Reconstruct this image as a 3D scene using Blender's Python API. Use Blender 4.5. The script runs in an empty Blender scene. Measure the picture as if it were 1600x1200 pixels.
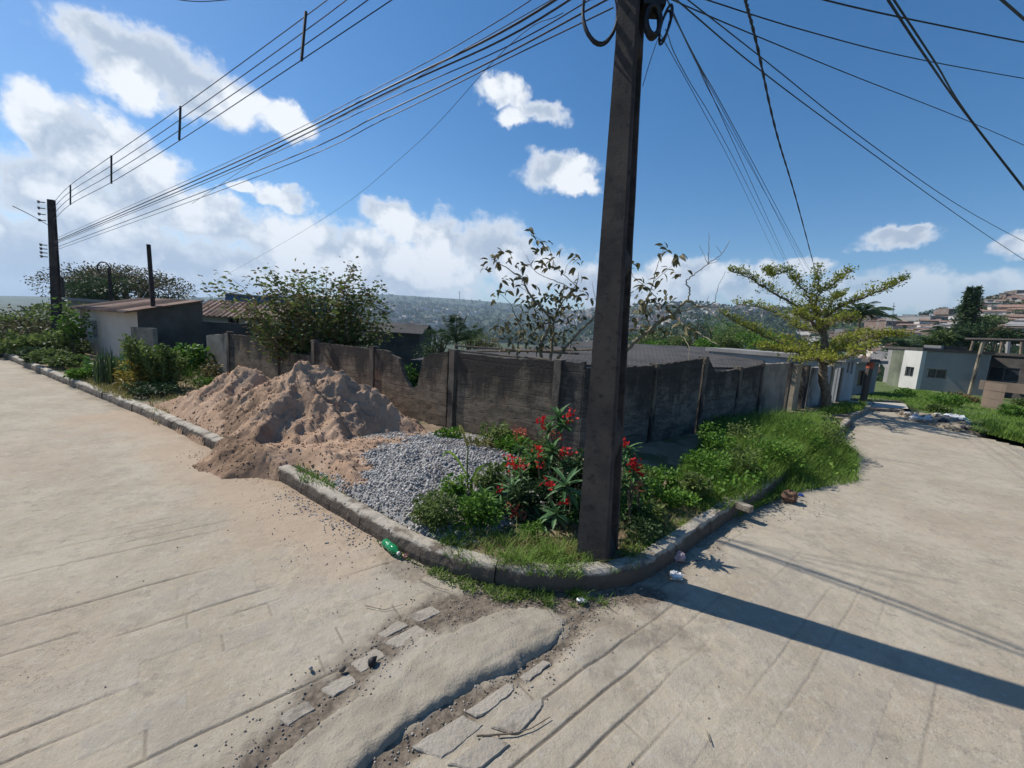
import bpy, math, random
import numpy as np
from mathutils import Vector, Matrix
random.seed(7); RNG = np.random.default_rng(7)
S = bpy.context.scene
COL = S.collection
RAD = math.radians

# ------------------------------------------------------------------ camera
FPX = 640.0; PITCH = RAD(8.0); ROLL = RAD(3.3); EYE = 2.2
_f = np.array([0, math.cos(PITCH), -math.sin(PITCH)]); _u = np.array([0, math.sin(PITCH), math.cos(PITCH)]); _r = np.array([1., 0, 0])
_c, _s = math.cos(ROLL), math.sin(ROLL)
UPV = _c*_u - _s*_r; RGT = _c*_r + _s*_u
CAM = np.array([0, 0, EYE])
cd = bpy.data.cameras.new('camera'); cam = bpy.data.objects.new('camera', cd); COL.objects.link(cam)
cd.sensor_width = 36; cd.lens = 36*FPX/1600; cd.clip_end = 20000; cd.clip_start = 0.05
M = Matrix.Identity(4)
for i in range(3):
    M[i][0] = RGT[i]; M[i][1] = UPV[i]; M[i][2] = -_f[i]; M[i][3] = CAM[i]
cam.matrix_world = M
S.camera = cam

# survey helpers: sight lines of the photograph turned into places on the ground or at a distance
def ray(x, y): return _f*FPX + RGT*(x-800) + UPV*(600-y)
def gp(x, y, z=0.0):
    d = ray(x, y); return CAM + d*((z-EYE)/d[2])
def D(x, y, dist):
    d = ray(x, y); return CAM + d*(dist/math.hypot(d[0], d[1]))
def azel(x, y):
    d = ray(x, y); return math.atan2(d[0], d[1]), math.atan2(d[2], math.hypot(d[0], d[1]))

# ------------------------------------------------------------------ sun, sky, exposure
SUN_AZ = math.atan2(-0.905, 0.425); SUN_EL = RAD(47)
sd = Vector((math.sin(SUN_AZ)*math.cos(SUN_EL), math.cos(SUN_AZ)*math.cos(SUN_EL), math.sin(SUN_EL)))
sl = bpy.data.lights.new('sun', 'SUN'); sl.energy = 5.0; sl.angle = RAD(0.55); sl.color = (1.0, 0.955, 0.88)
so = bpy.data.objects.new('sun', sl); COL.objects.link(so); so.rotation_euler = sd.to_track_quat('Z', 'Y').to_euler()
S.view_settings.view_transform = 'Standard'; S.view_settings.look = 'None'; S.view_settings.exposure = 0.14; S.view_settings.gamma = 1
S.view_settings.use_curve_mapping = False
S.render.engine = 'CYCLES'; S.cycles.max_bounces = 6; S.cycles.transparent_max_bounces = 12; S.cycles.volume_bounces = 0
S.cycles.use_denoising = True

W = bpy.data.worlds.new('World'); S.world = W; W.use_nodes = True
class NT:
    def __init__(s, t): s.t = t; t.nodes.clear()
    def n(s, typ, **k):
        nd = s.t.nodes.new(typ)
        for a, b in k.items(): setattr(nd, a, b)
        return nd
    def l(s, a, b): s.t.links.new(a, b)
    def put(s, sock, v):
        if isinstance(v, bpy.types.NodeSocket): s.l(v, sock)
        else: sock.default_value = v
    def math(s, op, a, b=0.0, c=0.0, clamp=False):
        m = s.n('ShaderNodeMath', operation=op); m.use_clamp = clamp
        s.put(m.inputs[0], a); s.put(m.inputs[1], b); s.put(m.inputs[2], c); return m.outputs[0]
    def vmath(s, op, a, b=(0, 0, 0), out=0):
        m = s.n('ShaderNodeVectorMath', operation=op); s.put(m.inputs[0], a); s.put(m.inputs[1], b); return m.outputs[out]
    def mix(s, f, a, b):
        m = s.n('ShaderNodeMix', data_type='RGBA'); s.put(m.inputs['Factor'], f)
        for nm, v in (('A', a), ('B', b)):
            sk = [i for i in m.inputs if i.name == nm and i.type == 'RGBA'][0]
            if not isinstance(v, bpy.types.NodeSocket): v = tuple(v)+((1,) if len(v) == 3 else ())
            s.put(sk, v)
        return [o for o in m.outputs if o.type == 'RGBA'][0]
    def noise(s, vec, scale, detail=4, rough=0.55, dist=0.0, out=0):
        m = s.n('ShaderNodeTexNoise'); s.put(m.inputs['Vector'], vec); m.inputs['Scale'].default_value = scale
        m.inputs['Detail'].default_value = detail; m.inputs['Roughness'].default_value = rough; m.inputs['Distortion'].default_value = dist
        return m.outputs[out]
    def rng(s, v, a, b, c=0.0, d=1.0, smooth=True):
        m = s.n('ShaderNodeMapRange'); m.interpolation_type = 'SMOOTHSTEP' if smooth else 'LINEAR'
        s.put(m.inputs[0], v)
        for i, q in enumerate((a, b, c, d)): m.inputs[i+1].default_value = q
        return m.outputs[0]

w = NT(W.node_tree)
tc = w.n('ShaderNodeTexCoord'); gen = tc.outputs['Generated']
sky = w.n('ShaderNodeTexSky', sky_type='NISHITA'); sky.sun_disc = False; sky.sun_elevation = SUN_EL; sky.sun_rotation = SUN_AZ
sky.altitude = 500; sky.air_density = 1.0; sky.dust_density = 0.4; sky.ozone_density = 2.0
sep = w.n('ShaderNodeSeparateXYZ'); w.l(gen, sep.inputs[0])
az = w.math('ARCTAN2', sep.outputs[0], sep.outputs[1]); el = w.math('ARCSINE', sep.outputs[2])
warp = w.noise(gen, 9.0, 8, 0.62, out=1)
warp2 = w.vmath('SCALE', w.vmath('SUBTRACT', warp, (0.5, 0.5, 0.5))); warp2.node.inputs['Scale'].default_value = 0.10
cmb = w.n('ShaderNodeCombineXYZ'); w.l(az, cmb.inputs[0]); w.l(el, cmb.inputs[1])
v2 = w.vmath('ADD', cmb.outputs[0], w.vmath('MULTIPLY', warp2, (1, 1, 0)))
# cloud places: x, y, half width, half height as read off the photograph, softness class
CL = [(200, 112, 85, 60), (290, 130, 70, 48), (235, 95, 130, 62), (320, 150, 95, 48), (170, 60, 90, 45), (445, 200, 48, 30), (385, 165, 30, 20),
      (150, 235, 135, 62), (90, 300, 150, 80), (215, 300, 90, 60), (60, 200, 60, 60),
      (440, 305, 52, 20), (380, 290, 30, 12), (600, 332, 42, 32), (625, 360, 40, 40),
      (330, 345, 130, 55), (180, 370, 170, 70), (470, 385, 130, 60), (560, 415, 110, 70), (690, 385, 80, 52), (775, 392, 72, 56), (640, 430, 140, 60),
      (300, 430, 250, 75), (840, 425, 90, 48), (60, 430, 160, 110), (900, 440, 90, 34),
      (790, 150, 42, 26), (800, 185, 34, 18), (850, 176, 44, 24), (870, 266, 62, 32), (905, 285, 40, 18),
      (1395, 364, 76, 22), (1435, 352, 34, 14), (1585, 372, 50, 28),
      (1060, 425, 70, 26), (1180, 440, 110, 38), (1320, 455, 150, 40), (1500, 462, 160, 40), (1010, 455, 140, 40), (1265, 410, 50, 14)]
dm = None
for (x, y, rx, ry) in CL:
    a0, e0 = azel(x, y); a1, e1 = azel(x-rx, y); a2, e2 = azel(x+rx, y); a3, e3 = azel(x, y-ry); a4, e4 = azel(x, y+ry)
    ra = abs(a2-a1)/2; re = abs(e3-e4)/2
    d = w.vmath('LENGTH', w.vmath('MULTIPLY', w.vmath('SUBTRACT', v2, (a0, e0, 0)), (1/ra, 1/re, 0)), out=1)
    dm = d if dm is None else w.math('MINIMUM', dm, d)
n1 = w.noise(gen, 15.0, 12, 0.60)
n2 = w.noise(w.vmath('ADD', gen, (0.016, -0.006, -0.020)), 15.0, 12, 0.60)
nb = w.noise(gen, 5.0, 3, 0.5)
dd = w.math('ADD', dm, w.math('MULTIPLY', w.math('SUBTRACT', n1, 0.5), 1.5))
cl = w.rng(dd, 1.12, 0.62)
# the rest of the sky, outside the picture: the same bank of cloud low down and a few loose ones
band = w.math('ADD', el, w.math('MULTIPLY', w.math('SUBTRACT', nb, 0.5), 0.30))
inv = w.rng(w.math('ABSOLUTE', az), 1.02, 1.25)
bandm = w.math('MULTIPLY', w.rng(band, 0.14, 0.06), inv)
loose = w.math('MULTIPLY', w.rng(w.noise(gen, 3.0, 8, 0.6), 0.66, 0.74), w.math('MAXIMUM', inv, w.rng(el, 0.75, 0.95)))
cl = w.math('MULTIPLY', cl, w.math('SUBTRACT', 1.0, w.math('MULTIPLY', w.rng(az, 0.15, 0.60), w.rng(el, 0.20, 0.08, 0, .45))))
cl = w.math('MAXIMUM', cl, w.math('MAXIMUM', bandm, loose))
s1 = w.noise(gen, 7.5, 5, 0.52); s2 = w.noise(w.vmath('ADD', gen, (0.030, -0.010, -0.045)), 7.5, 5, 0.52)
rel = w.math('ADD', w.math('MULTIPLY', w.math('SUBTRACT', s2, s1), 1.0), w.math('MULTIPLY', w.math('SUBTRACT', n2, n1), 0.30))
lit = w.rng(w.math('ADD', w.math('MULTIPLY', rel, 3.2), w.math('MULTIPLY', w.math('SUBTRACT', nb, 0.5), -1.2)), -0.42, 0.36)
edge = w.rng(dd, 0.35, 0.95)
lit = w.math('MAXIMUM', lit, w.math('MULTIPLY', edge, 0.85))
ccol = w.mix(lit, (0.44, 0.53, 0.66), (0.93, 0.96, 1.0))
bgs = w.n('ShaderNodeBackground'); bgc = w.n('ShaderNodeBackground')
# deep tropical blue, paling only slightly to the horizon
gam = w.n('ShaderNodeHueSaturation'); w.l(sky.outputs[0], gam.inputs['Color']); gam.inputs['Saturation'].default_value = 1.38; gam.inputs['Value'].default_value = 1.0
w.l(gam.outputs[0], bgs.inputs[0]); bgs.inputs[1].default_value = 0.112
w.l(ccol, bgc.inputs[0]); bgc.inputs[1].default_value = 0.95
mx = w.n('ShaderNodeMixShader'); w.l(cl, mx.inputs[0]); w.l(bgs.outputs[0], mx.inputs[1]); w.l(bgc.outputs[0], mx.inputs[2])
wo = w.n('ShaderNodeOutputWorld'); w.l(mx.outputs[0], wo.inputs[0])
W.cycles.sampling_method = 'MANUAL'; W.cycles.sample_map_resolution = 512

# ------------------------------------------------------------------ object helpers
def tag(o, label=None, cat=None, group=None, kind=None):
    if label: o['label'] = label
    if cat: o['category'] = cat
    if group: o['group'] = group
    if kind: o['kind'] = kind
    return o
def empty(name, loc=(0, 0, 0), rz=0.0, **k):
    o = bpy.data.objects.new(name, None); COL.objects.link(o); o.location = tuple(float(c) for c in loc); o.rotation_euler[2] = rz
    o.empty_display_size = 0.1
    return tag(o, **k)
class MB:
    """collects vertices and faces, links them as one mesh"""
    def __init__(s): s.v = []; s.f = []; s.mi = []; s.at = []; s.nv = 0
    def add(s, v, f, mi=0, at=None):
        v = np.asarray(v, float).reshape(-1, 3); s.v.append(v)
        for q in f: s.f.append([int(i)+s.nv for i in q]); s.mi.append(mi)
        s.at.append(np.full(len(v), 0.5) if at is None else np.broadcast_to(np.asarray(at, float), (len(v),)))
        s.nv += len(v); return s
    def box(s, c, h, R=None, mi=0, at=None, taper=1.0):
        h = np.array(h, float); c = np.array(c, float)
        v = np.array([[x, y, z] for z in (-1, 1) for y in (-1, 1) for x in (-1, 1)], float)
        v[4:, :2] *= taper
        v = v*h
        if R is not None: v = v @ np.array(R, float).T
        s.add(v+c, [(0, 2, 3, 1), (4, 5, 7, 6), (0, 1, 5, 4), (2, 6, 7, 3), (0, 4, 6, 2), (1, 3, 7, 5)], mi, at); return s
    def tube(s, P, r, n=6, cap=True, mi=0, at=None):
        P = np.asarray(P, float); k = len(P); r = np.broadcast_to(np.asarray(r, float), (k,))
        T = np.gradient(P, axis=0); T /= np.linalg.norm(T, axis=1)[:, None]+1e-12
        up = np.array([0, 0, 1.]) if abs(T[0][2]) < 0.9 else np.array([1., 0, 0])
        V = []
        a = np.arange(n)/n*2*np.pi
        e = np.cross(T[0], up); e /= np.linalg.norm(e)
        for i in range(k):
            e = e - T[i]*(e@T[i]); e /= np.linalg.norm(e)+1e-12; g = np.cross(T[i], e)
            V.append(P[i]+r[i]*(np.cos(a)[:, None]*e+np.sin(a)[:, None]*g))
        F = [(i*n+j, i*n+(j+1) % n, (i+1)*n+(j+1) % n, (i+1)*n+j) for i in range(k-1) for j in range(n)]
        if cap: F += [tuple(range(n))[::-1], tuple(range((k-1)*n, k*n))]
        return s.add(np.vstack(V), F, mi, at)
    def build(s, name, mats, parent=None, smooth=False, loc=None, **k):
        me = bpy.data.meshes.new(name); me.from_pydata(np.vstack(s.v).tolist() if s.v else [], [], s.f)
        if not isinstance(mats, (list, tuple)): mats = [mats]
        for m in mats: me.materials.append(m)
        if len(mats) > 1: me.polygons.foreach_set('material_index', s.mi)
        if smooth: me.polygons.foreach_set('use_smooth', [True]*len(s.f))
        if s.at:
            a = me.attributes.new('v', 'FLOAT', 'POINT'); a.data.foreach_set('value', np.concatenate(s.at).astype(np.float32))
        return link(name, me, parent, loc, **k)
def link(name, me, parent=None, loc=None, **k):
    o = bpy.data.objects.new(name, me); COL.objects.link(o)
    if parent is not None: o.parent = parent
    if loc is not None: o.location = tuple(float(c) for c in loc)
    return tag(o, **k)
def fastmesh(name, V, F, mat, at=None, smooth=False):
    """V (n,3), F (m,3|4) arrays"""
    V = np.asarray(V, np.float32); F = np.asarray(F, np.int32); me = bpy.data.meshes.new(name); k = F.shape[1]
    me.vertices.add(len(V)); me.vertices.foreach_set('co', V.ravel())
    me.loops.add(F.size); me.loops.foreach_set('vertex_index', F.ravel())
    me.polygons.add(len(F)); me.polygons.foreach_set('loop_start', np.arange(0, F.size, k, dtype=np.int32))
    me.polygons.foreach_set('loop_total', np.full(len(F), k, np.int32))
    if smooth: me.polygons.foreach_set('use_smooth', np.ones(len(F), bool))
    for nm, arr in (at or {}).items():
        a = me.attributes.new(nm, 'FLOAT', 'POINT'); a.data.foreach_set('value', np.asarray(arr, np.float32))
    me.materials.append(mat); me.update(); me.validate(); return me
def gridfaces(ny, nx, mask=None):
    i = np.arange(ny-1)[:, None]*nx+np.arange(nx-1)[None, :]
    F = np.stack([i, i+1, i+nx+1, i+nx], -1)
    if mask is not None: F = F[mask]
    return F.reshape(-1, 4)
def compact(V, F, at=None):
    u, inv = np.unique(F, return_inverse=True)
    return V[u], inv.reshape(F.shape), {k: a[u] for k, a in (at or {}).items()}

# numpy noise
def _h(i, j, s):
    n = (i.astype(np.int64)*374761393 + j.astype(np.int64)*668265263 + s*1442695041) & 0xffffffff
    n = ((n ^ (n >> 13))*1274126177) & 0xffffffff
    return ((n ^ (n >> 16)) & 0xffff)/65535.0
def vn(x, y, s=0):
    x = np.asarray(x, float); y = np.asarray(y, float)
    i = np.floor(x).astype(np.int64); j = np.floor(y).astype(np.int64); u = x-i; v = y-j
    u = u*u*u*(u*(u*6-15)+10); v = v*v*v*(v*(v*6-15)+10)
    a = _h(i, j, s); b = _h(i+1, j, s); c = _h(i, j+1, s); d = _h(i+1, j+1, s)
    return a+(b-a)*u+(c-a)*v+(a-b-c+d)*u*v
def fbm(x, y, o=4, s=0, g=0.5):
    t = 0; A = 1; n = 0
    for k in range(o): t = t+A*vn(x*2**k+17*k, y*2**k-11*k, s+k); n += A; A *= g
    return t/n
def sstep(x, a, b):
    t = np.clip((x-a)/(b-a), 0, 1); return t*t*(3-2*t)
def segdist(x, y, P):
    """distance to a polyline, and parameter along it"""
    best = np.full(np.shape(x), 1e9); par = np.zeros(np.shape(x)); acc = 0
    for a, b in zip(P[:-1], P[1:]):
        ax, ay = a[0], a[1]; dx, dy = b[0]-ax, b[1]-ay; L = math.hypot(dx, dy)
        t = np.clip(((x-ax)*dx+(y-ay)*dy)/(L*L), 0, 1); d = np.hypot(x-ax-t*dx, y-ay-t*dy)
        m = d < best; best = np.where(m, d, best); par = np.where(m, acc+t*L, par); acc += L
    return best, par
def inpoly(x, y, P):
    c = np.zeros(np.shape(x), bool); n = len(P)
    for i in range(n):
        x1, y1 = P[i][0], P[i][1]; x2, y2 = P[(i+1) % n][0], P[(i+1) % n][1]
        c ^= ((y1 > y) != (y2 > y)) & (x < (x2-x1)*(y-y1)/(y2-y1+1e-12)+x1)
    return c

# ------------------------------------------------------------------ materials
MATS = {}
def mat(name, c1, c2=None, scale=4.0, rough=0.85, bump=0.0, bscale=None, c3=None, s3=1.0, t3=(0.55, 0.68), attr=False, streak=False, trans=0.0, spec=0.3, metal=0.0, det=6, c4=None, s4=40, t4=(0.6, 0.66), obj=False, stretch=(1, 1, 1), course=0.0):
    if name in MATS: return MATS[name]
    m = bpy.data.materials.new(name); m.use_nodes = True; t = NT(m.node_tree)
    if obj: vec = t.n('ShaderNodeTexCoord').outputs['Object']
    else: vec = t.n('ShaderNodeNewGeometry').outputs['Position']
    vs = t.vmath('MULTIPLY', vec, stretch)
    c2 = c2 or c1
    n = t.noise(vs, scale, det, 0.6)
    f = t.rng(n, 0.32, 0.68)
    if attr:
        a = t.n('ShaderNodeAttribute'); a.attribute_name = 'v'
        f = t.math('ADD', t.math('MULTIPLY', f, 0.3), t.math('MULTIPLY', a.outputs['Fac'], 0.7))
    col = t.mix(f, c1, c2)
    if c3 is not None:
        v3 = t.vmath('MULTIPLY', vec, (1, 1, 0.45)) if streak else vec
        col = t.mix(t.rng(t.noise(v3, s3, 6, 0.62), *t3), col, c3)
    if c4 is not None:
        col = t.mix(t.rng(t.noise(vec, s4, 3, 0.6), *t4), col, c4)
    b = t.n('ShaderNodeBsdfPrincipled'); t.l(col, b.inputs['Base Color'])
    if course:
        sz = t.n('ShaderNodeSeparateXYZ'); t.l(vec, sz.inputs[0]); zz = t.math('ADD', sz.outputs[2], t.math('MULTIPLY', t.noise(vec, 2.5, 3), .05))
        fr = t.math('ABSOLUTE', t.math('SUBTRACT', t.math('FRACT', t.math('DIVIDE', zz, course)), .5)); ln = t.math('MULTIPLY', t.rng(fr, .06, .01), t.rng(t.noise(vec, 1.8, 5, .7), .42, .58))
        col = t.mix(t.math('MULTIPLY', ln, .65), col, (.03, .026, .024))
    rn = t.noise(vec, scale*3, 4)
    t.l(t.rng(rn, 0.2, 0.8, max(0, rough-0.12), min(1, rough+0.1), False), b.inputs['Roughness'])
    b.inputs['Specular IOR Level'].default_value = spec; b.inputs['Metallic'].default_value = metal
    if bump:
        bp = t.n('ShaderNodeBump'); bp.inputs['Strength'].default_value = min(1, bump); bp.inputs['Distance'].default_value = 0.02*max(1, bump)
        t.l(t.noise(vec, bscale or scale*6, 8, 0.65), bp.inputs['Height']); t.l(bp.outputs[0], b.inputs['Normal'])
    out = t.n('ShaderNodeOutputMaterial')
    if trans:
        tr = t.n('ShaderNodeBsdfTranslucent'); t.l(col, tr.inputs[0]); ms = t.n('ShaderNodeMixShader'); ms.inputs[0].default_value = trans
        t.l(b.outputs[0], ms.inputs[1]); t.l(tr.outputs[0], ms.inputs[2]); t.l(ms.outputs[0], out.inputs[0])
    else: t.l(b.outputs[0], out.inputs[0])
    MATS[name] = m; return m
def leafmat(name, dark, light, rough=0.6, trans=0.25): return mat(name, dark, light, scale=1.5, rough=max(rough, .55), attr=True, trans=trans, spec=0.18, det=2)

m_bark = mat('bark', (0.10, 0.075, 0.05), (0.22, 0.18, 0.13), 14, 0.9, 0.6)
m_palebark = mat('pale_bark', (0.30, 0.26, 0.17), (0.20, 0.16, 0.10), 9, 0.85, 0.5, c3=(0.09, 0.07, 0.05), s3=7)
m_dark = mat('black_rubber', (0.012, 0.012, 0.014), (0.02, 0.02, 0.022), 8, 0.55)
m_wire = mat('cable_sheath', (0.014, 0.014, 0.017), (0.022, 0.022, 0.026), 8, 0.5)
m_glass = mat('dark_pane', (0.02, 0.025, 0.03), (0.035, 0.04, 0.045), 3, 0.15, spec=0.6)
m_dirt = mat('dry_soil', (0.17, 0.125, 0.085), (0.27, 0.205, 0.14), 5, 0.95, 0.8, 50, c3=(0.10, 0.075, 0.05), s3=2.2)
m_steel = mat('weathered_steel', (0.12, 0.12, 0.12), (0.2, 0.19, 0.18), 8, 0.5, metal=0.6)

# ------------------------------------------------------------------ plan of the place
def xy(p): return (float(p[0]), float(p[1]))
KERB = [xy(gp(*p)) for p in [(62, 583), (200, 640), (270, 671), (330, 701), (420, 742), (520, 800), (600, 849), (650, 876), (700, 895), (760, 912), (820, 922), (880, 925), (940, 921), (1000, 909), (1035, 890), (1070, 864), (1140, 812)]]
_d = np.array(KERB[0])-np.array(KERB[3]); _d /= np.linalg.norm(_d)
KERB = [tuple(np.array(KERB[0])+_d*t) for t in (14, 9, 4.5)] + KERB
KR = [xy(gp(*p)) for p in [(1200, 776), (1262, 720), (1312, 682), (1330, 664)]]
def catmull(P, n=8):
    P = [np.array(p, float) for p in P]; Q = [2*P[0]-P[1]]+P+[2*P[-1]-P[-2]]; out = []
    for i in range(1, len(Q)-2):
        for k in range(n):
            t = k/n; a, b, c, d = Q[i-1], Q[i], Q[i+1], Q[i+2]
            out.append(0.5*((2*b)+(-a+c)*t+(2*a-5*b+4*c-d)*t*t+(-a+3*b-3*c+d)*t**3))
    out.append(P[-1]); return out
KLINE = catmull(KERB+KR, 8)
KH = 0.175
# wall lines (plan)
WLa = np.array([-1.22, 7.93]); WLd = np.array([-0.8473, 0.5311])
WRa = np.array([2.80, 7.77]); WRd = np.array([0.7828, 0.6223])
def on_line(px, py, A, d):
    q = ray(px, py); qx, qy = q[0], q[1]
    # CAM + t q = A + s d
    det = qx*(-d[1])+qy*d[0]
    t = (A[0]*(-d[1])+A[1]*d[0])/det
    p = CAM+q*t; return p
# ground heights
SKYL = [(-2000, 462), (0, 462), (120, 464), (260, 464), (390, 464), (440, 459), (520, 462), (600, 459), (660, 463), (720, 467), (790, 473), (850, 482), (905, 486), (960, 480), (1000, 476), (1060, 473), (1100, 476), (1160, 480), (1220, 482), (1280, 486), (1320, 489), (1370, 494), (1420, 497), (1450, 495), (1490, 487), (1520, 475), (1548, 466), (1575, 462), (1600, 460), (1700, 452), (1900, 450)]
_sa = np.array([azel(max(x, -400), y)[0] for x, y in SKYL]); _se = np.array([math.tan(azel(max(x, -400), y)[1]) for x, y in SKYL]); _sa[0] = -1.4
_R1 = (np.array([-1.4, azel(880, 500)[0], azel(960, 500)[0], azel(1300, 500)[0], azel(1400, 500)[0], 1.3]), np.log([900., 900., 330., 300., 105., 100.]))
_R2 = (_R1[0], np.log([3200., 3000., 1100., 950., 480., 400.]))
def skyel(a): return np.interp(a, _sa, _se)
def terrain(x, y):
    x = np.asarray(x, float); y = np.asarray(y, float)
    r = np.hypot(x, y); a = np.arctan2(x, y)
    front = sstep(np.abs(a), 1.9, 1.3)
    # valley beyond the walls and at the foot of the street
    slope_c = np.clip(r-13, 0, 400)*0.10*sstep(r, 13, 30)
    slope_r = np.clip(r-18, 0, 400)*0.021+np.clip(r-43, 0, 400)*0.09
    slope_l = np.clip(r-26, 0, 400)*0.05
    wr = sstep(a, 0.30, 0.50); wl = sstep(a, -0.62, -0.85)
    drop = slope_c*(1-wr)*(1-wl)+slope_r*wr+slope_l*wl
    vall = -np.minimum(drop, 5+22*(1-sstep(a, 0.5, 0.75)))
    r1 = np.exp(np.interp(a, *_R1)); r2 = np.exp(np.interp(a, *_R2))
    top = EYE+skyel(a)*r2
    t = np.clip((r-r1)/(r2-r1), 0, 1)
    n = (fbm(x/90+5, y/90, 4, 3)-0.5)*np.clip((r-60)/600, 0, 1)*40*np.sin(np.pi*t)
    hill = vall+(top-vall)*(t**1.15)+n*front*0.5
    far = np.where(r > r2, top-np.clip((r-r2)/r2, 0, 1)*0.9*np.abs(top)*0.8, hill)
    z = np.where(r < r1, vall, far)
    return z*front

def tp(x, y, dz=0.0):
    """where the sight line meets the terrain"""
    q = ray(x, y); q = q/math.hypot(q[0], q[1]); r = np.arange(2, 900, 0.1)
    h = EYE+q[2]*r-terrain(q[0]*r, q[1]*r)-dz; i = int(np.argmax(h < 0)) or -1
    p = CAM+q*r[i]; p[2] = float(terrain(p[0], p[1])); return p

# ------------------------------------------------------------------ ground sheet to the horizon
m_ground = mat('hill_vegetation', (0.035, 0.055, 0.022), (0.075, 0.095, 0.035), 0.05, 0.95, 0, c3=(0.15, 0.12, 0.075), s3=0.035, t3=(0.58, 0.68), c4=(0.025, 0.04, 0.02), s4=0.35, t4=(0.5, 0.6))
def polar(a0, a1, na, r0, r1, nr):
    a = np.linspace(a0, a1, na); r = np.exp(np.linspace(math.log(r0), math.log(r1), nr))
    A, R = np.meshgrid(a, r); return R*np.sin(A), R*np.cos(A)
X, Y = polar(-math.pi, math.pi, 721, 0.4, 9000, 220)
Z = terrain(X, Y)-0.07
F = gridfaces(*X.shape)[:, ::-1]
me = fastmesh('ground', np.stack([X, Y, Z], -1).reshape(-1, 3), F, m_ground, smooth=True)
tag(link('ground', me), 'green and brown ground running down to the valley and up the far hills', kind='structure')

# ------------------------------------------------------------------ road
HUMP_U = [xy(gp(*p)) for p in [(884, 968), (866, 950), (830, 945), (790, 950), (748, 963), (710, 985), (672, 1006), (640, 1030), (622, 1058), (575, 1082), (530, 1105), (490, 1135), (440, 1175), (395, 1215), (340, 1260), (260, 1330)]]
HUMP_L = [xy(gp(*p)) for p in [(880, 985), (868, 1004), (835, 1028), (800, 1050), (752, 1066), (716, 1090), (672, 1112), (640, 1134), (612, 1160), (580, 1190), (548, 1220), (500, 1270), (440, 1340)]]
HUMP = HUMP_U+HUMP_L[::-1]
DIRT_A = [xy(gp(*p)) for p in [(1010, 925), (930, 940), (800, 935), (690, 955), (640, 985), (580, 1030), (520, 1080), (450, 1130), (400, 1180), (330, 1260)]]
DIRT_B = [xy(gp(*p)) for p in [(940, 935), (905, 965), (885, 1000), (820, 1052), (740, 1095), (660, 1150), (600, 1190), (560, 1240)]]
GA = RAD(40)
def road_parts(x, y):
    u = x*math.cos(GA)+y*math.sin(GA); v = -x*math.sin(GA)+y*math.cos(GA)
    v = v+0.05*(vn(u*0.6, v*0.6, 5)-0.5)+0.012*(vn(u*4, v*2, 6)-0.5)
    row = np.floor(v/0.185); fv = v/0.185-row
    dv = np.minimum(fv, 1-fv)*0.185
    edge = row+(fv > 0.5)
    side = sstep(x-0.45*y, 0.15, -0.35)
    on = (0.22+0.55*side)*sstep(vn(u*0.9+edge*7.3, edge*3.1, 8), 0.50-0.04*side, 0.66)*sstep(fbm(x*0.5, y*0.5, 3, 9), 0.36, 0.52)
    rr = np.hypot(x-0.2, y-2.0); on = on*sstep(rr, 5.5, 2.8)
    # joints across the rows
    off = _h(row.astype(np.int64), (row*0).astype(np.int64), 4)*0.5
    fu = (u+off)/0.42; cell = np.floor(fu); fu2 = fu-cell; du = np.minimum(fu2, 1-fu2)*0.42
    onj = (_h((cell+(fu2 > .5)).astype(np.int64), row.astype(np.int64), 12) > 0.72)*sstep(rr, 3.5, 1.5)
    g = np.maximum(on*sstep(dv, 0.013, 0.003), 0.45*(.25+.75*side)*onj*sstep(du, 0.011, 0.003)*sstep(dv, 0.0, 0.01))
    # tilt of each stone
    tone = _h(cell.astype(np.int64), row.astype(np.int64), 21)
    return g, tone*sstep(rr, 5, 2), dv, on
def dirt_mask(x, y):
    dA, _ = segdist(x, y, DIRT_A); dB, _ = segdist(x, y, DIRT_B); dK, pk = segdist(x, y, [tuple(p) for p in KLINE])
    n = (fbm(x*4, y*4, 4, 31)-0.5)
    a = sstep(dA+n*0.35, 0.26, 0.06); b = sstep(dB+n*0.16, 0.14, 0.03)
    k = sstep(dK+n*0.5, 0.22, 0.02)*0.55
    ck = sstep(np.hypot(x-0.9, y-3.2)+n*1.2, 0.9, 0.3)*0.7
    return np.clip(np.maximum(np.maximum(a, b), np.maximum(k, ck*0.8)), 0, 1)
def road_h(x, y):
    g, tone, dv, on = road_parts(x, y)
    dirt = dirt_mask(x, y)
    near = sstep(np.hypot(x, y), 14, 6)
    z = terrain(x, y)+0.010*(fbm(x*0.9, y*0.9, 3, 1)-0.5)
    z = z+near*(0.006*(fbm(x*9, y*9, 3, 2)-0.5)+0.004*(tone-0.5))
    z = z-g*0.012*(1-0.7*dirt)
    z = z-dirt*0.014+dirt*0.014*(fbm(x*22, y*22, 3, 14)-0.4)
    return z, g, dirt, tone
m_road = bpy.data.materials.new('worn_cement_paving'); m_road.use_nodes = True
t = NT(m_road.node_tree); P_ = t.n('ShaderNodeNewGeometry').outputs['Position']
def att(t, nm): a = t.n('ShaderNodeAttribute'); a.attribute_name = nm; return a.outputs['Fac']
base = t.mix(t.rng(t.noise(P_, 1.1, 5, 0.6), 0.32, 0.68), (0.345, 0.290, 0.213), (0.425, 0.366, 0.277))
base = t.mix(t.math('MULTIPLY', t.rng(t.noise(P_, 6.5, 6, 0.7), 0.50, 0.68), 0.55), base, (0.28, 0.245, 0.20))
base = t.mix(t.math('MULTIPLY', t.rng(t.noise(P_, 0.33, 4, 0.6), 0.50, 0.66), 0.45), base, (0.385, 0.305, 0.22))
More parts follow.
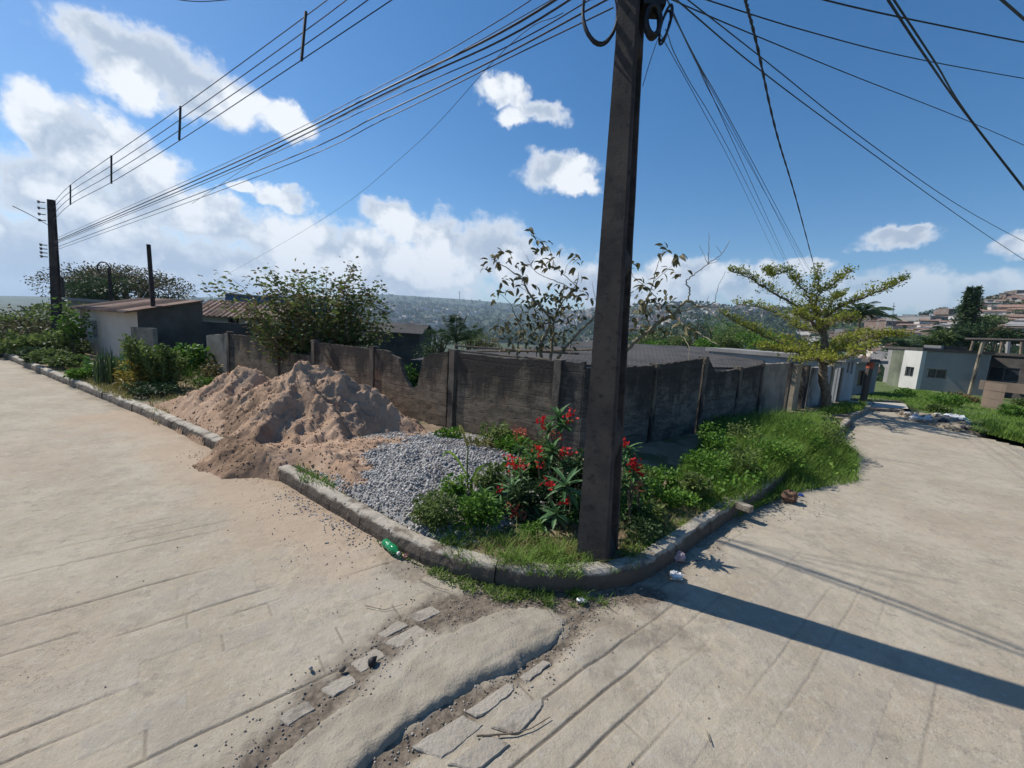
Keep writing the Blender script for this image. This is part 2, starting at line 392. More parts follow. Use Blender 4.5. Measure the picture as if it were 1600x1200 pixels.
crk = t.n('ShaderNodeTexVoronoi', feature='DISTANCE_TO_EDGE'); crk.inputs['Scale'].default_value = 1.7; t.l(t.vmath('ADD', P_, t.vmath('SCALE', t.noise(P_, 3, 5, .7, out=1))), crk.inputs['Vector'])
cm1 = t.math('MULTIPLY', t.rng(crk.outputs['Distance'], 0.012, 0.002), t.rng(t.noise(P_, 0.8, 4, .6), .50, .60))
base = t.mix(t.math('MULTIPLY', cm1, .6), base, (0.12, 0.10, 0.08))
base = t.mix(t.math('MULTIPLY', t.rng(t.noise(P_, 2.6, 8, 0.75), 0.50, 0.64), 0.5), base, (0.275, 0.24, 0.19))
base = t.mix(t.math('MULTIPLY', t.rng(t.noise(P_, 120, 3, 0.7), 0.66, 0.72), 0.6), base, (0.10, 0.085, 0.07))
base = t.mix(t.math('MULTIPLY', t.rng(t.noise(P_, 11, 7, 0.78), 0.54, 0.60), .38), base, (0.46, 0.42, 0.35))
base = t.mix(t.math('MULTIPLY', t.rng(t.noise(t.vmath('ADD', P_, (7, 3, 0)), 5.0, 8, 0.8), 0.56, 0.63), .5), base, (0.215, 0.185, 0.15))
strk = t.noise(t.vmath('MULTIPLY', P_, (1, 1, 1)), 38, 5, 0.7)
base = t.mix(t.math('MULTIPLY', t.rng(strk, 0.56, 0.70), 0.45), base, (0.24, 0.215, 0.18))
base = t.mix(t.math('MULTIPLY', t.rng(att(t, 'tone'), 0.3, 1.0), 0.22), base, (0.30, 0.29, 0.275))
base = t.mix(t.math('MULTIPLY', att(t, 'groove'), 0.9), base, (0.09, 0.075, 0.06))
dcol = t.mix(t.rng(t.noise(P_, 22, 6, 0.7), 0.35, 0.65), (0.085, 0.066, 0.048), (0.20, 0.158, 0.118))
base = t.mix(t.math('MULTIPLY', att(t, 'dirt'), 0.93), base, dcol)
base = t.mix(t.math('MULTIPLY', att(t, 'sandy'), 0.75), base, (0.41, 0.295, 0.20))
b = t.n('ShaderNodeBsdfPrincipled'); t.l(base, b.inputs['Base Color']); b.inputs['Roughness'].default_value = 0.93; b.inputs['Specular IOR Level'].default_value = 0.2
bp = t.n('ShaderNodeBump'); bp.inputs['Strength'].default_value = 0.8; bp.inputs['Distance'].default_value = 0.016
t.l(t.math('ADD', t.noise(P_, 14, 8, 0.7), t.math('MULTIPLY', t.noise(P_, 90, 4, 0.7), 0.35)), bp.inputs['Height']); t.l(bp.outputs[0], b.inputs['Normal'])
t.l(b.outputs[0], t.n('ShaderNodeOutputMaterial').inputs[0])

road = empty('road', kind='structure', label='pale dusty cement paved street wrapping round the corner')
# a fine sheet close to the camera, a coarser one beyond it and one behind
X, Y = polar(-0.98, 1.02, 1000, 1.35, 7.5, 560)
Z, G_, Dm, Tn = road_h(X, Y)
SANDY = [xy(gp(*p)) for p in [(330, 700), (420, 745), (300, 720)]]
def sandy_mask(x, y):
    d, _ = segdist(x, y, [xy(gp(200, 650)), xy(gp(330, 715)), xy(gp(430, 765)), xy(gp(560, 830))])
    return sstep(d+1.2*(fbm(x*1.5, y*1.5, 4, 40)-0.5), 1.1, 0.1)*0.8
AT = {'groove': G_.ravel(), 'dirt': Dm.ravel(), 'tone': Tn.ravel(), 'sandy': sandy_mask(X, Y).ravel()}
me = fastmesh('road_surface', np.stack([X, Y, Z], -1).reshape(-1, 3), gridfaces(*X.shape)[:, ::-1], m_road, AT, True)
link('road_surface', me, road)
def coarse(a0, a1, na, r0, r1, nr, clipf=None):
    X, Y = polar(a0, a1, na, r0, r1, nr); Z, G_, Dm, Tn = road_h(X, Y)
    Fm = gridfaces(*X.shape)
    if clipf is not None:
        cx = X.ravel()[Fm].mean(1); cy = Y.ravel()[Fm].mean(1); Fm = Fm[clipf(cx, cy)]
    V = np.stack([X, Y, Z], -1).reshape(-1, 3)
    A = {'groove': G_.ravel()*0, 'dirt': Dm.ravel(), 'tone': Tn.ravel()*0, 'sandy': sandy_mask(X, Y).ravel()}
    V, Fm, A = compact(V, Fm, A)
    return fastmesh('road_surface', V, Fm[:, ::-1], m_road, A, True)
RIGHT_EDGE = [xy(tp(*p)) for p in [(1416, 644), (1440, 655), (1480, 664), (1520, 680), (1560, 690), (1600, 700), (1680, 722)]]
_a = azel(1413, 644)[0]
def onroad(cx, cy):
    r = np.hypot(cx, cy); a = np.arctan2(cx, cy)
    # the right-hand street is bounded by its grass verge; past its end it drops out of sight
    P = [(-60, -30), (60, -30)]+[(RIGHT_EDGE[-1][0]+30, RIGHT_EDGE[-1][1]-4)]+RIGHT_EDGE[::-1]+[xy(tp(1416, 642)), xy(tp(1300, 642)), (4, 6), (-4, 7), (-30, 23), (-60, 46)]
    return inpoly(cx, cy, P)
link('road_surface', coarse(-1.5, 1.35, 420, 7.49, 60, 150, onroad), road)
link('road_surface', coarse(1.02, 2*math.pi-0.98, 260, 1.35, 7.5, 60), road)
link('road_surface', coarse(-math.pi, math.pi, 200, 0.02, 1.352, 30), road)

# ------------------------------------------------------------------ verge inside the kerb, bounded by the walls
CORNER = np.array([1.14, 6.45])
VERGE = [tuple(p) for p in KLINE]+[xy(D(1330, 640, 18.5)), tuple(WRa+WRd*14), tuple(CORNER), tuple(WLa+WLd*9), tuple(WLa+WLd*22)]
xs = np.arange(-28, 14, 0.07); ys = np.arange(2.8, 22, 0.07)
X, Y = np.meshgrid(xs, ys); ins = inpoly(X, Y, VERGE)
dk, _ = segdist(X, Y, [tuple(p) for p in KLINE])
Z = terrain(X, Y)+KH-0.03+0.06*(fbm(X*1.3, Y*1.3, 4, 50)-0.5)*sstep(dk, 0.1, 0.6)+0.015*(fbm(X*9, Y*9, 3, 51)-0.5)
ins &= dk > 0.05
cm = ins[:-1, :-1] & ins[1:, 1:] & ins[:-1, 1:] & ins[1:, :-1]
V, Fm, _ = compact(np.stack([X, Y, Z], -1).reshape(-1, 3), gridfaces(*X.shape, cm))
m_verge = mat('verge_soil', (0.20, 0.145, 0.095), (0.30, 0.225, 0.15), 3, 0.95, 0.9, 40, c3=(0.09, 0.10, 0.04), s3=1.6, t3=(0.47, 0.6))
tag(link('verge_ground', fastmesh('verge_ground', V, Fm, m_verge, smooth=True)), kind='structure')
def vz(x, y): return float(terrain(x, y))+KH-0.02

# right-hand grass verge ground beyond the street
P2 = RIGHT_EDGE+[xy(D(1800, 690, 22)), xy(D(1800, 640, 44)), xy(D(1500, 600, 46)), xy(D(1330, 615, 42)), xy(tp(1322, 626)), xy(tp(1415, 632))]
xs = np.arange(8, 60, 0.3); ys = np.arange(3, 46, 0.3); X, Y = np.meshgrid(xs, ys); ins = inpoly(X, Y, P2)
Z = terrain(X, Y)+0.05+0.15*fbm(X*0.8, Y*0.8, 3, 60)
cm = ins[:-1, :-1] & ins[1:, 1:] & ins[:-1, 1:] & ins[1:, :-1]
V, Fm, _ = compact(np.stack([X, Y, Z], -1).reshape(-1, 3), gridfaces(*X.shape, cm))
m_lawn = mat('rough_lawn', (0.07, 0.105, 0.03), (0.12, 0.15, 0.05), 2.0, 0.95, 0.8, 30, c3=(0.24, 0.19, 0.11), s3=0.6, t3=(0.6, 0.68))
tag(link('lawn', fastmesh('lawn', V, Fm, m_lawn, smooth=True)), kind='structure')
# the cross street at the foot of the slope
m_pale = mat('pale_cement', (0.40, 0.36, 0.30), (0.48, 0.44, 0.37), 1.5, 0.9, 0.3)
q = [tp(1318, 638), tp(1300, 628), tp(1414, 633), tp(1419, 641.5)]
mb = MB()
A0, A1, B1, B0 = [np.array(p[:2]) for p in q]
VV = []; 
for j in range(8):
    for i in range(24):
        p = (A0*(1-j/7)+A1*(j/7))*(1-i/23)+(B0*(1-j/7)+B1*(j/7))*(i/23); VV.append((p[0], p[1], float(terrain(p[0], p[1]))+0.07))
mb.add(VV, gridfaces(8, 24)[:, ::-1]); mb.build('cross_street', m_pale, smooth=True, kind='structure')

# ------------------------------------------------------------------ kerb: cast stones on the straight, poured curve at the corner
m_kerb = mat('kerb_concrete', (0.33, 0.29, 0.23), (0.43, 0.38, 0.31), 4, 0.92, 0.7, 40, c3=(0.16, 0.13, 0.10), s3=5, t3=(0.50, 0.64))
def soil_shade(m, dirt=(0.085, 0.066, 0.05)):
    """soil splash plus painted-in shade, darkening the street face of the kerb"""
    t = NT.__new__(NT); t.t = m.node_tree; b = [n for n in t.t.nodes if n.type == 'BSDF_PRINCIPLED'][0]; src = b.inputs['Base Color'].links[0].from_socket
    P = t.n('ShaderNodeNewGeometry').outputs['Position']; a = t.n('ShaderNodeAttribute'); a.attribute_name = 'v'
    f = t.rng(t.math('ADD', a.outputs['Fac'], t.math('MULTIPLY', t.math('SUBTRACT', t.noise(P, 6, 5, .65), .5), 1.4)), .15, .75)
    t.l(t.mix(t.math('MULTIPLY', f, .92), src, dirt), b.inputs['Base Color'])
m_kerbl = mat('limewashed_kerb', (0.50, 0.46, 0.38), (0.36, 0.31, 0.24), 3, 0.92, 0.6, 40, c3=(0.20, 0.16, 0.11), s3=4, t3=(0.54, 0.68))
soil_shade(m_kerb); soil_shade(m_kerbl, (0.17, 0.14, 0.105))  # soil splash, with the street face's shade painted into the same dark tone
kerb = empty('kerb', kind='structure', label='low concrete kerb curving round the planted corner')
def resample(P, step):
    P = np.array(P, float); s = np.r_[0, np.cumsum(np.linalg.norm(np.diff(P, axis=0), axis=1))]
    n = int(s[-1]/step); q = np.linspace(0, s[-1], n+1)
    return np.stack([np.interp(q, s, P[:, i]) for i in range(P.shape[1])], 1), q
def kerb_stone(P, m, seed, w=0.16, h=KH):
    P = np.array(P, float); T = np.gradient(P, axis=0); T /= np.linalg.norm(T, axis=1)[:, None]
    N = np.stack([-T[:, 1], T[:, 0]], 1)   # towards the verge (left of the walking direction)
    prof = [(0.0, -0.06), (-0.004, h*0.35), (0.006, h*0.72), (0.014, h-0.025), (0.034, h-0.004), (w*0.5, h+0.003), (w-0.02, h-0.002), (w, h-0.03), (w, -0.05)]
    V = []
    for i, (p, n) in enumerate(zip(P, N)):
        z0 = float(terrain(p[0], p[1]))
        for k, (o, z) in enumerate(prof):
            e = 0.034*(fbm(i*0.35+seed*9.1, k*0.45+seed, 4, 70, .65)-0.5) + (0.06*max(0, vn(i*0.5+seed*3.7, 0.3, 71)-0.72) if k in (3, 4) else 0)
            V.append((p[0]+n[0]*(o+e), p[1]+n[1]*(o+e), z0+z+(0.5*e if k > 1 else 0)-(0.05*max(0, vn(i*0.45+seed*5.1, 9, 72)-0.75) if 2 < k < 6 else 0)))
    k = len(prof); n = len(P)
    F = [(i*k+j, i*k+j+1, (i+1)*k+j+1, (i+1)*k+j) for i in range(n-1) for j in range(k-1)]
    F += [tuple(range(k))[::-1], tuple(range((n-1)*k, n*k))]
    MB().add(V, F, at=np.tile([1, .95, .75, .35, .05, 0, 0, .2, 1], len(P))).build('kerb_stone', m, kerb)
KP, KS = resample(KLINE, 0.05)
def kpar(px, py):
    g = gp(px, py)[:2]; return KS[int(np.argmin(np.hypot(KP[:, 0]-g[0], KP[:, 1]-g[1])))]
cuts = list(np.arange(0, kpar(560, 826)-0.4, 0.93))+[kpar(560, 826), kpar(655, 878), kpar(770, 914), kpar(905, 925), kpar(990, 911), kpar(1052, 876), kpar(1110, 834)]+list(np.arange(kpar(1110, 834)+1, KS[-1], 1.0))
s_left = kpar(262, 668)
for i, (a, b) in enumerate(zip(cuts[:-1], cuts[1:])):
    q_ = np.linspace(a+.004, b-.004, max(4, int((b-a)/.05))); PP = np.stack([np.interp(q_, KS, KP[:, 0]), np.interp(q_, KS, KP[:, 1])], 1)
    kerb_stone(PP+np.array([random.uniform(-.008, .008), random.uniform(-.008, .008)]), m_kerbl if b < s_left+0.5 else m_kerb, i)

# second kerb: the little verge under the tree and the cross street edge
def small_kerb(pts, wd=0.15, h=0.13, name='kerb_stone', m=m_kerb):
    P, _ = resample(pts, 0.35)
    V = []; 
    for i, p in enumerate(P):
        T = P[min(i+1, len(P)-1)]-P[max(i-1, 0)]; T /= np.linalg.norm(T); n = np.array([-T[1], T[0]]); z = float(terrain(p[0], p[1]))
        for o, zz in ((0, -0.05), (0.01, h), (wd, h+0.005), (wd, -0.05)): V.append((p[0]+n[0]*o, p[1]+n[1]*o, z+zz+random.uniform(-.01, .01)))
    F = [(i*4+j, i*4+j+1, (i+1)*4+j+1, (i+1)*4+j) for i in range(len(P)-1) for j in range(3)]+[(3, 2, 1, 0), tuple(range(len(P)*4-4, len(P)*4))]
    MB().add(V, F).build(name, m, kerb)
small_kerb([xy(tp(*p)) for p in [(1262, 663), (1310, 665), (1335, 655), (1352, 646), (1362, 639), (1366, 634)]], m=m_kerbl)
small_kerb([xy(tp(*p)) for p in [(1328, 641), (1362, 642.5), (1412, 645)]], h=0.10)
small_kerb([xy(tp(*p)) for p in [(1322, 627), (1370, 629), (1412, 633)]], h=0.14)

# ------------------------------------------------------------------ block and slab walls
def wallmat(name, a, b, rust, dark, ztop, amount):
    m = bpy.data.materials.new(name); m.use_nodes = True; t = NT(m.node_tree); P = t.n('ShaderNodeNewGeometry').outputs['Position']
    H_ = t.vmath('MULTIPLY', P, (1, 1, 3.2)); sz = t.n('ShaderNodeSeparateXYZ'); t.l(P, sz.inputs[0])
    c = t.mix(t.rng(t.noise(H_, 2.6, 9, .72), .38, .62), a, b)
    c = t.mix(t.math('MULTIPLY', t.rng(t.noise(P, 1.15, 6, .7), .53, .64), .75), c, rust)
    c = t.mix(t.math('MULTIPLY', t.rng(t.noise(H_, 7, 8, .75), .52, .62), .7), c, tuple(q*.45 for q in a))
    h = t.math('ADD', sz.outputs[2], t.math('MULTIPLY', t.math('SUBTRACT', t.noise(t.vmath('MULTIPLY', P, (1.6, 1.6, .5)), 1.3, 8, .7), .5), 3.4))
    c = t.mix(t.math('MULTIPLY', t.rng(h, ztop-.75, ztop+.05), amount), c, dark)
    c = t.mix(t.math('MULTIPLY', t.rng(t.noise(P, 26, 6, .75), .60, .68), .5), c, (.30, .25, .19))
    zz = t.math('ADD', sz.outputs[2], t.math('MULTIPLY', t.noise(P, 2.5, 3), .05)); fr = t.math('ABSOLUTE', t.math('SUBTRACT', t.math('FRACT', t.math('DIVIDE', zz, .24)), .5))
    ln = t.math('MULTIPLY', t.rng(fr, .055, .01), t.rng(t.noise(P, 1.9, 5, .7), .42, .58)); c = t.mix(t.math('MULTIPLY', ln, .55), c, dark)
    bs = t.n('ShaderNodeBsdfPrincipled'); t.l(c, bs.inputs['Base Color']); bs.inputs['Roughness'].default_value = .95; bs.inputs['Specular IOR Level'].default_value = .15
    bp = t.n('ShaderNodeBump'); bp.inputs['Strength'].default_value = .8; bp.inputs['Distance'].default_value = .02
    t.l(t.math('SUBTRACT', t.noise(P, 18, 9, .75), t.math('MULTIPLY', ln, .5)), bp.inputs['Height']); t.l(bp.outputs[0], bs.inputs['Normal']); t.l(bs.outputs[0], t.n('ShaderNodeOutputMaterial').inputs[0]); return m
m_wall = wallmat('mildewed_concrete', (0.150, 0.118, 0.084), (0.265, 0.205, 0.145), (0.32, 0.20, 0.115), (0.038, 0.034, 0.032), 1.35, .88)
m_wallr = wallmat('blackened_concrete', (0.095, 0.082, 0.070), (0.20, 0.172, 0.142), (0.26, 0.215, 0.17), (0.042, 0.038, 0.035), 1.45, .85)
m_wallw = mat('whitened_lit_concrete', (0.30, 0.265, 0.215), (0.19, 0.165, 0.13), 2.0, 0.95, 0.6, 26, c3=(0.07, 0.065, 0.06), s3=1.4, t3=(0.5, 0.64), streak=True)
m_post = mat('concrete_post', (0.11, 0.09, 0.07), (0.17, 0.14, 0.11), 5, 0.95, 0.8, 30, c3=(0.025, 0.022, 0.022), s3=2.5, t3=(0.45, 0.6), streak=True)
m_postc = mat('cream_post', (0.36, 0.30, 0.21), (0.26, 0.21, 0.15), 4, 0.95, 0.6, 30, c3=(0.07, 0.06, 0.05), s3=2.0, t3=(0.52, 0.66), streak=True)
def wall_panel(par, A, d, s0, s1, tops, m, off=0.0, th=0.09, zb=-0.15, seed=0, rough_top=0.012):
    """tops: list of (s, z) along the line. A slab with a broken, irregular top edge"""
    nn = np.array([d[1], -d[0]])
    if nn@(-A) < 0: nn = -nn
    n = max(6, int((s1-s0)/0.06)); rows = 6
    S_ = np.linspace(s0, s1, n); ts = np.array([q[0] for q in tops]); tz = np.array([q[1] for q in tops]); o = np.argsort(ts)
    V = []; 
    for side in (0, 1):
        for i, s in enumerate(S_):
            zt = np.interp(s, ts[o], tz[o])+rough_top*(random.random()-0.5)*2*(side == 0)
            if side == 1: zt = V[i*rows+rows-1][2]
            p0 = A+d*s; zg = float(terrain(*p0))+zb
            for k in range(rows):
                z = zg+(zt-zg)*k/(rows-1); e = 0.012*(fbm(s*3+seed, z*3, 3, 80)-0.5) if side == 0 else 0
                p = p0+nn*(off+e if side == 0 else off-th); V.append((p[0], p[1], z))
    N = n*rows; F = []
    for side in (0, 1):
        for i in range(n-1):
            for k in range(rows-1):
                a = side*N+i*rows+k; q = (a, a+rows, a+rows+1, a+1); F.append(q if side == 0 else q[::-1])
    for i in range(n-1): a = i*rows+rows-1; F.append((a, a+rows, N+a+rows, N+a))
    for k in range(rows-1):
        F.append((k, k+1, N+k+1, N+k)); a = (n-1)*rows+k; F.append((a+1, a, N+a, N+a+1))
    return MB().add(V, F).build('wall_panel', m, par)
def wall_post(par, A, d, s, z, m, w=0.13, off=0.035, depth=0.17, seed=0):
    nn = np.array([d[1], -d[0]])
    if nn@(-A) < 0: nn = -nn
    p = A+d*s; zg = float(terrain(*p))-0.15
    mb = MB(); V = []; n = 9
    for k in range(n):
        zz = zg+(z-zg)*k/(n-1)
        for a, b_ in ((-w/2, off), (w/2, off), (w/2, off-depth), (-w/2, off-depth)):
            e = 0.010*(random.random()-0.5); q = p+d*(a+e)+nn*(b_+e); V.append((q[0], q[1], zz))
    F = [(k*4+j, k*4+(j+1) % 4, k*4+4+(j+1) % 4, k*4+4+j) for k in range(n-1) for j in range(4)]+[(0, 3, 2, 1), (n*4-4, n*4-3, n*4-2, n*4-1)]
    return mb.add(V, F).build('wall_post', m, par)
def sline(px, py, A, d):
    p = on_line(px, py, A, d); return float((p[:2]-A)@d), float(p[2])
left_wall = empty('concrete_wall', (0, 0, 0), label='mildewed brown slab wall behind the sand heaps, broken by a V-shaped gap', cat='wall')
LW = [  # (x0, x1, tops)
    ([(322, 524), (355, 521)], m_wallw), ([(358, 522), (430, 529)], m_wall), ([(437, 549), (488, 556)], m_wall),  # end panel takes paler concrete: the sunlight on it is put into the colour
    ([(493, 535), (578, 545)], m_wall), ([(586, 546), (606, 548), (612, 556), (622, 558), (630, 585), (641, 607), (652, 604), (660, 560), (676, 552), (700, 549)], m_wall),
    ([(717, 551), (790, 560), (868, 564)], m_wall), ([(878, 566), (912, 566)], m_wallr)]
for i, (tp_, m_) in enumerate(LW):
    tt = [sline(x, y, WLa, WLd) for x, y in tp_]
    if i == 6: tt[1] = (float((CORNER-WLa)@WLd)+0.02, tt[1][1])
    wall_panel(left_wall, WLa, WLd, min(q[0] for q in tt), max(q[0] for q in tt), tt, m_, seed=i*5.3)
for x, y in [(356.5, 518), (433, 528), (490, 531), (582, 541), (708, 546), (873, 562)]:
    s_, z_ = sline(x, y, WLa, WLd); wall_post(left_wall, WLa, WLd, s_, z_, m_post)
# a thin coping of mortar, broken, lies along some tops
right_wall = empty('concrete_wall', (0, 0, 0), label='blackened tall slab wall running down the right street behind the green weeds', cat='wall')
RW = [([(905, 577), (1023, 571)], m_wallr), ([(1031, 570), (1099, 560)], m_wallr), ([(1108, 560), (1119, 582), (1155, 577)], m_wallr),
      ([(1160, 576), (1191, 570)], m_wallr), ([(1195, 569), (1234, 567)], m_wallw)]
for i, (tp_, m_) in enumerate(RW):
    tt = [sline(x, y, WRa, WRd) for x, y in tp_]
    if i == 0: tt[0] = (float((CORNER-WRa)@WRd)+0.0, tt[0][1])
    wall_panel(right_wall, WRa, WRd, min(q[0] for q in tt), max(q[0] for q in tt), tt, m_, seed=30+i*4.1)
for x, y, m_, w_ in [(1027, 568, m_post, .12), (1103.5, 557, m_post, .13), (1157.5, 573, m_post, .12), (1193, 568, m_post, .10), (1237, 566, m_post, .14), (1249, 570, m_postc, .42), (1263, 571, m_post, .30)]:
    s_, z_ = sline(x, y, WRa, WRd); wall_post(right_wall, WRa, WRd, s_, z_, m_, w=w_)
# the white-washed wall beyond the posts, with a small house front on the same line
s0, z0 = sline(1268, 575, WRa, WRd); s1, z1 = sline(1301, 572, WRa, WRd)
low = empty('garden_wall', label='grey and white garden wall behind the tiered tree trunk', cat='wall')
m_wwall = mat('white_wash', (0.44, 0.42, 0.38), (0.32, 0.305, 0.28), 2, 0.9, 0.3, 30, c3=(0.10, 0.10, 0.10), s3=0.9, t3=(0.50, 0.58), streak=True)
wall_panel(low, WRa, WRd, s0, s1, [(s0, z0), (s1, z1)], m_wwall, seed=90)
wall_post(low, WRa, WRd, s1+0.12, z1+0.1, m_postc, w=0.22)

# ------------------------------------------------------------------ generic building
def unit(v): v = np.array(v, float); return v/np.linalg.norm(v)
m_brickw = mat('bare_brick', (0.21, 0.135, 0.10), (0.16, 0.105, 0.08), 2, 0.95, 0.3, c3=(0.20, 0.18, 0.155), s3=0.35, t3=(.45, .6))
m_tile = mat('old_clay_tile', (0.20, 0.12, 0.085), (0.30, 0.20, 0.15), 1.2, 0.95, 0.3, c3=(0.08, 0.07, 0.06), s3=1.0)
m_slab = mat('grey_roof_slab', (0.22, 0.21, 0.20), (0.30, 0.29, 0.27), 0.8, 0.9, 0.3)
m_cream = mat('cream_plaster', (0.50, 0.43, 0.36), (0.56, 0.49, 0.41), 1.2, 0.9, 0.2, c3=(0.28, 0.22, 0.17), s3=0.9, t3=(0.64, 0.72))
m_white = mat('white_plaster', (0.56, 0.54, 0.50), (0.46, 0.44, 0.41), 0.6, 0.9, 0.1)
m_greyp = mat('grey_plaster', (0.22, 0.21, 0.20), (0.29, 0.28, 0.265), 0.7, 0.92, 0.3, c3=(0.13, 0.13, 0.13), s3=0.5)
m_darkw = mat('soot_dark_wall', (0.050, 0.045, 0.042), (0.085, 0.075, 0.066), 1.5, 0.95, 0.5, 12, c3=(0.11, 0.09, 0.075), s3=0.8, t3=(0.62, 0.7))
m_brownw = mat('brown_render', (0.19, 0.14, 0.105), (0.13, 0.10, 0.08), 1.0, 0.95, 0.3)
m_blue = mat('blue_plaster', (0.055, 0.14, 0.27), (0.04, 0.10, 0.20), 1.0, 0.9, 0.2)
m_wood = mat('grey_timber', (0.16, 0.12, 0.085), (0.26, 0.20, 0.14), 4, 0.9, 0.5)
def quadface(p0, p1, u0, u1, z0, z1, out, th, off):
    """box hung on the wall line p0-p1 between fractions u0..u1"""
    a = p0+(p1-p0)*u0; b_ = p0+(p1-p0)*u1; V = []
    for z in (z0, z1):
        for q in (a, b_):
            for o in (off, off+th): V.append((q[0]+out[0]*o, q[1]+out[1]*o, z))
    return V, [(0, 2, 3, 1), (4, 5, 7, 6), (0, 1, 5, 4), (2, 6, 7, 3), (0, 4, 6, 2), (1, 3, 7, 5)]
def wall_with_holes(mb, p0, p1, z0, z1, holes, out, depth=0.12):
    """front face with real recessed openings. holes: (u0,u1,za,zb)"""
    us = sorted({0., 1., *[h[0] for h in holes], *[h[1] for h in holes]}); zs = sorted({z0, z1, *[h[2] for h in holes], *[h[3] for h in holes]})
    def P(u, z, o=0.0): q = p0+(p1-p0)*u; return (q[0]-out[0]*o, q[1]-out[1]*o, z)
    for i in range(len(us)-1):
        for k in range(len(zs)-1):
            uc = (us[i]+us[i+1])/2; zc = (zs[k]+zs[k+1])/2
            if any(h[0] < uc < h[1] and h[2] < zc < h[3] for h in holes): continue
            mb.add([P(us[i], zs[k]), P(us[i+1], zs[k]), P(us[i+1], zs[k+1]), P(us[i], zs[k+1])], [(0, 1, 2, 3)])
    for (a, b_, c, d_) in holes:
        q = [P(a, c), P(b_, c), P(b_, d_), P(a, d_)]; r = [P(a, c, depth), P(b_, c, depth), P(b_, d_, depth), P(a, d_, depth)]
        mb.add(q+r, [(0, 4, 5, 1), (1, 5, 6, 2), (2, 6, 7, 3), (3, 7, 4, 0)])
def house(name, label, cat, p0, p1, z0, z1, depth, mw, windows=(), doors=(), roof='flat', mr=None, group=None, eave=0.25, rise=0.8, wmat=None, side=None):
    """p0 left, p1 right end of the front seen from the street (plan), depth away from the camera"""
    p0 = np.array(p0[:2], float); p1 = np.array(p1[:2], float); d = unit(p1-p0); nn = np.array([-d[1], d[0]])
    if nn@(p0+p1) < 0: nn = -nn
    out = -nn; L = np.linalg.norm(p1-p0)
    root = empty(name, (*((p0+p1)/2), z0), label=label, cat=cat, group=group)
    inv = np.array([*((p0+p1)/2), z0])
    def loc(mb): mb.v = [v-inv for v in mb.v]; return mb
    H_ = z1-z0; holes = []
    for (u, v, w_, h_) in windows: holes.append((u-w_/2/L, u+w_/2/L, z0+v-h_/2, z0+v+h_/2))
    for (u, w_, h_) in doors: holes.append((u-w_/2/L, u+w_/2/L, z0+0.02, z0+h_))
    mb = MB(); wall_with_holes(mb, p0, p1, z0, z1, holes, out)
    a, b_, c, e = p0, p1, p1+nn*depth, p0+nn*depth
    mb.add([(*b_, z0), (*c, z0), (*c, z1), (*b_, z1), (*e, z0), (*a, z0), (*a, z1), (*e, z1)], [(0, 1, 2, 3), (4, 5, 6, 7), (1, 4, 7, 2), (2, 7, 6, 3)])
    if roof == 'gable':   # gables on the short sides, ridge along the front
        zc = z1+rise; m0 = (a+e)/2; m1 = (b_+c)/2
        mb.add([(*a, z1), (*e, z1), (*m0, zc), (*b_, z1), (*c, z1), (*m1, zc)], [(0, 2, 1), (3, 4, 5)])
    loc(mb).build('wall', mw, root)
    mr = mr or (m_tile if roof != 'flat' else m_slab)
    if roof == 'flat':
        mb = MB(); q = [a-d*eave+out*eave, b_+d*eave+out*eave, c+d*eave-out*eave, e-d*eave-out*eave]
        mb.add([(*x, z1+0.005) for x in q]+[(*x, z1+0.16) for x in q], [(3, 2, 1, 0), (4, 5, 6, 7), (0, 1, 5, 4), (1, 2, 6, 5), (2, 3, 7, 6), (3, 0, 4, 7)])
        loc(mb).build('roof', mr, root)
    elif roof == 'shed':
        mb = MB(); q = [a-d*eave+out*eave, b_+d*eave+out*eave, c+d*eave, e-d*eave]; zz = [z1+.01, z1+.01, z1+rise, z1+rise]
        mb.add([(*x, z) for x, z in zip(q, zz)]+[(*x, z+.1) for x, z in zip(q, zz)], [(3, 2, 1, 0), (4, 5, 6, 7), (0, 1, 5, 4), (1, 2, 6, 5), (2, 3, 7, 6), (3, 0, 4, 7)])
        loc(mb).build('roof', mr, root)
    else:
        m0 = (a+e)/2-d*eave; m1 = (b_+c)/2+d*eave; zc = z1+rise; sl_ = rise/(depth/2)
        f0 = a-d*eave+out*eave; f1 = b_+d*eave+out*eave; g0 = e-d*eave-out*eave; g1 = c+d*eave-out*eave; ze = z1-eave*sl_
        mb = MB(); q = [(*f0, ze+.02), (*f1, ze+.02), (*m1, zc+.02), (*m0, zc+.02), (*g1, ze+.02), (*g0, ze+.02)]
        mb.add(q+[(x, y, z+.09) for x, y, z in q], [(0, 3, 2, 1), (3, 5, 4, 2), (6, 7, 8, 9), (9, 8, 10, 11), (0, 1, 7, 6), (4, 5, 11, 10), (1, 2, 8, 7), (2, 4, 10, 8), (5, 3, 9, 11), (3, 0, 6, 9)])
        loc(mb).build('roof', mr, root)
    for k, (u0, u1, za, zb) in enumerate(holes):
        isd = k >= len(windows); ins = 0.012 if not isd else 0.0
        mb = MB()
        t_ = 0.05/L
        for (ua, ub, zc_, zd) in ((u0, u1, za, za+.05), (u0, u1, zb-.05, zb), (u0, u0+t_, za+.052, zb-.052), (u1-t_, u1, za+.052, zb-.052), ((u0+u1)/2-t_/2, (u0+u1)/2+t_/2, za+.052, zb-.052)):
            mb.add(*quadface(p0, p1, ua, ub, zc_, zd, out, 0.04, -0.09))
        f = loc(mb).build('door' if isd else 'window', m_wood if isd else (wmat or m_steel), root)
        mb = MB().add(*quadface(p0, p1, u0+.001, u1-.001, za+.01, zb-.01, out, 0.015, -0.115))
        loc(mb).build('pane', m_darkw if isd else m_glass, f)
    return root

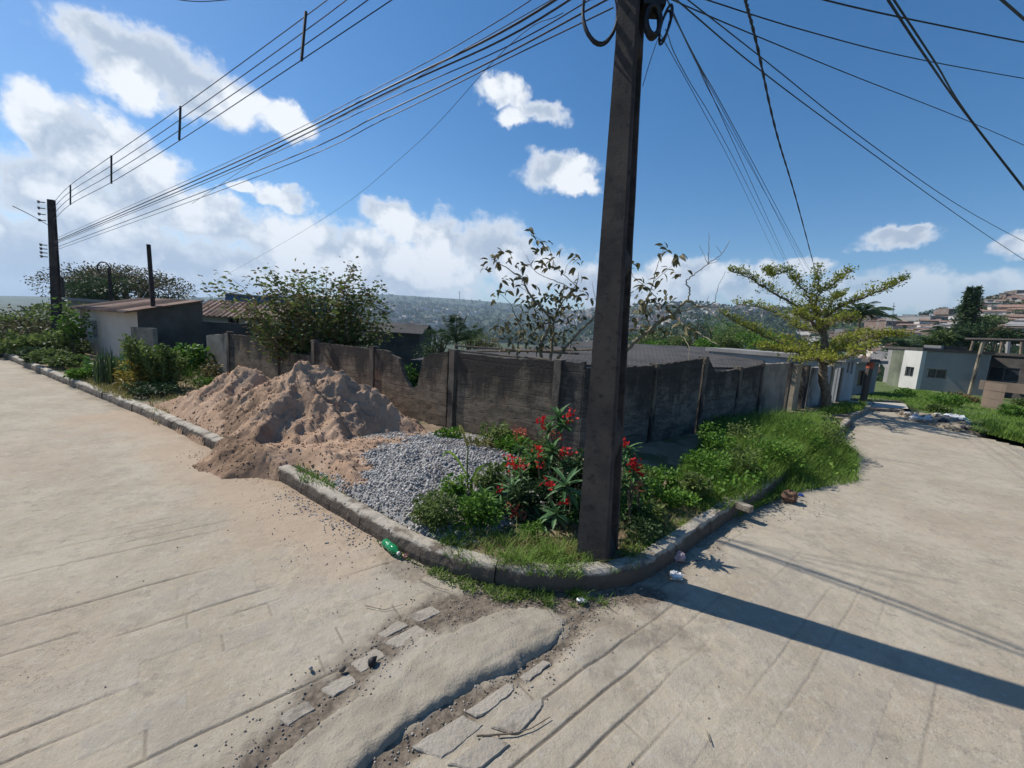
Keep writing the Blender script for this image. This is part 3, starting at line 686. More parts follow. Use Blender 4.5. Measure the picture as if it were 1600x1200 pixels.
# ------------------------------------------------------------------ houses on the left
def to_local(objs): pass
SIDE = np.array([0.5311, 0.8473])
m_corr = mat('mildewed_fibre_cement', (0.050, 0.046, 0.043), (0.080, 0.073, 0.067), 1.2, 0.97, 0.5, 14, c3=(0.036, 0.034, 0.033), s3=0.7, t3=(0.5, 0.66))
def corr_roof(par, a, b_, c, d_, pitch, amp, m, name='roof', th=0.03, rows=2):
    """corrugated sheet between eave a-b and ridge d-c"""
    a, b_, c, d_ = [np.array(q, float) for q in (a, b_, c, d_)]; L = np.linalg.norm(b_-a); n = int(L/pitch)*4+1
    V = []
    for side in (0, 1):
        for j in range(rows):
            v = j/(rows-1)
            for i in range(n):
                u = i/(n-1); p = (a*(1-u)+b_*u)*(1-v)+(d_*(1-u)+c*u)*v; z = amp*math.sin(u*L/pitch*2*math.pi)
                V.append((p[0], p[1], p[2]+z-side*th))
    F = gridfaces(rows, n); N = rows*n; Fs = [tuple(q) for q in F]+[tuple(q[::-1]+N) for q in F]
    Fs += [(i, i+N, i+1+N, i+1) for i in range(n-1)]+[((rows-1)*n+i+1, (rows-1)*n+i+1+N, (rows-1)*n+i+N, (rows-1)*n+i) for i in range(n-1)]
    return MB().add(V, Fs).build(name, m, par)
ch = empty('plastered_house', label='low cream plastered house with sagging clay tiles and a soot-dark side wall', cat='house')
p0 = D(139, 552, 25.0); z0 = float(terrain(p0[0], p0[1]))
p1 = on_line(214, 487, p0[:2], -WLd); ztop = float(p1[2]); p0 = p0[:2]; p1 = p1[:2]
p2 = on_line(316, 471, p1, SIDE); zr = float(p2[2]); p2 = p2[:2]; p3 = p0+(p2-p1)
mb = MB(); L_ = np.linalg.norm(p1-p0); outw = -SIDE
u_ = [0.10, 0.20]
zd = z0
hl = [(0.13, 0.23, z0+0.85, z0+1.55)]
wall_with_holes(mb, p0, p1, z0-.3, ztop, hl, outw); mb.build('front_wall', m_cream, ch)
mb = MB()
for k in range(7):
    zz = z0+0.87+k*0.1; mb.add(*quadface(p0, p1, .135, .225, zz, zz+.04, outw, .03, -.07))
mb.build('window', m_white, ch)
MB().add([(*p1, z0-.6), (*p2, z0-1.5), (*p2, zr-0.05), (*(p1*.5+p2*.5), (ztop+zr)/2+0.06), (*p1, ztop), (*p0, z0-.3), (*p3, z0-1.5), (*p3, zr), (*p0, ztop)], [(0, 1, 2, 3, 4), (5, 8, 7, 6), (1, 6, 7, 2)]).build('side_wall', mat('stained_brown_wall', (.085, .07, .058), (.14, .115, .095), 1.5, .95, .5, 12, c3=(.05, .042, .036), s3=.9), ch)
e_ = -WLd
A_ = np.array([*(p0-e_*0.5+outw*.35), ztop-.02]); B_ = np.array([*(p1+e_*0.15+outw*.35), ztop-.02]); Cc = np.array([*(p2+e_*0.15), zr+.03]); Dd = np.array([*(p3-e_*0.5), zr+.03])
corr_roof(ch, A_, B_, Cc, Dd, 0.22, 0.035, m_tile, rows=6)
MB().add(*quadface(p0, p1, -0.06, -0.02, z0-.3, ztop-.1, outw, .25, -.1)).build('gate_post', m_cream, ch)
# wall and gate to the left of it
gw = empty('gate', label='pale green sheet gate between the dark pole and the cream house', cat='gate')
g0 = on_line(104, 520, p0, -WLd)[:2]; g1 = on_line(134, 520, p0, -WLd)[:2]
m_green = mat('pale_green_paint', (0.30, 0.36, 0.31), (0.24, 0.30, 0.26), 2, 0.7, 0.1)
MB().add(*quadface(g0, g1, 0.02, 0.98, z0+.05, z0+1.45, outw, .04, 0)).build('gate_leaf', m_green, gw)
for u in (0, 1): MB().add(*quadface(g0, g1, u-.02, u+.02, z0-.2, z0+1.7, outw, .1, -.03)).build('gate_post', m_post, gw)
# long grey roof behind
p = D(105, 472, 34); q = D(272, 471, 34)
house('long_house', 'long low building with a thin grey roof behind the cream house', 'house', p, q, -1.5, float(D(180, 474, 34)[2]), 5, m_greyp, [(.12, 2.6, 1, .8), (.3, 2.6, 1, .8)], roof='flat', wmat=m_white)
# tiled house to the right
p = D(306, 495, 26.5); q = D(425, 493, 25.5); zt = float(D(365, 493, 26)[2])
th_ = house('tiled_house', 'house with a grey clay-tiled gable roof over a white strip of wall', 'house', p, q, -2.6, zt, 5.5, m_white, [(.48, zt+2.6-.35, .5, .42)], roof='none0', rise=0.01)
for o in list(th_.children):
    if o.name.startswith('roof'): bpy.data.objects.remove(o)
dq = unit((q-p)[:2]); nq = np.array([-dq[1], dq[0]]); zz = float(D(365, 470, 28)[2])
def lc(o, root): o.location = -Vector(root.location); return o
a_ = [*(p[:2]-nq*.5-dq*.3), zt-.06]; b_ = [*(q[:2]-nq*.5+dq*.3), zt-.06]; c_ = [*(q[:2]+nq*2.7+dq*.3), zz]; d_ = [*(p[:2]+nq*2.7-dq*.3), zz]
lc(corr_roof(th_, a_, b_, c_, d_, 0.24, 0.045, m_tile, rows=8), th_)
a2 = [*(p[:2]+nq*5.9-dq*.3), zt-.06]; b2 = [*(q[:2]+nq*5.9+dq*.3), zt-.06]
lc(corr_roof(th_, d_, c_, b2, a2, 0.24, 0.045, m_tile, rows=8), th_)
# dark yard wall below it
p = D(318, 510, 19.5); q = D(430, 508, 18.5)
dw = empty('yard_wall', label='soot-black yard wall below the white strip of the tiled house', cat='wall')
u = unit((q-p)[:2]); MB().add(*quadface(p[:2], q[:2], 0, 1, -2, float(D(370, 505, 19)[2]), np.array([u[1], -u[0]]), .15, 0)).build('wall_panel', m_darkw, dw)
# concrete stub wall and slim posts by the plants
st = empty('boundary_wall', label='short grey concrete stub wall between the cream house and the glossy bush', cat='wall')
p = D(212, 520, 19.0); q = D(246, 520, 18.3); MB().add(*quadface(p[:2], q[:2], 0, 1, -.2, float(D(230, 512, 18.6)[2]), -SIDE, .12, 0)).build('wall_panel', m_wallw, st)
# blue house beyond the bushy tree
house('blue_house', 'blue house with a flat grey roof beyond the guava tree, left half', 'house', D(352, 475, 62), D(470, 475, 60), -5, float(D(400, 463, 60)[2]), 8, m_blue, [(.25, 5.6, 1, 1), (.7, 5.6, 1, 1)], wmat=m_white)
house('blue_house', 'small bright blue upper storey under a pale hipped roof behind the guava tree', 'house', D(478, 475, 52), D(516, 475, 52), -5, float(D(497, 466, 52)[2]), 4, m_blue, [(.5, 5.9, .9, .8)], roof='gable', rise=.3, mr=m_cream, wmat=m_white)
# dark roofs seen just over the wall
rf = empty('shed', label='wide mildewed grey fibre-cement roof directly behind the right slab wall', cat='shed')
RA = D(868, 569, 11.0); RB = D(1196, 575, 17.2); RC = D(1186, 546, 27); RD = D(900, 533, 23)
corr_roof(rf, RA, RB, RC, RD, 0.18, 0.003, m_corr, rows=12)
MB().add([(RD[0], RD[1], RD[2]-.05), (RC[0], RC[1], RC[2]-.05), (RC[0], RC[1], -4), (RD[0], RD[1], -4), (RB[0], RB[1], RB[2]-.05), (RB[0], RB[1], -3), (RA[0], RA[1], RA[2]-.05), (RA[0], RA[1], -2)], [(0, 1, 2, 3), (1, 4, 5, 2), (4, 6, 7, 5), (6, 0, 3, 7)]).build('wall', m_greyp, rf)
rf2 = empty('lean_to', label='low grey corrugated lean-to roof behind the wall under the large-leaved tree', cat='shed')
A2 = D(640, 562, 12.5); B2 = D(872, 566, 11.2); C2 = D(902, 540, 22); D2 = D(742, 545, 22)
corr_roof(rf2, A2, B2, C2, D2, 0.18, 0.003, m_corr, rows=8)
MB().add([(A2[0], A2[1], A2[2]-.05), (B2[0], B2[1], B2[2]-.05), (B2[0], B2[1], -2), (A2[0], A2[1], -2)], [(0, 1, 2, 3)]).build('wall', m_darkw, rf2)
tb = empty('timber_poles', label='three thin dark timber rails lying across behind the wall top under the tree', cat='rails')
for (x0, y0, x1, y1, dd_) in [(712, 540, 905, 553, 11.5), (745, 549, 935, 546, 12), (700, 546, 860, 562, 10.4)]:
    MB().tube([D(x0, y0, dd_), D((x0+x1)/2, (y0+y1)/2+1, dd_-.1), D(x1, y1, dd_-.4)], .03, 6).build('rail', m_wood, tb)
house('dark_shed', 'small black-roofed shed past the gap in the slab wall', 'shed', D(575, 540, 30), D(655, 540, 29), -3, float(D(610, 520, 29)[2]), 4, m_darkw, [(.6, 2.2, .8, .7)], roof='gable', rise=.55, mr=m_corr)

# ------------------------------------------------------------------ buildings on the right, at the foot of the street
gz = lambda p: float(terrain(p[0], p[1]))
q0 = D(1390, 610, 37); q1 = D(1431, 612, 35.6); q2 = D(1537, 612, 36.5)
zb = gz(q1)-.3
d36 = lambda x, y, d=36.0: float(D(x, y, d)[2])
gh = house('grey_house', 'low grey rendered house with one small dark window at the foot of the street', 'house', q1, q2, zb, d36(1480, 550), 7, m_greyp, [(.26, d36(1455, 583)-zb, .9, .55)], roof='flat', mr=m_darkw, eave=.1, wmat=m_wood)
wh = house('white_annex', 'narrow white annex with a square window beside the low grey house', 'house', D(1402, 610, 36.6), D(1429.5, 612, 35.5), zb, d36(1415, 546), 3, m_white, [(.48, d36(1413, 580)-zb, .65, .6)], roof='flat', mr=m_darkw, eave=.05)
MB().add(*quadface(D(1388, 610, 37.4)[:2], D(1401.5, 610, 36.8)[:2], 0, 1, zb, d36(1395, 547), np.array([.2, -.98]), .2, -.2)).build('mossy_wall', mat('mossy_plaster', (0.19, 0.20, 0.14), (0.10, 0.11, 0.08), .8, .95, .2), wh).location = -Vector(wh.location)
house('rooftop_room', 'little white room standing on the roof of the grey house', 'room', D(1441, 560, 38), D(1466, 561, 37.8), d36(1450, 563, 38)+.15, d36(1450, 543, 38), 2.2, m_white, [(.5, .45, .18, .3)], eave=.03, mr=m_slab)
house('rooftop_tank_room', 'black box-like room behind the little white rooftop room', 'room', D(1467, 560, 38.2), D(1507, 561, 38.6), d36(1490, 563, 38)+.1, d36(1490, 545, 38), 2.4, m_darkw, [(.5, .5, .5, .3)], eave=.03, mr=m_darkw)
# open frame building at the right edge
fb = house('unfinished_house', 'dark unfinished building with bare posts on top at the right edge', 'house', D(1530, 615, 37.5), D(1700, 640, 36), zb-1, d36(1570, 556, 37), 8, m_darkw, [(.2, d36(1570, 585, 37)-zb+1, 1.3, .8), (.6, d36(1570, 585, 37)-zb+1, 1.3, .8)], roof='flat', mr=m_darkw, eave=.1)
for i, (x, yb, xt, yt, r_, m_) in enumerate([(1514, 618, 1537, 531, .09, m_postc), (1557, 580, 1566, 534, .07, m_wood), (1570, 590, 1576, 534, .10, m_greyp), (1513, 560, 1521, 533, .07, m_wood), (1592, 580, 1597, 532, .07, m_wood)]):
    o = MB().tube([D(x, yb, 35.6 if i == 0 else 38.6), D((x+xt)/2, (yb+yt)/2, 35.6 if i == 0 else 38.6), D(xt, yt, 35.6 if i == 0 else 38.6)], r_, 6).build('post', m_, fb); o.location = -Vector(fb.location)
o = MB().tube([D(1508, 530, 35.7), D(1650, 533, 35)], .09, 5).build('beam', m_darkw, fb); o.location = -Vector(fb.location)
o = MB().add(*quadface(D(1528, 610, 34.5)[:2], D(1700, 612, 33.5)[:2], 0, 1, d36(1560, 611, 34.5), d36(1560, 596, 34.5), np.array([.1, -.99]), .2, 0)).build('parapet', m_brownw, fb); o.location = -Vector(fb.location)
o = MB().add(*quadface(D(1530, 640, 35)[:2], D(1700, 642, 34)[:2], 0, 1, zb-1, d36(1560, 624, 34.5), np.array([.1, -.99]), .2, 0)).build('lower_wall', m_brownw, fb); o.location = -Vector(fb.location)
bb = empty('brick_bin', label='waist-high brown brick enclosure on the grass before the dark building', cat='enclosure')
p = tp(1530, 641); q = tp(1556, 646)
for k in range(4):
    for j in range(5):
        a = p*(1-j/5)+q*(j/5); b2 = p*(1-(j+.96)/5)+q*((j+.96)/5); zz = min(p[2], q[2])-.1+k*.33
        MB().add(*quadface(a[:2], b2[:2], 0, 1, zz, zz+.315, np.array([.1, -.99]), .14, random.uniform(-.01, .01))).build('block', m_brownw, bb)
# white house front and far houses at the end of the street
p = on_line(1304, 640, WRa, WRd)[:2]; q = on_line(1327, 633, WRa, WRd)[:2]
zt = float(on_line(1315, 566, WRa, WRd)[2]); zb2 = gz(p)-.5
wf = house('white_house', 'small white-blue house front with two dark slit windows behind the tiered tree', 'house', p, q, zb2, zt, 5, mat('bluish_white_plaster', (0.42, 0.43, 0.43), (0.33, 0.34, 0.34), .9, .9, .1), [(.45, 2.0, .28, .6), (.72, 2.0, .28, .7)], [(.08, .5, 1.9)], roof='flat', eave=.12)
house('street_house', 'pale house with a brown garage band closing the end of the street', 'house', D(1326, 622, 24.8), D(1364, 622, 27.0), -.6, float(D(1345, 567, 26)[2]), 4, m_slab, [(.5, float(D(1345, 590, 26)[2])+.6, 1.3, .75)], roof='flat', wmat=m_brownw, mr=m_greyp)
# short painted post by the corner
pp = tp(1347, 636); xt = D(1353, 560, math.hypot(pp[0], pp[1]))
tpst = empty('painted_post', pp, label='short black street post with a rust-red top beside the cross street', cat='post')
hh = xt[2]-pp[2]
MB().tube([(0, 0, -.3), (0, 0, hh*.5), (0.02, 0, hh*.80)], [.11, .105, .10], 8).build('shaft', m_darkw, tpst)
MB().tube([(0.02, 0, hh*.8), (.03, 0, hh*.93)], .11, 8).build('red_band', mat('rust_red_paint', (0.42, 0.10, 0.05), (0.3, 0.08, 0.05), 5, .8), tpst)
MB().add([(-.2, -.2, hh*.93), (.24, -.2, hh*.94), (.24, .2, hh*.94), (-.2, .2, hh*.93), (-.16, -.16, hh*.99), (.2, -.16, hh*1.0), (.2, .16, hh*1.0), (-.16, .16, hh*.99)], [(3, 2, 1, 0), (4, 5, 6, 7), (0, 1, 5, 4), (1, 2, 6, 5), (2, 3, 7, 6), (3, 0, 4, 7)]).build('cap', m_darkw, tpst)

# ------------------------------------------------------------------ concrete hump and broken slabs by the gutter
xs = np.arange(-2.6, 1.0, 0.02); ys = np.arange(1.0, 3.6, 0.02); X, Y = np.meshgrid(xs, ys); ins = inpoly(X, Y, HUMP)
dU, _ = segdist(X, Y, HUMP_U); dL, _ = segdist(X, Y, HUMP_L)
zr_, *_ = road_h(X, Y)
rag = 0.09*(fbm(X*11, Y*11, 4, 90)-0.5)
hz = zr_+0.050*sstep(dU+rag, 0.0, 0.42)*sstep(dL+rag, -0.012, 0.045)**0.7+0.020*(fbm(X*4, Y*4, 4, 91)-0.5)+0.012*(fbm(X*24, Y*24, 3, 92)-0.5)
dd_ = np.minimum(dU, dL); sel = ins | (dd_ < 0.03)
hz = np.where(ins, np.maximum(hz, zr_+0.004), zr_-0.03)
cm = sel[:-1, :-1] & sel[1:, 1:] & sel[:-1, 1:] & sel[1:, :-1]
V, Fm, _ = compact(np.stack([X, Y, hz], -1).reshape(-1, 3), gridfaces(*X.shape, cm))
m_hump = mat('gritty_concrete', (0.265, 0.228, 0.175), (0.345, 0.302, 0.235), 4, 0.95, 0.7, 60, c3=(0.30, 0.265, 0.215), s3=5, t3=(.5, .7), c4=(0.17, 0.14, 0.11), s4=34, t4=(0.64, 0.72))
tag(link('concrete_hump', fastmesh('concrete_hump', V, Fm, m_hump, smooth=True)), 'long swelling patch of rough cement bulging from the gutter at the corner', 'hump')
m_slabp = mat('worn_paving_slab', (0.31, 0.27, 0.215), (0.385, 0.34, 0.275), 3, 0.93, 0.7, 50, c3=(0.21, 0.18, 0.145), s3=4)
def pslab(px, h=0.02, seed=0):
    P = resample([xy(gp(*p)) for p in px]+[xy(gp(*px[0]))], 0.035)[0][:-1]
    P = P+0.010*(RNG.random(P.shape)-.5); c = P.mean(0); n = len(P); z = float(np.mean([road_h(np.array([q[0]]), np.array([q[1]]))[0][0] for q in P[::3]]))
    V = [(q[0], q[1], z-.05) for q in P]+[(q[0], q[1], z+h-.006) for q in P]+[(*(c+(q-c)*.93), z+h+.002*(random.random()-.5)) for q in P]+[(*(c+(q-c)*.4), z+h+.001+.001*(random.random()-.3)) for q in P]+[(*c, z+h)]
    F = []
    for k in range(3): F += [(k*n+i, k*n+(i+1) % n, k*n+n+(i+1) % n, k*n+n+i) for i in range(n)]
    F += [(3*n+i, 3*n+(i+1) % n, 4*n) for i in range(n)]
    MB().add(V, F).build('paving_slab', m_slabp, road)
for i, p in enumerate([[(642, 1168), (722, 1118), (757, 1134), (690, 1188)], [(728, 1112), (795, 1066), (806, 1078), (764, 1112), (745, 1122)], [(812, 1058), (850, 1030), (862, 1036), (824, 1066)],
                       [(700, 1196), (760, 1150), (800, 1165), (745, 1208)], [(768, 1140), (812, 1104), (848, 1090), (850, 1106), (808, 1150)], [(600, 1002), (650, 975), (668, 985), (625, 1012)],
                       [(548, 1035), (588, 1010), (604, 1022), (566, 1050)], [(636, 960), (675, 945), (690, 955), (655, 972)], [(500, 1075), (545, 1050), (560, 1064), (520, 1088)], [(590, 990), (622, 968), (640, 975), (602, 996)],
                       [(430, 1120), (480, 1092), (494, 1104), (450, 1134)]]): pslab(p, 0.012 if i < 5 else 0.005, i)

# ------------------------------------------------------------------ sand heaps
def pile(name, x0, x1, y0, y1, step, ridges, zg, m, seed, label, cat, clump=0.11, wet=None, cs=1.0, spill=None, sharp=0.0):
    """ridges: list of (points3d, slope)"""
    xs = np.arange(x0, x1, step); ys = np.arange(y0, y1, step); X, Y = np.meshgrid(xs, ys); Hh = np.full(X.shape, -9.)
    wx = X+0.18*(fbm(X*1.2*cs, Y*1.2*cs, 3, seed)-.5)*2; wy = Y+0.18*(fbm(X*1.2*cs, Y*1.2*cs, 3, seed+5)-.5)*2
    for rd_ in ridges:
        P, sl_ = rd_[:2]; sh_ = rd_[2] if len(rd_) > 2 else sharp; P = np.array(P, float); s = np.r_[0, np.cumsum(np.hypot(*np.diff(P[:, :2], axis=0).T))]
        d, par = segdist(wx, wy, [tuple(p[:2]) for p in P]); zr = np.interp(par, s, P[:, 2])
        slv = sl_*(1+0.3*(fbm(X*.7, Y*.7, 2, seed+9)-.5))
        dd2 = np.sqrt(d*d+0.006)-0.077; h = zr-sh_*(1-np.exp(-dd2/.28))-slv*dd2; k = 0.06
        Hh = np.maximum(Hh, h)
    base = zg(X, Y)
    out_ = ~inpoly(X, Y, VERGE); dk_, _ = segdist(X, Y, [tuple(p) for p in KLINE])
    if spill is None: Hh = np.where(out_, Hh-.25-3*dk_, np.minimum(Hh, base-.05+1.0*np.maximum(0, dk_-.15)))
    else:
        ds_ = np.maximum(0, np.abs((X-spill[0])*_d[0]+(Y-spill[1])*_d[1])-spill[2]+.35*(fbm(X*2, Y*2, 3, 88)-.5)); Hh = np.where(out_, np.minimum(Hh, base+.30-.62*dk_-.62*ds_+.10*(fbm(X*3, Y*3, 3, 89)-.5)), np.minimum(Hh, base-.05+1.0*np.maximum(0, dk_-.15)+.22*sstep(ds_, .65, 0.0)))
    T_ = np.clip((Hh-base)/0.35, 0, 1)
    rid = 1-np.abs(2*fbm(X*2.4*cs, Y*2.4*cs, 4, seed+20)-1)*2
    lump = sstep(fbm(X*3.4*cs, Y*3.4*cs, 4, seed+22), 0.40, 0.62)
    Hn = Hh+T_*(clump*1.3*(fbm(X*1.5*cs, Y*1.5*cs, 3, seed+3)-.5)+clump*1.1*(lump-.5)+clump*.45*(rid-.5)+0.085*(fbm(X*9, Y*9, 4, seed+7, .62)-.5)+0.05*(fbm(X*28, Y*28, 3, seed+8, .6)-.5))
    bil = sum(np.abs(2*vn((X+.1*vn(X*4, Y*4, seed+60))*f_, (Y+.1*vn(X*4+9, Y*4, seed+61))*f_, seed+50+i_)-1)*a_ for i_, (f_, a_) in enumerate([(4.3, .5), (8.7, .28), (17, .16), (33, .11)]))
    Hn = Hn + T_*0.105*(bil-.35)*sstep(fbm(X*1.3, Y*1.3, 3, seed+70), .30, .62) + 0.02*(fbm(X*20, Y*20, 3, seed+30)-.5)
    Z = np.maximum(Hn, base-.04); sel = Hn > base-.02
    cm = sel[:-1, :-1] | sel[1:, 1:] | sel[:-1, 1:] | sel[1:, :-1]
    at = {'v': (wet(X, Y, Hh) if wet else X*0).ravel()}
    V, Fm, at = compact(np.stack([X, Y, Z], -1).reshape(-1, 3), gridfaces(*X.shape, cm), at)
    return tag(link(name, fastmesh(name, V, Fm, m, at, True)), label, cat)
m_sand = bpy.data.materials.new('building_sand'); m_sand.use_nodes = True; t = NT(m_sand.node_tree); P_ = t.n('ShaderNodeNewGeometry').outputs['Position']
c = t.mix(t.rng(t.noise(P_, 2.2, 6, .65), .35, .65), (0.36, 0.235, 0.155), (0.44, 0.305, 0.21))
c = t.mix(t.math('MULTIPLY', t.rng(t.noise(P_, 9, 5, .7), .52, .66), .6), c, (0.29, 0.20, 0.14))
c = t.mix(att(t, 'v'), c, t.mix(t.rng(t.noise(P_, 12, 5, .7), .4, .6), (0.165, 0.105, 0.068), (0.235, 0.155, 0.10)))
b = t.n('ShaderNodeBsdfPrincipled'); t.l(c, b.inputs['Base Color']); b.inputs['Roughness'].default_value = .97; b.inputs['Specular IOR Level'].default_value = .1
bp = t.n('ShaderNodeBump'); bp.inputs['Strength'].default_value = .7; bp.inputs['Distance'].default_value = .03
t.l(t.math('ADD', t.noise(P_, 12, 8, .7), t.math('MULTIPLY', t.noise(P_, 70, 4, .7), .3)), bp.inputs['Height']); t.l(bp.outputs[0], b.inputs['Normal']); t.l(b.outputs[0], t.n('ShaderNodeOutputMaterial').inputs[0])
def zgk(X, Y):
    ins = inpoly(X, Y, VERGE); return np.where(ins, terrain(X, Y)+KH-0.02, terrain(X, Y))
PK = D(466, 562, 8.6)
def wet(X, Y, Hh):
    q = D(440, 640, 7.6)
    # damp side: the flank that spills over the kerb
    u = (X-PK[0])*0.75+(Y-PK[1])*0.66
    return sstep(-u+0.9*(fbm(X*2, Y*2, 4, 44)-.5), 0.55, 1.1)*sstep(fbm(X*3, Y*3, 4, 45), .25, .5)*0.9
big = pile('sand_heap', -7.2, -0.4, 4.6, 11, 0.026, [
    ([D(455, 575, 8.5), PK, D(500, 573, 8.5), D(535, 583, 8.3), D(570, 603, 8.15), D(608, 630, 8.0), D(650, 660, 7.7), D(688, 690, 7.3)], 0.50),
    ([PK, D(440, 620, 7.9), D(415, 665, 7.3), D(400, 705, 6.8)], 0.50),
    ([PK, D(500, 630, 7.6), D(530, 675, 7.0)], 0.50),
    ([gp(345, 700, .46), gp(380, 704, .54), gp(418, 722, .42)], .30, 0), ([gp(430, 708, .48), gp(475, 705, .44), gp(520, 700, .38), gp(570, 690, .33), gp(640, 684, .28)], .16, 0.0), ([gp(430, 724, .34), gp(470, 728, .27), gp(505, 730, .22)], .10, 0.0)], zgk, m_sand, 101, 'tall lumpy brown sand heap with a steep peak spilling over the kerb', 'sand heap', 0.055, wet, cs=1.6, sharp=.30, spill=(*gp(383, 724)[:2], .42))
low_ = pile('sand_heap', -10.5, -4.2, 6.2, 12.2, 0.032, [
    ([D(310, 618, 10.2), D(350, 588, 10.0), D(376, 574, 9.9), D(410, 585, 9.7), D(440, 603, 9.5)], 0.40),
    ([D(376, 578, 9.9), D(352, 615, 9.2), D(330, 645, 8.4)], 0.40), ([D(335, 625, 9.5), D(300, 640, 9.1)], 0.34)], zgk, m_sand, 151, 'lower pinkish sand heap behind and left of the tall one', 'sand heap', 0.05, cs=1.6, sharp=.18)

# ------------------------------------------------------------------ gravel heap
m_grav = bpy.data.materials.new('blue_grey_gravel'); m_grav.use_nodes = True; t = NT(m_grav.node_tree)
c = t.mix(t.math('MULTIPLY', t.rng(t.noise(t.n('ShaderNodeNewGeometry').outputs['Position'], 1.6, 5, .65), .50, .64), .55), t.mix(att(t, 'v'), (0.20, 0.19, 0.178), (0.60, 0.575, 0.535)), (.33, .26, .20)); b = t.n('ShaderNodeBsdfPrincipled'); t.l(c, b.inputs['Base Color']); b.inputs['Roughness'].default_value = .85; t.l(b.outputs[0], t.n('ShaderNodeOutputMaterial').inputs[0])
m_fines = mat('stone_dust', (0.25, 0.24, 0.23), (0.34, 0.32, 0.30), 6, .95, .8, 60)
GR = [([D(550, 742, 5.6), D(600, 718, 5.6), D(640, 704, 5.65), D(670, 702, 5.65), D(705, 711, 5.6), D(745, 726, 5.55), D(790, 749, 5.5), D(815, 760, 5.3)], .34),
      ([D(665, 704, 5.65), gp(650, 740, .33), gp(634, 768, .27), gp(628, 792, .23)], .15), ([D(600, 728, 5.8), gp(565, 744, .28), gp(555, 757, .24), gp(600, 780, .24)], .14), ([D(700, 720, 5.8), gp(728, 752, .30), gp(700, 790, .24)], .17)]
gv = pile('gravel_heap', -3.6, 1.2, 3.6, 7.8, 0.04, GR, zgk, m_fines, 201, 'heap of blue-grey crushed stone beside the sand, spread along the kerb', 'gravel heap', 0.05, cs=1.5)
def stones(P, size, m, name, parent=None, flat=0.7, vs=1.0, **k):
    """many small broken stones as one mesh"""
    ico = np.array([[0, 0, 1], [.89, 0, .45], [.28, .85, .45], [-.72, .53, .45], [-.72, -.53, .45], [.28, -.85, .45], [.72, .53, -.45], [-.28, .85, -.45], [-.89, 0, -.45], [-.28, -.85, -.45], [.72, -.53, -.45], [0, 0, -1]])
    fc = np.array([[0, 1, 2], [0, 2, 3], [0, 3, 4], [0, 4, 5], [0, 5, 1], [1, 6, 2], [2, 7, 3], [3, 8, 4], [4, 9, 5], [5, 10, 1], [6, 7, 2], [7, 8, 3], [8, 9, 4], [9, 10, 5], [10, 6, 1], [11, 7, 6], [11, 8, 7], [11, 9, 8], [11, 10, 9], [11, 6, 10]])
    n = len(P); q = RNG.normal(size=(n, 4)); q /= np.linalg.norm(q, axis=1)[:, None]; a, b, c, d = q.T
    R = np.stack([1-2*(c*c+d*d), 2*(b*c-a*d), 2*(b*d+a*c), 2*(b*c+a*d), 1-2*(b*b+d*d), 2*(c*d-a*b), 2*(b*d-a*c), 2*(c*d+a*b), 1-2*(b*b+c*c)], 1).reshape(n, 3, 3)
    s = np.asarray(size).reshape(-1, 1)*RNG.uniform(.7, 1.3, (n, 3))*np.array([1, .8, flat])
    V = (ico[None]*(1+RNG.uniform(-.25, .25, (n, 12, 1))))*s[:, None, :]; V = np.einsum('nij,nkj->nki', R, V)+P[:, None, :]
    Fm = fc[None]+(np.arange(n)*12)[:, None, None]
    return link(name, fastmesh(name, V.reshape(-1, 3), Fm.reshape(-1, 3), m, {'v': np.repeat(RNG.random(n)**1.2*vs, 12)}), parent, **k)
me = gv.data; co = np.empty(len(me.vertices)*3, np.float32); me.vertices.foreach_get('co', co); co = co.reshape(-1, 3)
co = co[co[:, 2] > zgk(co[:, 0], co[:, 1])-0.015]
idx = RNG.integers(0, len(co), 24000); P = co[idx]+np.c_[RNG.uniform(-.03, .03, (24000, 2)), RNG.uniform(0, .012, 24000)]
stones(P, RNG.uniform(.007, .024, 24000)*RNG.uniform(.6, 1.1, 24000), m_grav, 'crushed_stone', gv, kind='stuff')
# loose stones thrown on the street and verge
def scatter_line(P, n, spread, size, m, name, label=None, z=None, kind='stuff'):
    P = np.array(P); s = np.r_[0, np.cumsum(np.hypot(*np.diff(P, axis=0).T))]; q = RNG.uniform(0, s[-1], n)
    X = np.interp(q, s, P[:, 0])+RNG.normal(0, spread, n); Y = np.interp(q, s, P[:, 1])+RNG.normal(0, spread, n)
    ins = inpoly(X, Y, VERGE); zz = np.where(ins, terrain(X, Y)+KH-.02, road_h(X, Y)[0])
    sz = RNG.uniform(*size, n); return stones(np.stack([X, Y, zz+sz*.35], 1), sz, m, name, label=label, kind=kind)
m_peb = bpy.data.materials.new('mixed_pebbles'); m_peb.use_nodes = True; t = NT(m_peb.node_tree)
c = t.mix(att(t, 'v'), (0.09, 0.07, 0.055), (0.42, 0.38, 0.33)); b = t.n('ShaderNodeBsdfPrincipled'); t.l(c, b.inputs['Base Color']); b.inputs['Roughness'].default_value = .9; t.l(b.outputs[0], t.n('ShaderNodeOutputMaterial').inputs[0])
g2 = lambda *L: [xy(gp(*p)) for p in L]
scatter_line(g2((440, 770), (500, 800), (560, 835), (575, 850)), 260, .10, (.005, .014), m_grav, 'loose_gravel', 'loose blue-grey stone chips in the gutter below the gravel heap')
scatter_line(g2((430, 775), (560, 860), (650, 900)), 190, .28, (.003, .010), m_peb, 'pebbles', 'pebbles strewn on the left street near the kerb')
scatter_line(DIRT_A, 900, .15, (.002, .009), m_peb, 'grit', 'grit in the dirty gutter above the cement hump')
scatter_line(DIRT_B, 500, .07, (.003, .009), m_peb, 'grit', 'grit in the narrow gutter below the cement hump')
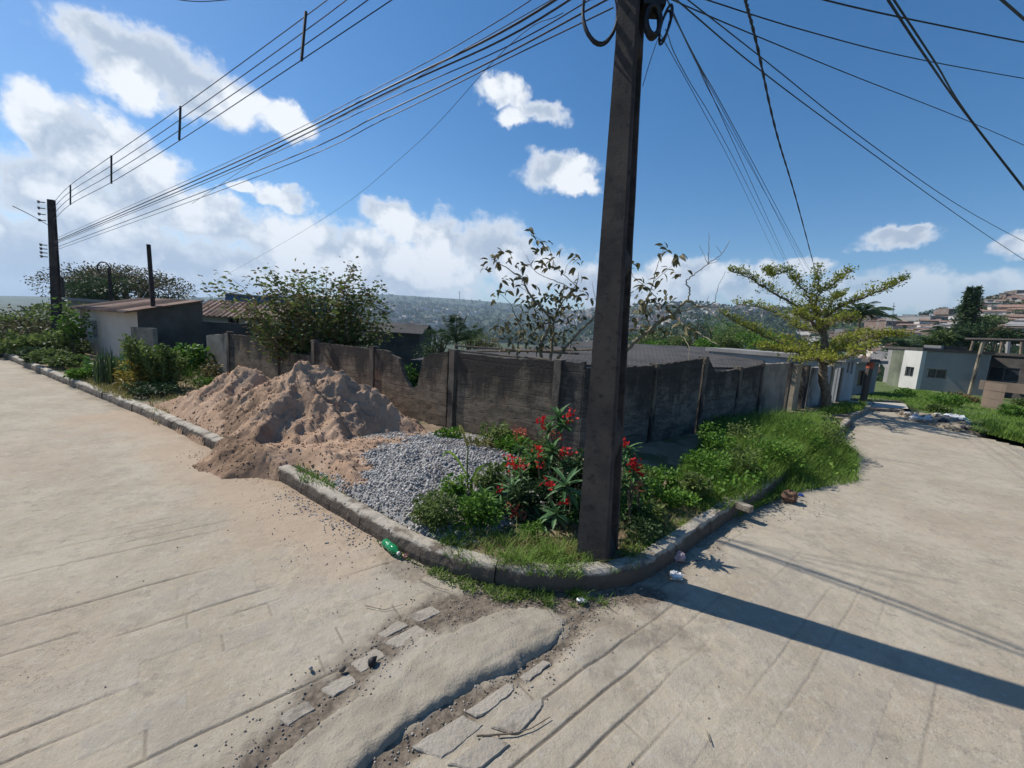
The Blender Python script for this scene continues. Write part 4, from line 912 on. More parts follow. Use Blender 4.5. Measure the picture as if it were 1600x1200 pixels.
scatter_line(g2((200, 900), (500, 900), (900, 1100), (1300, 1000)), 110, 1.0, (.002, .008), m_peb, 'pebbles', 'few tiny dark stones scattered over the open street')
scatter_line(g2((940, 930), (1010, 920), (1080, 880), (1150, 820), (1300, 790)), 260, .12, (.003, .011), m_peb, 'grit', 'grit along the kerb of the right street')
# sand crumbs round the heap
scatter_line(g2((300, 705), (345, 735), (420, 752), (470, 765)), 150, .10, (.003, .010), m_sand, 'sand_crumbs', 'crumbs of damp sand where the heap spills onto the street')
me = big.data; co = np.empty(len(me.vertices)*3, np.float32); me.vertices.foreach_get('co', co); co = co.reshape(-1, 3); idx = RNG.integers(0, len(co), 4200)
P = co[idx]; stones(P+[0, 0, .004], RNG.uniform(.006, .030, 4200)*RNG.random(4200)**.7, m_sand, 'sand_lumps', big, kind='stuff', flat=.7, vs=.35)
me = low_.data; co = np.empty(len(me.vertices)*3, np.float32); me.vertices.foreach_get('co', co); co = co.reshape(-1, 3); idx = RNG.integers(0, len(co), 900)
stones(co[idx], RNG.uniform(.01, .035, 900)*RNG.random(900)**.5, m_sand, 'sand_lumps', low_, kind='stuff', vs=.2)
for i, (x, y, s_, l_) in enumerate([(582, 1033, .035, 'black angular stone in the dirt left of the cement hump'), (535, 1045, .030, 'small dark stone beside the long groove left of the hump'), (486, 1044, .020, 'flat pale chip on the slabs left of the hump')]):
    p = gp(x, y, .02); stones(np.array([p]), [s_], m_dark if i == 0 else m_peb, 'stone', label=l_, category='stone') if False else tag(stones(np.array([p]), [s_], m_dark if i == 0 else m_peb, 'stone'), l_, 'stone')

# ------------------------------------------------------------------ utility poles
m_pole = mat('weathered_pole_concrete', (0.034, 0.030, 0.030), (0.068, 0.058, 0.052), 3, .93, .45, 90, c3=(0.12, 0.10, 0.085), s3=2.5, t3=(.62, .78), streak=True, c4=(0.022, 0.021, 0.022), s4=14, t4=(.5, .75))
def tee_pole(label, base, top_px, H, w1, w2, yaw, taper, pockets, group=None):
    root = empty('utility_pole', base, label=label, cat='utility pole')
    base = np.array(base); tp_ = np.array(top_px) if top_px is not None else base+[0, 0, 1.]
    ax = (tp_-base); ax /= ax[2]
    e1 = np.array([math.cos(yaw), math.sin(yaw), 0]); e2 = np.array([-math.sin(yaw), math.cos(yaw), 0])   # e1 along wide face, e2 away
    # outline: H profile with the channel on the +e1 side (and one on the other side)
    zs = sorted(set([-0.6]+[z for p in pockets for z in (p-.05, p+.05)]+list(np.arange(0, H, .35))+[H]))
    def ring(z):
        k = (1-taper*max(z, 0)/H) if taper < 1 else (1-.094*min(max(z, 0), 5.4)-.012*max(z-5.4, 0)); a = w1*k/2; b_ = w2*k/2
        insole = min([abs(z-p) for p in pockets]+[9]) < .09 or z < 0.15 or z > H-.2
        c = 0.0 if insole else 0.10*k
        g = 0.055*k
        pts = [(-a, -b_), (a-.02, -b_-.004), (a, -b_+.015), (a, -b_+g), (a-c, -b_+g+.015), (a-c, b_-g-.015), (a, b_-g), (a, b_), (-a, b_), (-a, b_-g), (-a+c, b_-g-.015), (-a+c, -b_+g+.015), (-a, -b_+g)]
        o = ax*z
        return [tuple(o+e1*(x+.004*(random.random()-.5))+e2*(y+.004*(random.random()-.5))) for x, y in pts]
    V = []; n = 13
    for z in zs: V += ring(z)
    F = [(k*n+i, k*n+(i+1) % n, (k+1)*n+(i+1) % n, (k+1)*n+i) for k in range(len(zs)-1) for i in range(n)]+[tuple(range(n))[::-1], tuple(range((len(zs)-1)*n, len(zs)*n))]
    MB().add(V, F).build('shaft', m_pole, root)
    return root, ax
PB = gp(934, 859, KH); r_p = math.hypot(PB[0], PB[1])
pole, pax = tee_pole('big dark weathered concrete pole standing among the red flowering plants at the corner', PB, D(988, 0, r_p+.02), 8.6, .285, .37, RAD(-28), 2, [1.12, 2.62, 4.3, 6.0])
def on_pole(z): return PB+pax*z
# clamp band, bracket box and cable coils
bz = float(D(1000, 6, r_p)[2]-PB[2])
MB().box(D(1020, -2, r_p+.02)-PB, (.085, .08, .09)).build('junction_box', m_dark, pole)
MB().box(on_pole(bz+.05)-PB, (.105, .10, .02)).build('clamp_band', m_steel, pole)
def coil(cx, cy, rx, ry, d, r, turns, label, tilt=0.0, m=m_wire):
    c = D(cx, cy, d); R_ = RGT; U_ = UPV; s = d/FPX*math.sqrt(1+((cx-800)/FPX)**2)
    s = 1/ (FPX/ (np.array(c-CAM)@_f))
    P = []
    for i in range(turns*28+1):
        a = i/28*2*math.pi; k = 1+.04*math.sin(a*.37+cx); P.append(c+R_*(math.cos(a+.3)*rx*k*s+tilt*math.sin(a)*ry*s)+U_*(math.sin(a+.3)*ry*k*s)+_f*(.03*math.sin(a*.7)+.0))
    return tag(MB().tube(P, r, 6).build('cable_coil', m), label, 'cable coil')
coil(938, 18, 27, 50, r_p-.02, .008, 3, 'large loop of black cable hanging left of the big pole top')
coil(1020, 34, 11, 22, r_p-.05, .016, 3, 'thick small coil of black cable tucked right against the big pole')
coil(1040, 38, 8, 26, r_p-.02, .009, 2, 'thin slanting cable loop furthest right of the big pole', tilt=.25)
# left pole with racks
LP = tp(92, 552)
LP = np.array([LP[0], LP[1], float(terrain(LP[0], LP[1]))]); rl = math.hypot(LP[0], LP[1])
lt = D(80, 312, rl)
root, lax = tee_pole('dark concrete pole with insulator racks at the far left kerb', LP, lt, float(lt[2]), .30, .22, RAD(20), .35, [2.2, 4.5], None)
for k, (y0, y1) in enumerate([(318, 346), (384, 402)]):
    for j in range(4):
        z = float(D(80, y0+(y1-y0)*j/3, rl)[2]-LP[2]); c = lax*z
        MB().tube([c+np.array([-.15, -.1, 0]), c+np.array([-.34, -.16, 0])], .02, 6).build('bracket', m_steel, root)
        MB().tube([c+np.array([-.34, -.16, -.05]), c+np.array([-.34, -.16, .05])], [.03, .045], 8).build('insulator', m_greyp, root)
# two slim posts and a hooked pipe among the houses
for (xb, yb, xt, yt, d, r, lab) in [(245, 556, 232, 382, 19.5, .095, 'bare leaning post without wires rising beside the soot-dark house wall'),
                                    (175, 480, 170, 420, 27.5, .10, 'thin dark post topped by a curved pipe on the tiled roof'),
                                    (100, 470, 97, 433, 40, .12, 'distant slim pole just right of the far left utility pole')]:
    b0 = D(xb, yb, d); t0 = D(xt, yt, d)
    pr = empty('post', b0, label=lab, cat='post'); MB().box((t0-b0)*.5, (r, r*.8, float(t0[2]-b0[2])/2), R=None).build('shaft', m_pole, pr) if False else MB().tube([(0, 0, -.6), (t0-b0)*.5, t0-b0], [r, r*.93, r*.86], 4).build('shaft', m_pole, pr)
    if xt == 170:
        P = [(t0-b0)+np.array([math.cos(a)*.28-.25, 0, math.sin(a)*.28+.02]) for a in np.linspace(0, 3.6, 12)]; MB().tube(P, .03, 5).build('bent_pipe', m_dark, pr)
# steel post at the wall below the bare post
# ------------------------------------------------------------------ cables
def cable(pts, r, label, group=None, sag=0.0, name='power_cable', n=26):
    """pts: (x, y, distance) knots; smooth curve through them"""
    K = [D(*p) for p in pts]
    P = np.array(catmull(K, max(3, n//max(1, len(K)-1))))
    return tag(MB().tube(P, r, 5).build(name, m_wire), label, 'cable', group)
gB = 'four low-voltage lines held apart by spacer rods'
for i, pts in enumerate([[(560, -40, 6.6), (482, 22, 8), (281, 169, 12.2), (174, 244, 16.5), (109, 290, 21.5), (84, 316, 25.6)],
                         [(592, -40, 6.6), (480, 46, 8), (283, 186, 12.2), (174, 259, 16.5), (109, 300, 21.5), (82, 326, 25.6)],
                         [(630, -40, 6.6), (478, 69, 8), (283, 202, 12.2), (174, 272, 16.5), (109, 310, 21.5), (82, 336, 25.6)],
                         [(672, -40, 6.6), (474, 92, 8), (285, 217, 12.2), (174, 285, 16.5), (109, 320, 21.5), (82, 346, 25.6)]]):
    cable(pts, .0075, ['top', 'second from top', 'third from top', 'lowest'][i]+' of the four parallel lines joined by spacer rods at upper left', gB)
for x0, y0, x1, y1, d, w_ in [(478, 18, 471, 95, 8, 'nearest and largest'), (282, 166, 280, 219, 12.2, 'second largest'), (174, 243, 174, 287, 16.5, 'third largest'), (110, 289, 110, 320, 21.5, 'farthest and faintest')]:
    tag(MB().tube([D(x0, y0, d), D(x1, y1, d)], .022, 6).build('spacer_rod', m_dark), w_+' spacer rod hanging across the four parallel lines', 'spacer', 'spacer rods on the lines')
gA = 'bundle of cables from the far left pole to the big pole'
for i, (pts, r) in enumerate([([(84, 378, 25.4), (350, 262, 11.5), (600, 140, 6.6), (780, 52, 4.8), (960, -60, 3.8)], .012),
                              ([(84, 380, 25.4), (352, 268, 11.5), (602, 146, 6.6), (785, 62, 4.8), (960, -45, 3.8)], .010),
                              ([(84, 382, 25.4), (340, 278, 11.8), (600, 158, 6.6), (790, 74, 4.8), (955, -20, 3.8)], .006),
                              ([(84, 388, 25.4), (400, 268, 10.2), (600, 176, 6.6), (775, 92, 4.8), (962, -8, 3.8)], .008),
                              ([(84, 392, 25.4), (405, 275, 10.2), (605, 184, 6.6), (780, 98, 4.8), (958, 12, 3.8)], .006),
                              ([(300, 318, 13.5), (420, 240, 9.8), (600, 150, 6.6), (700, 92, 5.4), (905, -25, 3.9)], .004),
                              ([(84, 374, 25.4), (350, 256, 11.5), (600, 132, 6.6), (770, 38, 4.9), (930, -70, 3.9)], .005)]):
    cable(pts, r, ['thickest black cable of the bundle sweeping to the far left pole', 'black cable hugging the underside of the thickest one', 'thin cable in the middle of the left bundle', 'upper strand of the lower pair in the left bundle', 'lowest strand of the left bundle', 'loose thin wire wandering across the left bundle', 'topmost thin wire of the left bundle'][i], gA)
cable([(335, 440, 24), (500, 345, 14), (640, 235, 8.5), (790, 76, 5), (880, 20, 4.2)], .0035, 'faint service wire dropping left from the bundle towards the tiled house')
cable([(20, 322, 20), (48, 336, 22), (74, 351, 25.4)], .012, 'short cable entering from the left edge to the far left pole')
cable([(190, -25, 6), (300, 2, 6), (420, -8, 6)], .004, 'thin wire grazing the top edge at the left')
gC = 'fan of cables running down from the big pole to the tiered tree'
for i, (pts, r) in enumerate([([(1040, -6, 3.8), (1090, 97, 6), (1169, 240, 11), (1270, 431, 32)], .0065), ([(1052, 24, 3.9), (1094, 109, 6), (1150, 232, 10.5), (1240, 431, 32)], .0055),
                              ([(1046, 6, 3.9), (1086, 94, 6), (1157, 232, 10.5), (1262, 420, 32)], .0045), ([(1030, 50, 3.9), (1094, 165, 6), (1157, 285, 10.5), (1214, 405, 24)], .0035),
                              ([(1040, 46, 3.9), (1071, 116, 5.5), (1150, 255, 10), (1225, 405, 26)], .0045), ([(1048, 14, 3.9), (1100, 118, 6.3), (1176, 262, 11.5), (1258, 425, 30)], .005)]):
    cable(pts, r, ['rightmost', 'third from right', 'second from right', 'leftmost and faintest', 'second from left', 'third from left'][i]+' cable of the fan dropping from the big pole to the tiered tree', gC)
# the thick twisted one
K = np.array(catmull([D(*p) for p in [(1155, -40, 4.6), (1165, 0, 5), (1184, 75, 6), (1214, 210, 9), (1247, 322, 14), (1277, 435, 28)]], 40))
mb = MB(); a = np.arange(len(K))*0.55
for ph in (0, math.pi): mb.tube(K+np.stack([np.cos(a+ph)*.009, np.zeros(len(K)), np.sin(a+ph)*.009], 1), .010, 5)
tag(mb.build('power_cable', m_wire), 'thick twisted black cable coming down to the crown of the tiered tree', 'cable')
gD = 'cables crossing the upper right sky'
for i, (pts, r, lab) in enumerate([([(1020, -14, 3.9), (1101, 22, 5), (1191, 60, 6), (1337, 120, 8.5), (1517, 191, 13), (1680, 262, 20)], .0065, 'cable sagging from the big pole to the right edge at one fifth of the height'),
    ([(1040, -16, 3.9), (1075, 15, 4.5), (1187, 109, 6), (1337, 221, 9), (1525, 356, 16), (1660, 445, 26)], .007, 'lower of the two long cables slanting to the cloud at the right edge'),
    ([(1035, -30, 3.9), (1075, 0, 4.5), (1195, 94, 6), (1375, 236, 9), (1525, 337, 15), (1660, 408, 25)], .006, 'upper of the two long cables slanting to the cloud at the right edge'),
    ([(1040, -22, 4), (1105, 0, 5), (1262, 49, 6.5), (1442, 94, 9), (1660, 133, 14)], .007, 'flat cable reaching the right edge at one tenth of the height'),
    ([(1220, -20, 5), (1289, 0, 5.5), (1412, 28, 6.5), (1660, 78, 9)], .008, 'highest flat cable near the top right corner'),
    ([(1370, -30, 5), (1388, 0, 5.5), (1450, 94, 7), (1525, 199, 10), (1660, 374, 18)], .011, 'left one of the steep pair crossing the top right corner'),
    ([(1380, -28, 5), (1397, 0, 5.5), (1461, 97, 7), (1529, 202, 10), (1662, 370, 18)], .009, 'right one of the steep pair crossing the top right corner'),
    ([(1530, -30, 5), (1566, 0, 5.3), (1660, 82, 7)], .010, 'short length of cable cutting the extreme top right corner')]): cable(pts, r, lab, gD)
cable([(1028, 60, 3.85), (1016, 95, 3.8), (1004, 135, 3.72)], .003, 'thin slack wire clinging to the right side of the big pole')

# ------------------------------------------------------------------ foliage machinery
def leafgeo(C, A, L, Wd, droop=0.0, fold=0.15, quad=False):
    """C bases, A axes; every leaf a small folded blade"""
    C = np.asarray(C, float); n = len(C); A = A/np.linalg.norm(A, axis=1)[:, None]; L = np.broadcast_to(np.asarray(L, float), (n,))[:, None]; Wd = np.broadcast_to(np.asarray(Wd, float), (n,))[:, None]
    r = RNG.normal(size=(n, 3))+np.array([0, 0, 1.2]); s = np.cross(A, r); s /= np.linalg.norm(s, axis=1)[:, None]+1e-9; nm = np.cross(s, A)
    tip = C+A*L-np.array([0, 0, 1])*L*droop
    m1 = C+A*L*.38-np.array([0, 0, 1])*L*droop*.2
    if quad:
        V = np.stack([C, m1+s*Wd/2, tip, m1-s*Wd/2], 1).reshape(-1, 3); F = (np.arange(n)*4)[:, None]+np.array([[0, 1, 2, 3]]); return V, F
    m2 = C+A*L*.72-np.array([0, 0, 1])*L*droop*.55
    up = nm*Wd*fold
    V = np.stack([C, m1, m2, tip, m1+s*Wd/2+up, m2+s*Wd*.38+up, m1-s*Wd/2+up, m2-s*Wd*.38+up], 1).reshape(-1, 3)
    f = np.array([[0, 4, 1, 1], [1, 4, 5, 2], [2, 5, 3, 3], [0, 1, 6, 6], [1, 2, 7, 6], [2, 3, 7, 7]])
    f3 = np.array([[0, 4, 1], [1, 4, 5], [1, 5, 2], [2, 5, 3], [0, 1, 6], [1, 2, 7], [1, 7, 6], [2, 3, 7]])
    F = ((np.arange(n)*8)[:, None, None]+f3[None]).reshape(-1, 3); return V, F
def foliage(name, parent, C, A, L, Wd, m, quad=True, droop=.1, v=None, **k):
    V, F = leafgeo(C, A, L, Wd, droop, quad=quad); per = 4 if quad else 8
    vv = RNG.random(len(C)) if v is None else np.clip(v+RNG.uniform(-.25, .25, len(C)), 0, 1)
    return link(name, fastmesh(name, V, F, m, {'v': np.repeat(vv, per)}), parent, **k)
def rdir(n, up=0.3): d = RNG.normal(size=(n, 3)); d[:, 2] = np.abs(d[:, 2])*.6+up; return d/np.linalg.norm(d, axis=1)[:, None]
def sub(o, P): return np.asarray(P, float)-np.asarray(o, float)

m_lf_guava = leafmat('guava_leaf', (0.056, 0.100, 0.025), (0.188, 0.237, 0.069), .6, .35)
m_lf_brown = leafmat('browning_leaf', (0.078, 0.098, 0.039), (0.260, 0.189, 0.078))
m_lf_big = leafmat('leathery_leaf', (0.062, 0.077, 0.035), (0.194, 0.156, 0.075))
m_lf_yel = leafmat('yellow_green_leaf', (0.120, 0.168, 0.024), (0.324, 0.336, 0.048), .5, .4)
m_lf_dark = leafmat('dark_leaf', (0.018, 0.042, 0.018), (0.068, 0.112, 0.038))
m_lf_olive = leafmat('olive_leaf', (0.036, 0.049, 0.019), (0.143, 0.124, 0.058))
m_lf_fresh = leafmat('fresh_leaf', (0.050, 0.125, 0.019), (0.150, 0.275, 0.037), .5, .35)
m_lf_thorn = leafmat('thorn_leaf', (0.033, 0.094, 0.024), (0.094, 0.193, 0.055), .38, .2)
m_lf_blue = leafmat('blue_green_leaf', (0.05, 0.12, 0.045), (0.13, 0.24, 0.10), .45, .2)
m_grass = leafmat('grass_blade', (0.068, 0.149, 0.020), (0.230, 0.338, 0.061), .6, .35)
m_grassy = leafmat('dry_grass_blade', (0.132, 0.143, 0.039), (0.396, 0.330, 0.143), .7, .3)
m_red = leafmat('red_bract', (0.45, 0.015, 0.02), (0.75, 0.06, 0.05), .5, .3)
m_pink = leafmat('faded_pink_bract', (0.50, 0.10, 0.06), (0.62, 0.22, 0.14), .5, .3)
m_stem = mat('thorny_stem', (0.09, 0.075, 0.05), (0.15, 0.13, 0.08), 20, .9, .5)
m_gstem = mat('green_stem', (0.08, 0.13, 0.04), (0.14, 0.18, 0.06), 10, .7)
m_croton = leafmat('croton_leaf', (0.12, 0.10, 0.03), (0.42, 0.32, 0.05), .45, .3)
m_varieg = leafmat('variegated_leaf', (0.03, 0.11, 0.03), (0.14, 0.26, 0.08), .4, .2)

def limb(mb, pts, r0, r1, wob=0.03, n=6):
    K = np.array(catmull(pts, 6)); k = len(K); K[1:-1] += RNG.normal(0, wob, (k-2, 3)); mb.tube(K, np.linspace(r0, r1, k), n); return K

# ---- the tiered young tree on the right street
TB = gp(1290, 646); dT = math.hypot(TB[0], TB[1])
tt = empty('tiered_tree', TB, label='young tree with flat tiers of small yellow-green leaves beside the right street', cat='tree')
o3 = TB
def Tp(x, y, dz=0.0): return sub(o3, D(x, y, dT+dz))
mbt = MB(); trunk = limb(mbt, [Tp(1290, 652), Tp(1291, 620), Tp(1286, 590), Tp(1286, 560), Tp(1288, 530), Tp(1283, 505)], .15, .085, .012, 9); mbt.build('trunk', m_bark, tt, smooth=True)
mbl = MB(); LC = []; LA = []
TL = [([(1284, 522, 0), (1249, 482, -.2), (1206, 456, -.3), (1173, 435, -.4), (1142, 423, -.5)], .05), ([(1290, 515, 0), (1304, 484, .1), (1349, 465, .2), (1384, 451, .3), (1410, 438, .4)], .05),
      ([(1284, 522, 0), (1254, 515, .5), (1230, 499, .9), (1192, 482, 1.4), (1150, 474, 1.8)], .035), ([(1287, 544, 0), (1247, 546, -.6), (1187, 522, -1.0), (1160, 508, -1.2), (1126, 488, -1.3)], .045),
      ([(1288, 568, 0), (1254, 553, -.9), (1215, 548, -1.4), (1187, 544, -1.7)], .035), ([(1288, 546, 0), (1337, 534, -.3), (1380, 525, -.5), (1412, 527, -.6)], .04),
      ([(1290, 570, 0), (1325, 556, -1.0), (1362, 542, -1.5)], .035), ([(1283, 515, 0), (1273, 487, 0), (1261, 461, .1), (1242, 439, .2), (1230, 424, .3)], .035),
      ([(1283, 505, 0), (1275, 480, 0), (1278, 451, 0), (1277, 420, 0)], .04), ([(1278, 462, 0), (1301, 444, .3), (1326, 425, .5)], .025),
      ([(1287, 545, 0), (1300, 540, 1.0), (1325, 528, 1.8), (1350, 520, 2.4)], .035), ([(1287, 548, 0), (1262, 540, 1.0), (1222, 530, 2.0)], .035),
      ([(1287, 560, 0), (1292, 560, -1.2), (1296, 566, -2.1)], .035), ([(1287, 560, 0), (1270, 560, -1.0), (1245, 568, -1.9)], .035),
      ([(1284, 520, 0), (1262, 500, -.8), (1240, 490, -1.2)], .03), ([(1284, 520, 0), (1305, 502, -.7), (1335, 496, -1.2)], .03), ([(1283, 508, 0), (1300, 470, .6), (1318, 462, .9)], .025), ([(1230, 424, .3), (1206, 430, .5), (1196, 423, .6)], .014), ([(1284, 560, 0), (1310, 548, -.4), (1345, 552, -.7)], .03)]
for pts, r in TL:
    K = limb(mbl, [Tp(*p) for p in pts], r, .010, .018, 6); n = len(K)
    for i in range(int(n*.18), n):
        for _ in range(5):
            base = K[i]; dirh = RNG.normal(size=3)*[1, 1, .25]; dirh /= np.linalg.norm(dirh)
            tl = RNG.uniform(.10, .42)*(1.1-.5*i/n); e = base+dirh*tl+[0, 0, RNG.uniform(.0, .16)]
            mbl.tube([base, (base+e)/2+[0, 0, -.015], e], [.008, .006, .003], 3, cap=False)
            k = RNG.integers(6, 13)
            LC.append(base+(e-base)*RNG.uniform(.3, 1.1, (k, 1))+RNG.normal(0, .045, (k, 3))+[0, 0, .02]); LA.append(rdir(k, .55))
mbl.build('branches', m_bark, tt)
C = np.vstack(LC); A = np.vstack(LA)
hh_ = sub(0, C[:, 2]); low_v = np.clip(1.1-(C[:, 2]-C[:, 2].min())/(np.ptp(C[:, 2]))*.8, .1, 1)
foliage('foliage', tt, C, A, RNG.uniform(.055, .105, len(C)), .045, m_lf_yel, v=low_v, kind='stuff')

# ---- large-leaved half bare tree behind the wall
bt0 = D(858, 562, 11.2); bt0[2] = -0.4
bt = empty('large_leaved_tree', bt0, label='half bare tree with big leathery leaves and pale crooked limbs behind the corner wall', cat='tree')
def Bp(x, y, d=11.2): return sub(bt0, D(x, y, d))
mb = MB()
BL = [([(846, 600, 11.2), (846, 560, 11.2), (844, 540, 11.1), (854, 520, 11.0), (858, 496, 11), (828, 460, 10.8), (816, 436, 10.7), (800, 424, 10.6), (768, 404, 10.5)], .06, .008),
      ([(850, 600, 11.2), (860, 560, 11.2), (864, 520, 11.3), (866, 500, 11.4), (880, 470, 11.4), (900, 445, 11.5), (904, 425, 11.5)], .055, .007),
      ([(856, 600, 11.2), (872, 560, 11), (886, 540, 10.9), (918, 506, 10.8), (944, 484, 10.7), (990, 455, 10.6)], .055, .012),
      ([(812, 600, 11), (808, 556, 10.9), (810, 536, 10.9), (818, 524, 10.9), (808, 500, 10.8), (800, 478, 10.8)], .04, .01),
      ([(940, 600, 10.6), (965, 568, 10.5), (985, 540, 10.4), (1011, 520, 10.4), (1030, 503, 10.4), (1054, 490, 10.4), (1064, 478, 10.4), (1075, 470, 10.4), (1086, 477, 10.4), (1098, 480, 10.4), (1118, 472, 10.4)], .065, .012),
      ([(1054, 490, 10.4), (1068, 486, 10.3), (1100, 478, 10.1), (1128, 504, 9.9)], .02, .006), ([(1075, 470, 10.4), (1078, 452, 10.4), (1072, 440, 10.4), (1090, 425, 10.4), (1106, 412, 10.4), (1128, 396, 10.4), (1140, 376, 10.4)], .018, .005),
      ([(1106, 412, 10.4), (1108, 385, 10.4), (1107, 362, 10.4)], .009, .003), ([(1106, 412, 10.4), (1097, 392, 10.4), (1092, 382, 10.4)], .006, .003), ([(1106, 412, 10.4), (1118, 410, 10.4), (1125, 404, 10.4)], .006, .003), ([(1128, 396, 10.4), (1118, 384, 10.4)], .005, .003),
      ([(900, 456, 11.5), (880, 444, 11.4), (860, 436, 11.3), (836, 424, 11.2), (822, 398, 11.1)], .014, .005), ([(904, 450, 11.5), (880, 428, 11.4), (866, 412, 11.4), (856, 384, 11.3), (840, 372, 11.3), (829, 364, 11.3)], .012, .004),
      ([(882, 428, 11.4), (888, 412, 11.4), (900, 402, 11.4)], .007, .003), ([(1017, 516, 10.4), (1009, 484, 10.4), (1020, 441, 10.4), (1028, 412, 10.4), (1040, 384, 10.4)], .018, .004), ([(1026, 466, 10.4), (1011, 450, 10.3), (990, 432, 10.3), (984, 412, 10.3)], .010, .004),
      ([(1022, 440, 10.4), (1040, 424, 10.5), (1056, 410, 10.6)], .008, .003), ([(800, 478, 10.8), (785, 462, 10.7), (776, 458, 10.7)], .008, .003), ([(828, 460, 10.8), (812, 448, 10.9), (790, 440, 11)], .008, .003), ([(818, 524, 10.9), (790, 518, 10.6), (770, 514, 10.4)], .012, .004),
      ([(1118, 472, 10.4), (1122, 448, 10.4), (1133, 424, 10.4)], .007, .003), ([(1100, 479, 10.4), (1108, 462, 10.4)], .006, .003), ([(1054, 490, 10.4), (1066, 506, 10.2), (1090, 520, 9.8), (1124, 540, 9.4)], .02, .01), ([(1060, 520, 10), (1076, 540, 9.7), (1074, 575, 9.4)], .012, .006), ([(940, 484, 10.7), (930, 466, 10.9), (926, 440, 11)], .012, .004), ([(854, 520, 11), (838, 500, 10.8), (822, 492, 10.7)], .012, .004)]
for pts, a, b_ in BL: limb(mb, [Bp(*p) for p in pts], a, b_, .008, 6)
mb.build('limbs', m_palebark, bt, smooth=True)
# one leaf mesh, curved; copies
def bigleaf(L, Wd, curl, m, name='leaf'):
    n = 5; V = []; F = []
    for i in range(n):
        t_ = i/(n-1); wv = Wd*math.sin(math.pi*min(1, t_*.92+.06))**.75; x = L*t_; z = -curl*L*t_*t_
        V += [(x, -wv/2, z+wv*.22), (x, 0, z), (x, wv/2, z+wv*.22)]
    for i in range(n-1):
        a = i*3; F += [(a, a+3, a+4, a+1), (a+1, a+4, a+5, a+2)]
    me = bpy.data.meshes.new(name); me.from_pydata(V, [], F); me.materials.append(m); at_ = me.attributes.new('v', 'FLOAT', 'POINT'); at_.data.foreach_set('value', np.full(len(V), curl_v[0], np.float32)); return me
curl_v = [0.5]; LM = []
for v_, cr in [(.1, .35), (.45, .5), (.75, .2), (1.0, .6)]: curl_v[0] = v_; LM.append(bigleaf(.21, .10, cr, m_lf_big))
def place(me, p, d, parent, name='leaf', sc=1.0, roll=None):
    q = Vector(d).to_track_quat('X', 'Z').to_matrix() @ Matrix.Rotation(random.uniform(-.9, .9) if roll is None else roll, 3, 'X')
    o = bpy.data.objects.new(name, me); COL.objects.link(o); o.parent = parent
    o.matrix_local = Matrix.Translation(Vector(p)) @ (q*sc).to_4x4(); return o
LT = [(768, 403, 4), (778, 398, 4), (788, 400, 4), (796, 410, 4), (778, 414, 4), (764, 412, 3), (758, 422, 3), (764, 426, 3), (806, 420, 3), (812, 416, 4), (824, 420, 4), (818, 436, 4), (806, 434, 3), (800, 446, 2), (792, 438, 3), (786, 444, 3), (829, 363, 3), (832, 373, 3), (844, 378, 3), (843, 392, 3), (828, 394, 3), (858, 382, 2), (850, 392, 3),
      (874, 398, 3), (866, 404, 2), (898, 402, 3), (902, 412, 3), (910, 408, 2), (848, 412, 4), (856, 420, 4), (842, 418, 3), (862, 416, 3), (836, 414, 2), (878, 424, 3), (900, 424, 3), (908, 436, 3), (774, 460, 4), (772, 470, 3), (792, 460, 4), (812, 452, 3), (812, 480, 3), (816, 466, 2), (834, 452, 3), (838, 470, 3), (850, 466, 4), (848, 482, 3), (862, 466, 3), (872, 476, 4),
      (884, 452, 3), (892, 462, 4), (902, 468, 4), (914, 464, 4), (920, 470, 3), (884, 486, 3), (866, 486, 3), (840, 490, 3), (828, 496, 4), (842, 510, 4), (826, 510, 3), (820, 480, 3), (858, 520, 3), (846, 530, 4), (834, 524, 3), (870, 528, 3), (852, 544, 3), (840, 548, 2), (822, 540, 2), (800, 500, 3), (790, 512, 3), (782, 516, 3), (770, 516, 2), (800, 530, 2), (780, 532, 2), (890, 510, 3), (906, 500, 3),
      (1038, 384, 2), (1034, 392, 2), (1044, 394, 2), (1030, 400, 2), (1056, 404, 3), (1062, 402, 2), (1050, 408, 2), (1046, 422, 3), (1058, 430, 2), (1066, 436, 2), (1072, 430, 1), (1038, 436, 2), (1030, 432, 2), (1026, 440, 3), (1000, 440, 4), (1006, 450, 4), (990, 420, 2), (984, 402, 1), (994, 414, 2), (1006, 472, 3), (1010, 484, 4), (1002, 484, 3), (1022, 478, 3), (1030, 474, 3), (988, 500, 2), (998, 508, 2), (1042, 512, 3), (1052, 516, 2), (1034, 508, 2), (1128, 422, 1), (1108, 456, 3), (1118, 466, 2), (1122, 476, 2), (1100, 470, 2), (1088, 464, 1), (1140, 474, 1)]
tot = 0
for x, y, k in LT:
    for j in range(min(4, k)):
        if tot >= 298: break
        d = np.array([random.gauss(0, 1), random.gauss(0, .8), random.uniform(-.9, .3)]); p = Bp(x+random.uniform(-4, 4), y-4+random.uniform(-4, 4), (10.4 if x > 960 else 11.1)+random.uniform(-.25, .25))
        place(random.choice(LM), p, d/np.linalg.norm(d), bt, sc=random.uniform(.7, 1.1)); tot += 1

